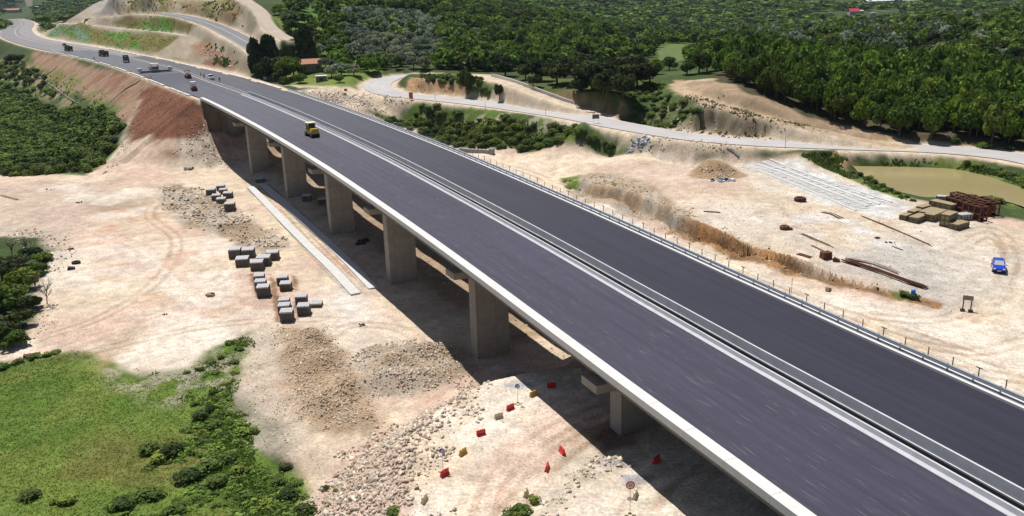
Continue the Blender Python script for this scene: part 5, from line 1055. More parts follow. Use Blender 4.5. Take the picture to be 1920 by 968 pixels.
rocks(poly((1170, 262), (1340, 264), (1420, 284), (1330, 288), (1200, 284)), 900, .08, .45, 74, LS, 'rubble', 'stones below the edge of the white road', power=2.5)
rocks(poly((0, 425), (130, 435), (140, 480), (95, 520), (70, 500), (0, 460)), 700, .08, .5, 75, LS + DK[:1], 'rubble', 'stones around the hollow at the left edge of the yard', power=2.6)
rocks(poly((60, 580), (110, 570), (80, 630), (30, 660)), 260, .08, .4, 76, LS, 'rubble', 'stones at the lower rim of the left hollow', power=2.4)
rocks(poly((0, 345), (520, 480), (760, 640), (640, 640), (300, 700), (0, 700)), 1500, .03, .13, 77, LS + DK, 'gravel', 'loose pebbles over the sandy yard', power=2)
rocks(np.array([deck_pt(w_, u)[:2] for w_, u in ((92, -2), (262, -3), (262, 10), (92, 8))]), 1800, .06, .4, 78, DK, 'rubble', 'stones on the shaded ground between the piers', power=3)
rocks(HR, 1200, .03, .14, 79, LS, 'gravel', 'pebbles on the haul road', power=2)
rocks(poly((590, 935), (650, 850), (760, 830), (760, 990), (560, 1000)), 900, .15, .5, 80, LS, 'boulders', 'larger pale stones at the foot of the rubble bank', power=1.6)
rocks(poly((1180, 222), (1320, 178), (1400, 206), (1500, 234), (1600, 258), (1640, 268), (1350, 260), (1250, 245)), 1200, .08, .5, 83, DK, 'rubble', 'stones shed down the cut below the dirt track', power=3)
rocks(poly((760, 168), (770, 145), (880, 160), (1000, 190), (1110, 218), (900, 188)), 500, .1, .5, 84, DK, 'rubble', 'clods at the foot of the ochre bank by the white road', power=2.5)
rocks(poly((375, 82), (420, 88), (445, 110), (440, 130), (380, 118)), 700, .15, .8, 85, DK + [(.25, .12, .07)], 'rubble', 'brown clods in the cut between the highway and the upper road', power=2.5)
rocks(poly((120, 38), (180, 0), (300, 0), (440, 10), (470, 60), (300, 24), (200, 30)), 900, .2, .9, 86, LS, 'rubble', 'pale rock outcrops on the hillside above the upper road', power=3)
q = poly((1305, 330), (1320, 308), (1345, 300), (1380, 318), (1392, 332), (1350, 340)); rocks(q, 700, .08, .4, 81, DK, 'rubble', 'brown spoil heap on the left of the casting yard', power=2)
rocks(poly((120, 100), (265, 146), (366, 190), (245, 240), (100, 160)), 900, .08, .4, 82, DK, 'stones', 'stones dotted over the long brown embankment slope', power=3)

# ------------------------------------------------------------------ small works on the viaducts and the carriageways
def curve_pt(w_, u, h): return tuple(float(q) for q in deck_pt(w_, u, h))
fence = empty('safety_fence', (0, 0, 0)); fp = []
for a, w_ in enumerate(np.arange(30, 268, 2.54)):
    if a < 92:
        mb = MB(); b = curve_pt(w_, 15.02, .2); mb.box((b[0], b[1], b[2] + .62), (.07, .07, 1.24), rz=.45)
        if a % 4 == 1: mb.box((b[0], b[1], b[2] + 1.26), (.07, .62, .06), rz=.45)
        mb.build('post', M['steel'], fence)
    fp.append(w_)
for h in (.75, 1.2):
    mb = MB(); mb.path([curve_pt(w_, 15.02, .2 + h) for w_ in np.arange(30, 268, 5)], .012, 4); mb.build('wire', M['steel'], fence)
settle(fence, deck_pt(120, 15.0)); tag(fence, 'thin post and wire fence along the outer edge of the farther viaduct', 'fence')
gr = empty('guard_rail', (0, 0, 0))
for u, h0, h1 in ((14.25, .62, .93), (14.62, .62, .80), (14.3, .30, .42)):
    mb = MB(); sect_run(mb, [(u, h0), (u + .05, h0 + .06), (u, (h0 + h1) / 2), (u + .05, h1 - .06), (u, h1), (u + .12, h1), (u + .12, h0)], 24, W_AB); mb.build('rail', M['galv'], gr)
for w_ in np.arange(30, 262, 2.54): mb = MB(); b = curve_pt(w_, 14.42, .2); mb.box((b[0], b[1], b[2] + .4), (.1, .14, .8), rz=.45); mb.build('post', M['galv'], gr)
settle(gr, deck_pt(120, 14.4)); tag(gr, 'galvanised double guard rail on the outer kerb of the farther viaduct', 'guard rail')
# rows of kerb blocks beyond the viaduct
for vf, off, lb in (('R', .5, 'broken row of pale kerb blocks on the sandy right shoulder of the highway'), ('L', -1.3, 'row of pale kerb blocks on the crest of the brown embankment')):
    root = empty('kerb_row', (0, 0, 0))
    for a, w0 in enumerate(np.arange(285, 560, 9.0)):
        if a % 4 == 3: continue
        mb = MB(); ws_ = np.linspace(w0, w0 + 8.2, 4); f_ = {'R': vR, 'L': vL}[vf]
        mb.loft([[(*PW(w_, f_(w_) + off + dx)[:2], float(fz(w_)) + dz) for dx, dz in ((0, -.15), (.8, -.15), (.8, .14), (0, .14))] for w_ in ws_]); mb.build('kerb_block', M['kerb'], root)
    settle(root, PW(400, {'R': vR, 'L': vL}[vf](400) + off)); tag(root, lb, 'kerb')
# median guard rail of the open highway
root = empty('median_rail', (0, 0, 0))
for u in (.25, 2.4):
    mb = MB(); mb.loft([[curve_pt(w_, u + dx, dz) for dx, dz in ((0, -.02), (.2, -.02), (.2, .32), (0, .32))] for w_ in np.arange(W_AB + 2, 420, 4.0)]); mb.build('median_kerb', M['barr'], root)
settle(root, deck_pt(330, 1)); tag(root, 'pale double kerb of the median on the open highway beyond the viaduct', 'kerb')
# concrete channels on the embankment
def channel(pix, wdt, lb):
    P = spline(np.array([at(*p) for p in pix]), 2.0); P[:, 2] = Tz(P[:, 0], P[:, 1]) + .02; t = np.gradient(P, axis=0)[:, :2]; t /= np.linalg.norm(t, axis=1)[:, None] + 1e-9
    mb = MB(); mb.loft([[(p[0] + t_[1] * a, p[1] - t_[0] * a, p[2] + h) for a, h in ((-wdt, -.3), (wdt, -.3), (wdt, .22), (wdt * .7, .22), (wdt * .5, .04), (-wdt * .5, .04), (-wdt * .7, .22), (-wdt, .22))] for p, t_ in zip(P, t)])
    o = mb.build('drain_channel', M['concd']); settle(o, P[0]); tag(o, lb, 'drain')
channel([(264, 150), (255, 157), (235, 168), (215, 185), (196, 202)], .55, 'concrete drain running obliquely down the embankment beside the red soil cone')
channel([(62, 136), (80, 148), (105, 166), (130, 184), (148, 194)], .5, 'concrete drain along the foot of the embankment')
channel([(108, 126), (95, 136), (78, 146), (62, 150)], .4, 'short concrete drain joining the one at the embankment foot from above')

# ------------------------------------------------------------------ construction vehicles
M['yel'] = mat('yellow_paint', (.62, .40, .03), .4, var=.12, vscale=2, coat=.3)
M['cream'] = mat('cream_roof', (.75, .68, .42), .5)
M['orange'] = mat('orange_paint', (.62, .12, .03), .45, var=.1, vscale=2)
M['white'] = mat('white_paint', (.75, .75, .74), .4, var=.05, vscale=2)
M['glass'] = mat('dark_glass', (.02, .03, .04), .08)
M['drum'] = mat('drum_steel', (.09, .09, .10), .45, .6)
M['brownbox'] = mat('tipper_body', (.11, .065, .04), .7, var=.2, vscale=1.5)
M['greybox'] = mat('tipper_body_grey', (.10, .11, .13), .6, var=.2, vscale=1.5)
M['asload'] = mat('asphalt_load', (.02, .02, .022), .9, bump=.05, bscale=3)
M['skin'] = mat('skin', (.42, .25, .17), .6)
def part(parent, name, m_, fn, bevel=.03, smooth=False):
    mb = MB(); fn(mb); return mb.build(name, m_, parent, bevel=bevel, smooth=smooth)
def wheel(parent, x, y, r, wd, name='wheel', mm=None, n=16):
    o = part(parent, name, mm or M['dark'], lambda m: m.tube((x, y - wd / 2, r), (x, y + wd / 2, r), r, n), 0)
    if mm is None: part(o, 'rim', M['galv'], lambda m: m.tube((x, y - wd / 2 - .01, r), (x, y + wd / 2 + .01, r), r * .45, 10), 0)
    return o
def heading(pa, pb):
    a, b = G(*pa, 0) if len(pa) == 2 else np.array(pa), G(*pb, 0) if len(pb) == 2 else np.array(pb); return math.atan2(b[1] - a[1], b[0] - a[0])
def on_road(px, py):
    z = 2.0
    for _ in range(30): q = G(px, py, z); z = .5 * z + .5 * float(fz(q[0] * WV[0] + q[1] * WV[1]))
    return (q[0], q[1], z)
def road_dir(p):
    w_ = p[0] * WV[0] + p[1] * WV[1]; dv = float(vM(w_ + 1) - vM(w_ - 1)) / 2; t = WV + VV * dv; return math.atan2(-t[1], -t[0])   # towards the camera
# yellow pneumatic-tyred roller
p = on_road(586, 256); r_ = empty('road_roller', p, road_dir(p) + .05); tag(r_, 'yellow road roller with a cream cab roof, alone on the near carriageway of the viaduct', 'road roller')
part(r_, 'body', M['yel'], lambda m: (m.box((0, 0, 1.05), (4.2, 1.75, .8)), m.box((1.1, 0, 1.65), (1.9, 1.6, .5), taper=(.85, .9)), m.box((-1.75, 0, 1.5), (.8, 1.6, .5))))
part(r_, 'roof', M['cream'], lambda m: m.box((-.6, 0, 3.02), (2.0, 2.0, .16)))
part(r_, 'cab', M['glass'], lambda m: m.box((-.6, 0, 2.2), (1.5, 1.5, 1.4), taper=(.95, .95)))
for sx in (-1.35, .15):
    for sy in (-.8, .8): part(r_, 'cab_pillar', M['yel'], lambda m: m.box((sx, sy, 2.2), (.1, .1, 1.5)), 0)
for y in (-.75, -.25, .25, .75): wheel(r_, 1.7, y, .52, .4)
for y in (-.9, -.45, 0, .45, .9): wheel(r_, -1.6, y, .52, .38)
def tandem(p, rz, col, label, canopy):
    r_ = empty('road_roller', p, rz); tag(r_, label, 'road roller')
    part(r_, 'body', M[col], lambda m: (m.box((1.2, 0, 1.35), (1.7, 1.5, .7), taper=(.8, .9)), m.box((-.9, 0, 1.15), (1.7, 1.4, .5)), m.box((.1, 0, .9), (2.2, 1.1, .35))))
    wheel(r_, 1.65, 0, .65, 1.7, 'drum', M['drum'], 20); wheel(r_, -1.65, 0, .65, 1.7, 'drum', M['drum'], 20)
    part(r_, 'seat', M['dark'], lambda m: m.box((-.5, 0, 1.6), (.6, .7, .5)))
    part(r_, 'roof', M[canopy], lambda m: m.box((-.4, 0, 2.75), (1.9, 1.7, .12)))
    for sx in (-1.2, .4):
        for sy in (-.7, .7): part(r_, 'cab_pillar', M['steel'], lambda m: m.box((sx, sy, 2.05), (.08, .08, 1.4)), 0)
    return r_
p = on_road(353, 147); tandem(p, road_dir(p), 'orange', 'orange and black tandem roller on the fresh mat close to the median', 'dark')
p = on_road(364, 170); tandem(p, road_dir(p) - .1, 'orange', 'tandem roller with a white canopy and reddish body, nearest the end of the viaduct', 'white')
def truck(px, py, rz_add, body, label, cabcol='white', load=True):
    p = on_road(px, py); t = empty('dump_truck', p, road_dir(p) + math.pi + rz_add); tag(t, label, 'truck')
    part(t, 'chassis', M['steel'], lambda m: m.box((0, 0, .85), (7.6, .9, .3)))
    part(t, 'cab', M[cabcol], lambda m: m.box((3.2, 0, 1.95), (1.8, 2.4, 2.0), taper=(.9, .95)))
    part(t, 'windscreen', M['glass'], lambda m: m.box((4.08, 0, 2.3), (.1, 2.1, .8)), 0)
    b = part(t, 'tipper_body', M[body], lambda m: (m.box((-1.0, 0, 1.25), (5.6, 2.4, .2)), m.box((-1.0, 1.2, 2.0), (5.6, .1, 1.5)), m.box((-1.0, -1.2, 2.0), (5.6, .1, 1.5)), m.box((-3.8, 0, 2.0), (.1, 2.4, 1.5)), m.box((1.8, 0, 2.15), (.12, 2.4, 1.9)), m.box((2.5, 0, 3.1), (1.4, 2.3, .1))))
    if load: part(b, 'load', M['asload'], lambda m: m.box((-1.0, 0, 2.25), (5.3, 2.2, .9), taper=(.6, .4)), 0)
    for x in (3.1, 1.2, -1.7, -3.0):
        for y in (-1.05, 1.05): wheel(t, x, y, .52, .34, n=12)
    return t
truck(129, 96, .1, 'brownbox', 'brown loaded dump truck, leftmost of the three waiting trucks')
truck(195, 106, .15, 'brownbox', 'dump truck with a pale cab top and dark body, middle of the three waiting trucks', 'cream')
truck(237, 117, -.15, 'greybox', 'dark grey dump truck with a white cab, rightmost waiting truck, nearest the paver')
def far_car(px, py, label, col):
    p = on_road(px, py); c = empty('car', p, road_dir(p)); tag(c, label, 'car')
    part(c, 'body', M[col], lambda m: (m.box((0, 0, .62), (4.2, 1.75, .6)), m.box((-.2, 0, 1.15), (2.2, 1.55, .55), taper=(.75, .85))), .08)
    for x in (-1.3, 1.3):
        for y in (-.8, .8): wheel(c, x, y, .32, .2, n=10)
far_car(121, 86, 'small dark car on the pale lane behind the leftmost dump truck', 'dark'); far_car(32, 38, 'white car far away on the bend at the upper left', 'white')
# paver with its wide screed
p = on_road(291, 135); rz = road_dir(p); pv = empty('asphalt_paver', p, rz + math.pi); tag(pv, 'asphalt paver with a full-width screed and two white end boxes, laying the dark mat', 'paver')
part(pv, 'tractor', M['greybox'], lambda m: m.box((0, 0, 1.3), (4.4, 2.5, 1.5), taper=(.95, .9)))
part(pv, 'hopper', M['greybox'], lambda m: (m.box((3.2, 0, 1.0), (2.2, 3.2, .5)), m.box((3.2, 1.6, 1.5), (2.2, .1, 1.0), rx=-.3), m.box((3.2, -1.6, 1.5), (2.2, .1, 1.0), rx=.3)))
part(pv, 'canopy', M['cream'], lambda m: m.box((-.6, 0, 3.3), (3.0, 3.2, .14)))
for sy in (-1.3, 1.3):
    for sx in (-1.8, .6): part(pv, 'canopy_post', M['steel'], lambda m: m.box((sx, sy, 2.6), (.1, .1, 1.4)), 0)
    part(pv, 'track', M['dark'], lambda m: m.box((0.2, sy, .42), (3.8, .45, .8)))
part(pv, 'screed', M['steel'], lambda m: (m.box((-3.2, .4, .5), (1.1, 11.4, .7)), m.box((-3.7, .4, 1.1), (.5, 11.2, .08)), m.box((-3.9, .4, 1.6), (.05, 11.2, .06))))
part(pv, 'end_box', M['white'], lambda m: m.box((-3.0, 6.3, 1.3), (1.8, 1.5, 1.5)), .1)
part(pv, 'end_box', M['white'], lambda m: m.box((-3.0, -5.3, 1.3), (1.8, 1.5, 1.5)), .1)
# white crew van / pickup
p = on_road(395, 150); v = empty('pickup_truck', p, road_dir(p)); tag(v, 'white pickup truck with dark windows on the farther carriageway', 'pickup truck')
part(v, 'body', M['white'], lambda m: (m.box((0, 0, .85), (5.0, 1.85, .65)), m.box((-1.7, 0, 1.3), (1.7, 1.8, .5))), .08)
cb = part(v, 'cabin', M['white'], lambda m: m.box((.3, 0, 1.55), (2.0, 1.7, .8), taper=(.75, .85)), .06)
part(cb, 'windscreen', M['glass'], lambda m: m.box((1.2, 0, 1.55), (.3, 1.45, .5), ry=-.5), 0)
for sy in (-.8, .8): part(cb, 'side_window', M['glass'], lambda m: m.box((.3, sy, 1.6), (1.5, .06, .45)), 0)
for x in (-1.6, 1.6):
    for y in (-.85, .85): wheel(v, x, y, .38, .24, n=10)
# people
def person(p, rz, label, shirt, trousers, stride=.25, arm=.3, vest=None):
    me = bpy.data.meshes.new('person')
    V = [(0, 0, .95), (0, 0, 1.2), (0, 0, 1.42), (0, 0, 1.52), (0.02, 0, 1.64), (0.02, 0, 1.76),
         (0, .2, 1.42), (.05, .27, 1.14), (arm, .28, .92), (0, -.2, 1.42), (-.03, -.27, 1.14), (arm * .3, -.29, .88),
         (0, .1, .9), (stride * .6, .11, .5), (stride * .5, .11, .08), (stride * .5 + .18, .12, .04), (0, -.1, .9), (-stride * .3, -.11, .5), (-stride, -.11, .1), (-stride + .17, -.12, .04)]
    Ed = [(0, 1), (1, 2), (2, 3), (3, 4), (4, 5), (2, 6), (6, 7), (7, 8), (2, 9), (9, 10), (10, 11), (0, 12), (12, 13), (13, 14), (14, 15), (0, 16), (16, 17), (17, 18), (18, 19)]
    R_ = [.15, .15, .16, .06, .10, .085, .075, .05, .035, .075, .05, .035, .10, .07, .05, .045, .10, .07, .05, .045]
    me.from_pydata(V, Ed, []); o = bpy.data.objects.new('person', me); COL.objects.link(o)
    md = o.modifiers.new('skin', 'SKIN'); md.use_smooth_shade = True
    for a, r in enumerate(R_): me.skin_vertices[0].data[a].radius = (r, r)
    me.skin_vertices[0].data[0].use_root = True
    sb = o.modifiers.new('sub', 'SUBSURF'); sb.levels = sb.render_levels = 1
    dg = bpy.context.evaluated_depsgraph_get(); dg.update(); nm = bpy.data.meshes.new_from_object(o.evaluated_get(dg)); o.modifiers.clear(); o.data = nm
    nm.materials.clear()
    for q in (M['skin'], shirt, trousers, M['dark']): nm.materials.append(q)
    for f in nm.polygons:
        z = f.center.z; f.material_index = 0 if z > 1.5 or (abs(f.center.y) > .22 and z < 1.05) else (1 if z > .95 else (2 if z > .14 else 3)); f.use_smooth = True
    o.location = [float(q) for q in p]; o.rotation_euler.z = rz; tag(o, label, 'person')
    h = part(o, 'hard_hat', vest or M['white'], lambda m: (m.tube((.02, 0, 1.74), (.02, 0, 1.86), .125, 10, r2=.06), m.tube((.04, 0, 1.73), (.04, 0, 1.75), .15, 10)), 0)
M['navy'] = mat('navy_cloth', (.02, .03, .08), .9); M['khaki'] = mat('khaki_cloth', (.22, .18, .12), .9); M['vest'] = mat('reflective_vest', (.65, .55, .08), .8)
person(on_road(283, 148), 1.0, 'worker in a pale shirt standing on the near kerb line below the paver', M['white'], M['navy'])
person(on_road(412, 154), 2.0, 'worker in dark blue clothes walking beside the white pickup', M['navy'], M['navy'], .35)
person(on_road(377, 145), 2.6, 'worker in a vest standing by the median, left of the white pickup', M['vest'], M['khaki'], .1)
person(on_road(177, 114), 2.2, 'worker in dark clothes on the near edge between two dump trucks', M['navy'], M['khaki'], .3)
person(on_road(383, 148), 1.4, 'worker in khaki bending his arm over the median kerb', M['khaki'], M['navy'], .15, .4)
# blue car in the casting yard
M['blue'] = mat('blue_car_paint', (.012, .05, .52), .25, coat=1)
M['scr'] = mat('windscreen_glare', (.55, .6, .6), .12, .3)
a_, b_ = at(1868, 493), at(1873, 518); rz = math.atan2(b_[1] - a_[1], b_[0] - a_[0]); p = at(1871, 506)
c = empty('parked_car', (p[0], p[1], p[2] + .02), rz); tag(c, 'bright blue hatchback parked alone at the right of the casting yard', 'car')
def carbody(m):
    prof = [(-2.05, .32), (-2.1, .75), (-1.95, .98), (-1.6, 1.02), (1.0, .98), (1.7, .86), (2.02, .70), (2.08, .34)]
    m.prism(prof, -.84, .84)
part(c, 'body', M['blue'], carbody, .07)
cabn = part(c, 'cabin', M['blue'], lambda m: m.prism([(-1.75, 1.0), (-1.45, 1.42), (-1.0, 1.47), (.1, 1.46), (.95, .98)], -.78, .78, inset=[0, .12, .14, .14, 0]), .04)
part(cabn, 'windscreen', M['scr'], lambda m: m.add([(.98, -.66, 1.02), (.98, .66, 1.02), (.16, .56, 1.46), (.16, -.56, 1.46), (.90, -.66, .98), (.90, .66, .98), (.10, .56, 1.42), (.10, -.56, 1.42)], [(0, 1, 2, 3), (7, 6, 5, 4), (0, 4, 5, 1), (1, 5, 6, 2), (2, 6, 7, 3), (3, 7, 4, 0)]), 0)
part(cabn, 'rear_window', M['glass'], lambda m: m.box((-1.62, 0, 1.24), (.04, 1.2, .36), ry=.55), 0)
for sy in (-1, 1):
    part(cabn, 'side_window', M['glass'], lambda m: m.box((-.45, sy * .745, 1.24), (1.7, .05, .30), rx=sy * .32), 0)
    part(c, 'headlight', M['white'], lambda m: m.box((1.97, sy * .6, .68), (.16, .34, .16)), .03)
    part(c, 'wing_mirror', M['blue'], lambda m: m.box((.7, sy * .95, 1.02), (.14, .2, .14)), .02)
part(c, 'bumper', M['dark'], lambda m: m.box((2.08, 0, .42), (.12, 1.6, .2)), .03)
part(c, 'number_plate', M['white'], lambda m: m.box((2.15, 0, .46), (.02, .5, .11)), 0)
for x in (-1.3, 1.3):
    for y in (-.76, .76): wheel(c, x, y, .31, .2)

# ------------------------------------------------------------------ pallets of concrete blocks
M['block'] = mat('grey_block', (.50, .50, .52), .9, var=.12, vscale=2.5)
M['block_shade'] = mat('block_sides_shade', (.13, .115, .11), .95, var=.2, vscale=2)  # lower layers darker than the tops: backlit shade put into the block colour
M['wood'] = mat('pallet_wood', (.30, .21, .12), .9, var=.2, vscale=3)
PZ = (380, 330, 3.123)
def pallet(zx0, zx1, zy1, hgt, label, grp, rz=-.18, wd=None, bands=3):
    px = PZ[0] + (zx0 + zx1) / 2 / PZ[2]; py = PZ[1] + zy1 / PZ[2] - 3.0; q = at(px, py); D = math.hypot(q[0], q[1], q[2] - CAM_H)
    wd = wd or (zx1 - zx0) / PZ[2] * D / F * .90
    t = empty('block_pallet', (q[0], q[1], q[2] - .03), rz + math.atan2(-q[0], q[1])); tag(t, label, 'block pallet', grp)
    part(t, 'pallet', M['wood'], lambda m: [m.box((0, y, .06), (wd, .14, .12)) for y in (-wd * .42, 0, wd * .42)] + [m.box((x, 0, .14), (.14, wd * .98, .03)) for x in np.linspace(-wd * .44, wd * .44, 6)], 0)
    nz = max(1, round(hgt / .25)); bz = hgt / nz; n = bands * 2; g = .02
    mbs = MB(); mbt = MB()
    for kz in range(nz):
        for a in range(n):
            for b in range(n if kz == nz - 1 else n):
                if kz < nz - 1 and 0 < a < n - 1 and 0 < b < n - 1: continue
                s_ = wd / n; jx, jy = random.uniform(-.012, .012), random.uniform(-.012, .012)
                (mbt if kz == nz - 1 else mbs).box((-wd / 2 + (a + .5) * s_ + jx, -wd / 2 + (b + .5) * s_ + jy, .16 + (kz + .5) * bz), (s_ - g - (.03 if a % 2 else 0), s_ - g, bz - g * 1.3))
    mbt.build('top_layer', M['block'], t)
    if mbs.v: mbs.build('block_stack', M['block_shade'], t)
    return t
g1, g2, g3, g4 = 'pallets of the upper cluster', 'pallets of the middle cluster', 'pallets of the twin rows', 'pallets of the lowest cluster'
for z0, z1, y1, h, lb, g in [
    (25, 78, 118, 1.35, 'block pallet at the upper left corner of the upper cluster, beside the rock pile', g1), (85, 132, 92, 1.2, 'farthest block pallet of the upper cluster', g1), (57, 108, 150, 1.3, 'block pallet of the upper cluster touching the rock pile, second in its left column', g1),
    (100, 146, 112, 1.1, 'block pallet in the middle of the back row of the upper cluster', g1), (124, 178, 136, 1.3, 'block pallet at the right side of the upper cluster', g1), (85, 138, 172, 1.35, 'block pallet in the left column just behind the nearest one of the upper cluster', g1), (132, 192, 205, 1.5, 'nearest and tallest block pallet of the upper cluster', g1),
    (158, 230, 485, 1.7, 'leftmost block pallet of the middle cluster', g2), (235, 308, 480, 1.5, 'block pallet at the back centre of the middle cluster', g2), (198, 275, 532, 1.4, 'block pallet at the front left of the middle cluster', g2), (285, 360, 555, 1.5, 'nearest block pallet of the middle cluster', g2), (322, 402, 527, 1.5, 'block pallet of the middle cluster wedged between the nearest and the rightmost', g2), (378, 450, 495, 1.4, 'rightmost block pallet of the middle cluster', g2),
    (305, 368, 640, 1.6, 'farthest block pallet in the row of three with ribbed tops', g3), (310, 378, 674, 1.6, 'middle block pallet in the row of three with ribbed tops', g3), (322, 398, 712, 1.75, 'nearest block pallet in the row of three with ribbed tops', g3), (438, 505, 640, 1.3, 'farther block pallet of the isolated pair to the right of the row of three', g3), (455, 525, 675, 1.2, 'nearer block pallet of the isolated pair to the right of the row of three', g3),
    (448, 515, 775, 1.3, 'farthest block pallet in the left column of the lowest cluster', g4), (446, 518, 812, 1.4, 'middle block pallet in the left column of the lowest cluster', g4), (458, 537, 855, 1.6, 'nearest block pallet of all, at the bottom of the left column', g4), (547, 617, 760, 1.5, 'farther tall block pallet in the right column of the lowest cluster', g4), (558, 634, 817, 1.5, 'nearer tall block pallet in the right column of the lowest cluster', g4), (634, 703, 770, .55, 'low half-used block pallet at the far right of the lowest cluster', g4),
    (313, 362, 44, 1.1, 'single block pallet at the upper end of the concrete strips', 'lone pallets by the viaduct'), (585, 640, 155, 1.5, 'shaded block pallet left of the third pier', 'lone pallets by the viaduct'), (678, 728, 170, 1.2, 'shaded block pallet between the stacks and the third pier', 'lone pallets by the viaduct')]:
    pallet(z0, z1, y1, h, lb, g)

# ------------------------------------------------------------------ long concrete strips with starter bars
M['strip'] = mat('strip_concrete', (.56, .56, .55), .85, var=.08, vscale=.8)
def strips(pix, hw, lb, stubs=True, h=.3):
    P = spline(np.array([at(*p) for p in pix]), 3.0); z = P[:, 2].copy(); P[:, 2] = np.convolve(np.pad(z, 3, 'edge'), np.ones(7) / 7, 'valid') + .0
    t = P[-1, :2] - P[0, :2]; t /= np.linalg.norm(t); n = np.array([t[1], -t[0]]); root = empty('foundation_strip', (0, 0, 0)); mb = MB()
    mb.loft([[(p[0] + n[0] * a, p[1] + n[1] * a, p[2] + q) for a, q in ((-hw, -.5), (hw, -.5), (hw, h), (-hw, h))] for p in P]); mb.build('slab', M['strip'], root)
    if stubs:
        mb = MB(); L = np.linalg.norm(P[-1, :2] - P[0, :2]); r = random.Random(3)
        for d in np.arange(1, L, .55):
            q = P[0, :2] + t * d; zz = float(np.interp(d / L, np.linspace(0, 1, len(P)), P[:, 2]))
            for sg in (-1, 1):
                b = q + n * sg * (hw + .02); e = q + n * sg * (hw + r.uniform(.35, .75)) + t * r.uniform(-.2, .2); mb.tube((b[0], b[1], zz + h * .7), (e[0], e[1], zz + h * .7 + r.uniform(-.1, .05)), .022, 4)
        o = mb.build('starter_bars', M['steel'], root); o['kind'] = 'stuff'
    settle(root, P[0]); tag(root, lb, 'foundation strip'); return root
strips([(470, 352), (520, 404), (570, 455), (620, 503), (667, 553)], .85, 'pale concrete strip with starter bars on both sides, farther from the viaduct', True)
strips([(492, 346), (549, 396), (608, 450), (657, 497), (700, 542)], .85, 'concrete strip half in the shadow line of the deck, nearer the viaduct', True, .25)

# ------------------------------------------------------------------ road barriers and signs on the haul road
M['pred'] = mat('red_plastic', (.62, .02, .015), .45, var=.1, vscale=3); M['pyel'] = mat('yellow_plastic', (.52, .34, .06), .5, var=.12, vscale=3); M['pcre'] = mat('faded_cream_plastic', (.62, .54, .38), .55, var=.1, vscale=3)
def barrier(px, py, ang, col, lb, lying=False):
    p = at(px, py); rz = ang; o = empty('road_barrier', (p[0], p[1], p[2] - .02), rz); o.scale = (.74, .74, .74); tag(o, lb, 'road barrier')
    m_ = M[{'r': 'pred', 'y': 'pyel', 'c': 'pcre'}[col]]
    def bd(m):
        prof = [(-.26, 0), (.26, 0), (.26, .18), (.12, .36), (.09, .82), (-.09, .82), (-.12, .36), (-.26, .18)]
        m.loft([[(x, a, b) for a, b in prof] for x in (-.62, -.22, -.20, .20, .22, .62)])
    b = part(o, 'body', m_, bd, .03); part(b, 'filler_cap', M['dark'], lambda m: m.tube((0, 0, .81), (0, 0, .86), .06, 8), 0)
    for sx in (-.62, .62): part(b, 'coupling_lug', m_, lambda m: m.box((sx, 0, .45), (.08, .12, .5)), .01)
for px, py, an, col, lb in [(1000, 742, .75, 'y', 'yellow road barrier at the edge of the deck shadow, highest of the lit row'), (957, 768, .7, 'r', 'bright red road barrier just below the upper blue arrow sign'), (935, 784, .5, 'c', 'cream road barrier between the two upper red ones'), (902, 816, .45, 'r', 'red road barrier in the middle of the left row'), (868, 852, .95, 'y', 'yellow road barrier midway between the two lower red ones of the left row'), (834, 891, .8, 'r', 'red road barrier at the foot of the lower blue arrow sign'), (796, 940, 1.25, 'c', 'cream road barrier at the lower end of the left row'),
                        (1054, 849, 1.95, 'r', 'slim red road barrier, upper one of the right pair'), (1026, 880, 1.35, 'r', 'red road barrier, lower one of the right pair'), (986, 927, 1.4, 'c', 'cream road barrier beside the bushes of the stony rim'), (1034, 726, .2, 'r', 'red road barrier lying in the deck shadow left of the short pier'), (1064, 713, .3, 'c', 'cream road barrier in the deck shadow right of the shaded red one'), (1083, 700, .2, 'c', 'cream road barrier deepest in the shadow, under the pier cap'), (1231, 866, .9, 'r', 'dark red road barrier alone in the deck shadow beyond the short pier'), (1191, 932, 1.2, 'c', 'cream road barrier behind the round speed sign')]:
    barrier(px, py, an, col, lb)
M['sblue'] = mat('sign_blue', (.01, .06, .45), .4); M['sred'] = mat('sign_red', (.6, .02, .02), .4); M['swht'] = mat('sign_white', (.75, .75, .75), .4); M['sblk'] = mat('sign_black', (.01, .01, .01), .5)
def disc(m, c, r, d0, d1, n=20): m.tube((c[0], d0, c[2]), (c[0], d1, c[2]), r, n)
def text_part(parent, body, size, loc, m_, name='lettering'):
    cu = bpy.data.curves.new('t', 'FONT'); cu.body = body; cu.size = size; cu.align_x = 'CENTER'; cu.align_y = 'CENTER'; cu.extrude = .006
    o = bpy.data.objects.new('t', cu); COL.objects.link(o); dg = bpy.context.evaluated_depsgraph_get(); dg.update(); me = bpy.data.meshes.new_from_object(o.evaluated_get(dg)); bpy.data.objects.remove(o)
    me.transform(Matrix.Translation(loc) @ Matrix.Rotation(math.pi / 2, 4, 'X')); me.materials.clear(); me.materials.append(m_); q = bpy.data.objects.new(name, me); COL.objects.link(q); q.parent = parent; return q
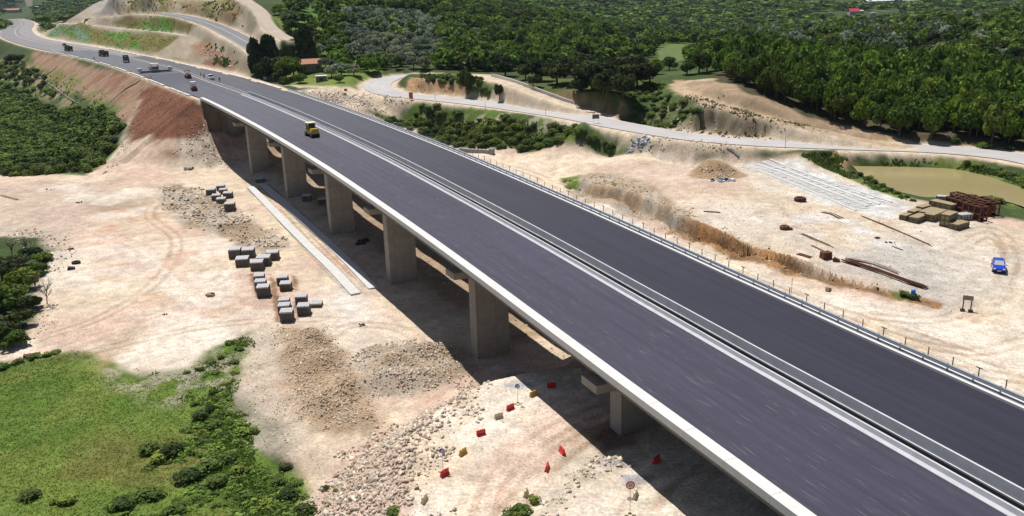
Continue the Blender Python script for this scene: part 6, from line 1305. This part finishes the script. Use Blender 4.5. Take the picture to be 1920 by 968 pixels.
def round_sign(px, py, h, kind, lb, rz=0.0, r=.26):
    p = at(px, py); t = empty('traffic_sign', (p[0], p[1], p[2] - .03), rz); tag(t, lb, 'traffic sign')
    part(t, 'post', M['galv'], lambda m: m.tube((0, 0, 0), (0, 0, h), .03, 8), 0)
    part(t, 'foot', M['pcre'], lambda m: (m.box((0, 0, .08), (.9, .3, .16)), m.box((0, 0, .1), (.3, .9, .12))), .02)
    if kind == 'arrow':
        f = part(t, 'sign_face', M['sblue'], lambda m: disc(m, (0, 0, h - .1), r, -.06, -.03), 0)
        part(f, 'arrow', M['swht'], lambda m: (m.box((0, -.07, h - .1), (.10, .012, .42), ry=.75), m.box((.10, -.07, h - .30), (.24, .012, .09)), m.box((.18, -.07, h - .22), (.09, .012, .24))), 0)
    else:
        f = part(t, 'sign_face', M['sred'], lambda m: disc(m, (0, 0, h - .1), r * 1.15, -.06, -.03), 0)
        part(f, 'sign_field', M['swht'], lambda m: disc(m, (0, 0, h - .1), r * .84, -.075, -.062), 0)
        text_part(f, '30', .34, (0, -.082, h - .1), M['sblk'])
        part(t, 'plate', M['galv'], lambda m: disc(m, (-.05, 0, h - 1.35), .2, -.05, -.03), 0)
    return t
round_sign(971, 757, 2.2, 'arrow', 'blue round arrow sign at the upper end of the lit row of barriers')
round_sign(831, 884, 2.3, 'arrow', 'blue round arrow sign standing behind the lowest red barrier of the left row')
round_sign(1181, 966, 2.9, 'limit', 'round red-ringed sign above a small grey plate at the bottom edge', r=.32)
# frame of the site board, right
p = at(1812, 583); t = empty('site_board', (p[0], p[1], p[2] - .03), -.45); t.scale = (.72, .72, .78); tag(t, 'weathered site board on two legs with dark foot weights beside the far haul road', 'sign')
for sx in (-.65, .65):
    part(t, 'leg', M['greybox'], lambda m: m.box((sx, 0, 1.35), (.22, .12, 2.7)), .01); part(t, 'foot', M['dark'], lambda m: m.box((sx, 0, .1), (.8, 1.1, .2)), .03)
part(t, 'board', M['concd'], lambda m: m.box((.0, -.09, 2.35), (1.75, .06, .8)), .01)
p = at(1483, 559); t = empty('marker_pole', p); tag(t, 'thin survey pole on a dark block beside the fence of the farther viaduct', 'pole'); part(t, 'pole', M['steel'], lambda m: m.tube((0, 0, 0), (0, 0, 3.0), .035, 6), 0); part(t, 'foot', M['dark'], lambda m: m.box((.1, 0, .12), (.8, .5, .24)), .03)
def plate_sign(px, py, h, wd, hg, mm, lb, rz=0.1, cat='sign'):
    p = at(px, py); t = empty('road_sign', (p[0], p[1], p[2] - .1), rz); tag(t, lb, cat)
    for sx in (-wd * .36, wd * .36): part(t, 'post', M['galv'], lambda m: m.tube((sx, 0, 0), (sx, 0, h), .04, 6), 0)
    part(t, 'panel', mm, lambda m: m.box((0, -.06, h - hg / 2), (wd, .05, hg)), .01)
plate_sign(1117, 232, 2.6, 1.9, 1.2, M['greybox'], 'grey rectangular sign on two posts beside the white road')
plate_sign(771, 187, 2.4, 1.3, 2.0, M['orange'], 'upright orange and brown notice board at the near edge of the white road', -.2)
for a, (px, py, h, lb) in enumerate([(816, 188, 2.0, 'grey post beside the white road, first after the orange board'), (910, 206, 2.6, 'grey post beside the white road, midway between the orange board and the grey sign'), (1023, 217, 2.2, 'grey post beside the white road, left of the grey rectangular sign'), (1472, 279, 3.2, 'tall thin post on the near edge of the white road above the casting beds'), (1633, 262, 1.2, 'short white-topped post where the dirt track meets the white road')]):
    p = at(px, py); t = empty('marker_post', (p[0], p[1], p[2] - .1)); tag(t, lb, 'post'); part(t, 'post', M['steel'], lambda m: m.tube((0, 0, 0), (0, 0, h), .05, 6), 0); part(t, 'reflector', M['white'], lambda m: m.box((0, -.05, h - .2), (.14, .03, .3)), 0)
barrier(648, 170, .3, 'r', 'red road barrier on the sandy shoulder by the mouth of the bend'); barrier(647, 178, .2, 'y', 'small orange-yellow barrier below the red one at the mouth of the bend')

# ------------------------------------------------------------------ casting yard
M['rust'] = mat('rusty_steel', (.13, .045, .025), .85, .2, var=.3, vscale=3)
M['rustd'] = mat('dark_rust', (.075, .028, .02), .9, .2, var=.3, vscale=3)
M['form'] = mat('tan_formwork', (.31, .245, .14), .8, var=.15, vscale=1.5)
M['formd'] = mat('formwork_frame', (.12, .10, .06), .8, var=.2, vscale=2)
M['slabg'] = mat('dirty_slab', (.43, .42, .40), .9, var=.25, vscale=1.2)
def bed(a0, a1, b0, b1, lb, pads=True):
    """casting bed between two concrete rails, given by the ends of each rail"""
    a0, a1, b0, b1 = [at(*q) for q in (a0, a1, b0, b1)]; root = empty('casting_bed', (0, 0, 0)); tag(root, lb, 'casting bed', None)
    def rail(p, q, mm, name, w_=.22, h=.16, dz=0):
        d = (q - p)[:2]; L = np.linalg.norm(d); d /= L; n = np.array([d[1], -d[0]]); k = max(2, int(L / 4)); mb = MB()
        mb.loft([[(*(p[:2] + d * L * t + n * s_), float(Tz(*(p[:2] + d * L * t))) + z_ + dz) for s_, z_ in ((-w_, -.3), (w_, -.3), (w_, h), (-w_, h))] for t in np.linspace(0, 1, k)]); return mb.build(name, mm, root)
    rail(a0, a1, M['strip'], 'rail'); rail(b0, b1, M['strip'], 'rail')
    wd = np.linalg.norm((a0 - b0)[:2]) / 2 - .5
    rail((a0 + b0) / 2, (a1 + b1) / 2, M['slabg'], 'floor', max(wd, .5), .04)
    if pads:
        n = 15
        for k in range(n):
            t = (k + .5) / n; p = (a0 * (1 - t) + a1 * t + b0 * (1 - t) + b1 * t) / 2
            mb = MB(); mb.box((p[0], p[1], float(Tz(p[0], p[1])) + .06), (.9, .6, .14), rz=2.4 + .1 * (k % 3)); mb.build('pad', M['strip'], root)
    settle(root, (a0 + b0) / 2)
bed((1391, 314), (1605, 396), (1416, 309), (1625, 388), 'nearest of the three concrete casting beds, ending by the rusty bar line')
bed((1419, 309), (1629, 387), (1428, 304), (1648, 384), 'middle one of the three concrete casting beds', True)
bed((1431, 303), (1651, 383), (1444, 299), (1672, 380), 'farthest of the three concrete casting beds, towards the pond')
def zq(x, y): return at(1660 + x / 3.723, 340 + y / 3.723)
def formwork(x0, y0, x1, y1, wd, h, lb, mm='form', bays=4):
    wd *= .84; h *= .88
    """bundle of steel beam formwork lying between two points of the ground"""
    a, b = zq(x0, y0), zq(x1, y1); c = (a + b) / 2; L = max(1.2, float(np.linalg.norm((b - a)[:2]))); rz = math.atan2(b[1] - a[1], b[0] - a[0])
    t = empty('formwork_stack', (c[0], c[1], min(a[2], b[2]) - .05), rz); tag(t, lb, 'formwork', 'stacks of beam formwork by the pond')
    part(t, 'panel', M[mm], lambda m: (m.box((0, 0, h - .06), (L, wd, .12)), m.box((0, 0, h * .5), (L * .97, wd * .9, h * .75))), .02)
    part(t, 'frame', M['formd'], lambda m: [m.box((x, sy * wd * .47, h * .5), (.09, .1, h * .96)) for x in np.linspace(-L * .47, L * .47, bays + 1) for sy in (-1, 1)] + [m.box((x, 0, .07), (.12, wd * 1.02, .14)) for x in np.linspace(-L * .45, L * .45, 3)] + [m.box((0, sy * wd * .47, h * z_), (L, .09, .08)) for sy in (-1, 1) for z_ in (.15, .5)], 0)
    for sx in (-1, 1): part(t, 'end_frame', M['formd'], lambda m: [m.box((sx * (L / 2 + .05), 0, h * z_), (.1, wd, .1)) for z_ in (.12, .5, .92)] + [m.box((sx * (L / 2 + .05), y, h * .5), (.1, .1, h * .9)) for y in (-wd * .45, 0, wd * .45)], 0)
for a in [(120, 272, 160, 255, 1.5, 1.1, 'short formwork stack at the left end of the group, against its neighbour'), (175, 240, 232, 222, 1.5, 1.0, 'formwork stack second from the left, in the back row'), (190, 290, 262, 262, 1.9, 1.2, 'tan formwork stack at the front left, with an open framed end'), (235, 212, 295, 195, 1.5, 1.1, 'farthest small formwork stack of the back row'),
          (258, 252, 345, 220, 1.9, 1.2, 'formwork stack between the two long tan ones in the middle'), (300, 280, 395, 240, 2.0, 1.5, 'long tan formwork stack in the middle of the front row'), (325, 185, 480, 222, 2.2, 1.9, 'longest formwork beam of all, lying across the back of the group'), (408, 320, 462, 290, 1.9, 2.5, 'tall upright formwork stack with hollow ends, right of the middle'), (470, 338, 552, 312, 1.9, 1.2, 'nearest formwork stack, at the front right of the group')]: formwork(*a)
formwork(505, 270, 590, 262, 2.0, 1.3, 'grey-topped stack of panels in front of the rusty frames', 'slabg'); formwork(355, 145, 440, 150, 1.6, 1.5, 'pale grey slab pile at the back, left of the rusty frames', 'slabg')
def cage(x0, y0, x1, y1, wd, h, lb):
    a, b = zq(x0, y0), zq(x1, y1); c = (a + b) / 2; L = float(np.linalg.norm((b - a)[:2])); rz = math.atan2(b[1] - a[1], b[0] - a[0])
    t = empty('rusty_cage', (c[0], c[1], min(a[2], b[2]) - .05), rz); tag(t, lb, 'steel frame', 'rusty steel frames by the pond'); nb = max(2, int(L / 1.1))
    part(t, 'frame', M['rust'], lambda m: [m.box((0, sy * wd / 2, z_), (L, .22, .2)) for sy in (-1, 1) for z_ in (.15, h * .5, h)] + [m.box((x, sy * wd / 2, h / 2), (.2, .18, h)) for x in np.linspace(-L / 2, L / 2, nb + 1) for sy in (-1, 1)] + [m.box((x, 0, z_), (.2, wd, .18)) for x in np.linspace(-L / 2, L / 2, nb + 1) for z_ in (.15, h)], 0)
    part(t, 'panel', M['rustd'], lambda m: (m.box((0, -wd * .42, h * .5), (L * .98, .05, h * .8)), m.box((0, wd * .1, h * .42), (L * .98, .05, h * .7)), m.box((0, 0, h * .3), (L * .96, wd * .8, .06))), 0)
for a in [(470, 165, 590, 205, 1.5, 2.5, 'rusty steel frame at the upper left of the rusty stack'), (440, 190, 560, 232, 1.5, 2.4, 'rusty steel frame at the near left of the rusty stack'), (590, 215, 700, 250, 1.5, 2.6, 'rusty steel frame in the middle of the rusty stack'), (560, 242, 680, 282, 1.5, 2.6, 'rusty steel frame at the nearest corner of the rusty stack'), (640, 200, 760, 245, 1.6, 2.5, 'rusty steel frame at the right end of the rusty stack')]: cage(*a)
part_b = []
def bars(pix, n, spread, r, name, lb, cat, mm='rust', lift=.12, jit=1.0):
    P = [at(*p) for p in pix]; root = empty(name, (0, 0, 0)); tag(root, lb, cat); rg = random.Random(int(pix[0][0]))
    for k in range(n):
        o = rg.uniform(-spread, spread); mb = MB(); dz = rg.uniform(.03, lift); L_ = rg.uniform(0, .25) * jit; pts = []
        for a, p in enumerate(P):
            q = P[min(a + 1, len(P) - 1)] - P[max(a - 1, 0)]; q = q[:2] / (np.linalg.norm(q[:2]) + 1e-9); pts.append(np.array([p[0] + q[1] * (o + rg.uniform(-.1, .1)), p[1] - q[0] * (o + rg.uniform(-.1, .1)), p[2] + dz]))
        pts[0] = pts[0] + (pts[1] - pts[0]) * L_; pts[-1] = pts[-1] + (pts[-2] - pts[-1]) * rg.uniform(0, .3) * jit
        mb.path([tuple(p) for p in pts], r, 5); mb.build('bar', M[mm], root)
    settle(root, P[0])
bars([(1577, 488), (1640, 508), (1700, 530), (1742, 543)], 14, .45, .07, 'steel_bars', 'thick bundle of rusty steel bars along the crest of the ochre bank', 'steel bars', lift=.4)
bars([(1585, 484), (1640, 496), (1690, 515)], 7, .6, .035, 'steel_bars', 'loose thin rusty bars just behind the thick bundle', 'steel bars')
bars([(1612, 405), (1650, 420), (1700, 441), (1757, 467)], 4, .16, .05, 'steel_bars', 'long thin line of rusty bars running on from the casting beds', 'steel bars')
bars([(1500, 438), (1530, 450), (1565, 465)], 5, .5, .03, 'steel_bars', 'thin bent bars lying behind the rusty box', 'steel bars')
bars([(1520, 460), (1545, 472), (1560, 480)], 4, .3, .03, 'steel_bars', 'short thin bars touching the left side of the rusty box', 'steel bars')
bars([(1540, 398), (1560, 402), (1580, 412)], 8, .5, .04, 'steel_bars', 'small tangle of brown bars on the white patch in the yard', 'steel bars')
bars([(1672, 462), (1682, 466), (1695, 471)], 4, .3, .05, 'steel_bars', 'short rusty offcuts below the thin line of bars', 'steel bars')
bars([(1495, 476), (1508, 480), (1522, 484)], 8, .35, .06, 'steel_bars', 'little heap of rusty offcuts left of the rusty box', 'steel bars')
bars([(0, 366), (18, 371), (38, 376)], 6, .35, .08, 'timber_poles', 'dark timber poles lying at the left edge of the upper yard', 'timber', 'wood')
bars([(1318, 397), (1330, 398), (1352, 399)], 3, .2, .05, 'steel_bars', 'three bars on the pale plate near the crest of the earth bank', 'steel bars')
def thing_box(px, py, d, rz, mm, name, lb, cat, lift=0, extra=None, tilt=0):
    p = at(px, py); mb = MB(); mb.box((0, 0, d[2] / 2 + lift), d, ry=tilt, taper=(.92, .9)); 
    if extra: extra(mb)
    o = mb.build(name, M[mm], bevel=.03); o.location = [float(p[0]), float(p[1]), float(p[2]) - .04]; o.rotation_euler.z = rz; tag(o, lb, cat); return o
M['black'] = mat('black_sheet', (.012, .012, .013), .6, var=.3, vscale=2); M['tarp'] = mat('blue_grey_sheet', (.25, .33, .45), .6, var=.3, vscale=2); M['bluesh'] = mat('light_blue_sheet', (.35, .55, .70), .5); M['bluep'] = mat('blue_plastic', (.02, .16, .62), .4)
thing_box(1548, 484, (1.5, 1.2, 1.0), .3, 'rust', 'rusty_box', 'rusty square steel box beside the bars on the yard edge', 'box', extra=lambda m: [m.box((x, 0, 1.0), (.12, 1.24, .1)) for x in (-.6, 0, .6)])
thing_box(1568, 490, (1.0, .7, .5), -.5, 'rust', 'rusty_plate', 'tilted rusty plate between the box and the bar bundle', 'plate', tilt=.4)
thing_box(60, 668, (2.2, .9, .35), .35, 'rust', 'rusty_crate', 'flat brown crate by the track above the grass field', 'crate', extra=lambda m: [m.box((x, 0, .36), (.1, .95, .08)) for x in (-1, -.3, .4, 1)])
thing_box(134, 505, (1.3, 1.0, .5), .4, 'black', 'black_tarpaulin', 'crumpled black sheet beside the tyre in the left yard', 'tarpaulin', tilt=.2)
thing_box(929, 688, (1.7, .5, .1), 1.1, 'bluesh', 'insulation_board', 'light blue board lying in the shadow right of the tall pier', 'board')
thing_box(1712, 553, (.5, .5, .6), .3, 'bluep', 'blue_drum', 'small blue drum in the grass at the end of the ochre bank', 'drum', extra=lambda m: m.tube((0, 0, 0), (0, 0, .75), .3, 12))
thing_box(1553, 545, (.9, .6, .5), .8, 'form', 'sand_bag', 'tan sack lying on the far haul road beside the survey pole', 'sack', tilt=.3)
thing_box(597, 572, (1.2, .8, .2), .1, 'block', 'concrete_slab', 'thin grey slab lying right of the low half-used pallet', 'slab') if False else None
def torus(px, py, R_, r, mm, name, lb, cat, tilt=0):
    p = at(px, py); mb = MB(); n, k = 18, 8; V = []
    for a in range(n):
        for b in range(k): A_, B_ = 2 * math.pi * a / n, 2 * math.pi * b / k; V.append(((R_ + r * math.cos(B_)) * math.cos(A_), (R_ + r * math.cos(B_)) * math.sin(A_), r * math.sin(B_) * 1.2 + r))
    mb.add(V, [(a * k + b, ((a + 1) % n) * k + b, ((a + 1) % n) * k + (b + 1) % k, a * k + (b + 1) % k) for a in range(n) for b in range(k)])
    o = mb.build(name, M[mm], smooth=True); o.location = [float(p[0]), float(p[1]), float(p[2])]; o.rotation_euler = (tilt, 0, 0); tag(o, lb, cat)
torus(143, 494, .62, .2, 'dark', 'tyre', 'worn tyre lying beside the black sheet in the left yard', 'tyre'); torus(23, 331, .75, .28, 'dark', 'tyre', 'large tyre at the far left of the upper yard track', 'tyre')
torus(1471, 430, .55, .3, 'rust', 'wire_coil', 'larger rusty wire coil in the middle of the casting yard', 'coil'); torus(1481, 431, .3, .18, 'rust', 'wire_coil', 'smaller rusty wire coil beside the larger one', 'coil'); torus(1500, 377, .8, .35, 'rustd', 'wire_coil', 'dark rusty coil in front of the nearest casting bed', 'coil')
def junk(px, py, n, sp, cols, name, lb, seed, sz=.5):
    p = at(px, py); r = random.Random(seed); root = empty(name, p); tag(root, lb, 'scrap pile')
    for k in range(n):
        a = r.uniform(0, 6.28); q = sp * math.sqrt(r.uniform(0, 1)); d = (sz * r.uniform(.4, 1.6), sz * r.uniform(.3, 1.0), sz * r.uniform(.1, .6))
        part(root, 'scrap', M[cols[k % len(cols)]], lambda m: m.box((q * math.cos(a), q * math.sin(a) * .7, d[2] / 2 + .02), d, rz=r.uniform(0, 3), ry=r.uniform(-.3, .3), taper=(.7, .8)), .02)
junk(1354, 340, 14, 2.4, ['tarp', 'white', 'black', 'tarp'], 'scrap_heap', 'blue-grey and white sheets scattered in front of the spoil heap', 1, .9)
junk(678, 611, 7, .5, ['black', 'dark', 'greybox'], 'scrap_heap', 'small black heap of scrap on the bare sand below the strips', 2, .4)
junk(352, 317, 12, 1.6, ['black', 'concd', 'greybox'], 'scrap_heap', 'dark heap of scrap at the foot of the pale stones by the red cone', 3, .8)
junk(680, 456, 5, 1.4, ['black', 'rustd'], 'scrap_heap', 'dark sheet and beam in the deck shadow between two piers', 4, 1.2)
junk(1648, 447, 4, .5, ['black'], 'scrap_heap', 'small black lump on the white powder in the yard', 5, .5)
junk(150, 380, 6, .9, ['rust', 'wood'], 'scrap_heap', 'little rusty heap in the middle of the upper yard', 6, .5)
junk(130, 468, 6, .9, ['rust', 'rustd'], 'scrap_heap', 'rusty scrap at the right rim of the left hollow', 7, .6)
junk(90, 357, 6, 1.6, ['rust', 'white'], 'scrap_heap', 'rusty bits on a pale patch beside the upper yard track', 8, .5)
junk(309, 590, 3, .4, ['rust'], 'scrap_heap', 'single rusty scrap low in the sandy yard above the field', 9, .5)
junk(395, 555, 4, .8, ['wood'], 'scrap_heap', 'split brown board on the sand left of the row of three pallets', 10, .8)
junk(1670, 455, 4, .9, ['rust'], 'scrap_heap', 'rusty offcuts beside the thin bar line', 11, .4)
# gabion wall
p0, p1 = at(862, 284), at(926, 290); root = empty('gabion_wall', (0, 0, 0)); d = (p1 - p0)[:2]; L = float(np.linalg.norm(d)); az = math.atan2(d[1], d[0]); M['gab'] = mat('gabion_stone', (.30, .29, .27), .95, var=.3, vscale=4, bump=.05, bscale=6)
for k in range(9):
    q = p0 + (p1 - p0) * ((k + .5) / 9); mb = MB(); mb.box((q[0], q[1], float(Tz(q[0], q[1])) + .45 + (.25 if k == 8 else 0)), (L / 9 * .95, 1.0, 1.1 + (.5 if k == 8 else 0)), rz=az); mb.build('basket', M['gab'], root, bevel=.06)
settle(root, p0); tag(root, 'low grey gabion wall at the foot of the bushy slope beside the fence', 'gabion wall')
# retaining wall and pipe of the side road
P = SIDE[5:-3]; t = np.gradient(P, axis=0)[:, :2]; t /= np.linalg.norm(t, axis=1)[:, None]; mb = MB()
mb.loft([[(p[0] + q[1] * a * -1, p[1] - q[0] * a * -1, p[2] + z_) for a, z_ in ((-3.1, -.6), (-2.75, -.6), (-2.75, .75), (-3.1, .75))] for p, q in zip(P, t)]); o = mb.build('retaining_wall', M['kerb']); settle(o, P[0]); tag(o, 'pale concrete wall along the shaded side road below the evergreen block', 'wall')
for a, (px, py, wd, lb) in enumerate([(1150, 219, 3.2, 'flat pale concrete slab at the foot of the side road'), (1106, 211, 3.0, 'short pale concrete kerb slab by the wall end of the side road')]):
    thing_box(px, py, (wd, 1.0, .35), -.4, 'kerb', 'concrete_slab', lb, 'slab')
bars([(1362, 277), (1375, 284), (1390, 297)], 3, .3, .14, 'plastic_pipes', 'dark plastic pipes on the slope below the white road above the spoil heap', 'pipes', 'steel')

# ------------------------------------------------------------------ houses and far buildings
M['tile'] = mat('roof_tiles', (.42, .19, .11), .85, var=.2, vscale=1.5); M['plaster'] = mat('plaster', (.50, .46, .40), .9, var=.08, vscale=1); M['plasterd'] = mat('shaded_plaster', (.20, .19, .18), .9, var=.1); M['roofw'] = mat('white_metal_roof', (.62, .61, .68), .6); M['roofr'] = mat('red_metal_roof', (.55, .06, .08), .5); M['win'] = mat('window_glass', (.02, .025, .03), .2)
def house(p, L, W_, h, rise, rz, roof, wall, lb, nm='house', nwin=3, door=True):
    t = empty(nm, (p[0], p[1], p[2] - .3), rz); tag(t, lb, 'house' if nm == 'house' else 'building')
    part(t, 'wall', M[wall], lambda m: m.box((0, 0, h / 2), (L, W_, h)), 0)
    if rise: part(t, 'roof', M[roof], lambda m: m.prism([(-W_ / 2 - .5, h - .1), (0, h + rise), (W_ / 2 + .5, h - .1), (W_ / 2 + .5, h + .08), (0, h + rise + .2), (-W_ / 2 - .5, h + .08)], -L / 2 - .4, L / 2 + .4) or m.__setattr__('v', [(y, x, z) for x, y, z in m.v]), 0)
    else: part(t, 'roof', M[roof], lambda m: m.box((0, 0, h + .1), (L + .5, W_ + .5, .2)), .02)
    for k in range(nwin):
        x = -L / 2 + (k + .5) * L / nwin
        for sy in (-1, 1):
            if door and k == nwin // 2 and sy < 0: part(t, 'door', M['wood'], lambda m: m.box((x, -W_ / 2, 1.1), (1.0, .08, 2.1)), 0)
            else: f = part(t, 'window', M['win'], lambda m: m.box((x, sy * W_ / 2, h * .55), (min(1.2, L / nwin * .5), .08, 1.1)), 0)
    return t
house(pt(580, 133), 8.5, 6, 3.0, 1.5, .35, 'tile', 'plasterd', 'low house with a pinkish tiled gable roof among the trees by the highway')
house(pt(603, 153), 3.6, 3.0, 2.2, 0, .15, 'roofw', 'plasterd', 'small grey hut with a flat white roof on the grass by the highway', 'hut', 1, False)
c_t = pt(497, 149); thing_box(497, 149.5, (1.1, 1.1, 1.0), .2, 'kerb', 'concrete_block', 'small pale concrete block on the sandy shoulder left of the hut', 'concrete block')
q = A(1678, 1520, 0); z_ = float(Tz(q[0], q[1])) + 1; house((q[0], q[1], z_), 94, 30, 5, 2.5, -.02, 'roofw', 'plaster', 'long white-roofed shed across the valley at the top of the view', 'factory_hall', 12, False)
q = A(1602, 1330, 0); z_ = float(Tz(q[0], q[1])); house((q[0], q[1], z_), 14, 9, 4.5, 4, .1, 'roofr', 'plaster', 'house with a bright red roof on the far side of the valley', 'house', 4)
q = A(1614, 1340, 0); house((q[0], q[1], float(Tz(q[0], q[1]))), 8, 7, 4.5, 1.2, .3, 'plaster', 'plaster', 'small cream house just right of the red-roofed one', 'house', 2)
q = A(10, 2300, 0); house((q[0], q[1], float(Tz(q[0], q[1]))), 56, 16, 6, 3, .05, 'tile', 'plaster', 'long building with a pale red roof in the far woods at the upper left corner', 'farm_building', 8)
for a, (px, D, lb) in enumerate([(66, 2120, 'tiny pale house in the far woods, left of the other tiny one'), (91, 2060, 'tiny pale house in the far woods nearest the hillside'), (1640, 1300, 'tiny white house in the far valley right of the red-roofed one')]):
    q = A(px, D, 0); house((q[0], q[1], float(Tz(q[0], q[1]))), 10, 8, 4.5, 1.5, a * .6, 'plaster', 'plaster', lb, 'house', 2)

# ------------------------------------------------------------------ air of the valley
hz = bpy.data.materials.new('haze_air'); hz.use_nodes = True; N = hz.node_tree.nodes; L = hz.node_tree.links; N.remove(N['Principled BSDF'])
pv_ = N.new('ShaderNodeVolumePrincipled'); pv_.inputs['Color'].default_value = (.62, .78, 1.0, 1); pv_.inputs['Density'].default_value = .00004; pv_.inputs['Anisotropy'].default_value = .2; L.new(pv_.outputs[0], N['Material Output'].inputs['Volume'])
mb = MB(); zb, zt_ = float(GZ.min()) - 1.5, max(float(GZ.max()), CAM_H) + 25; mb.box((0, 1900, (zb + zt_) / 2), (9200, 4900, zt_ - zb)); tag(mb.build('haze', hz), kind='stuff')
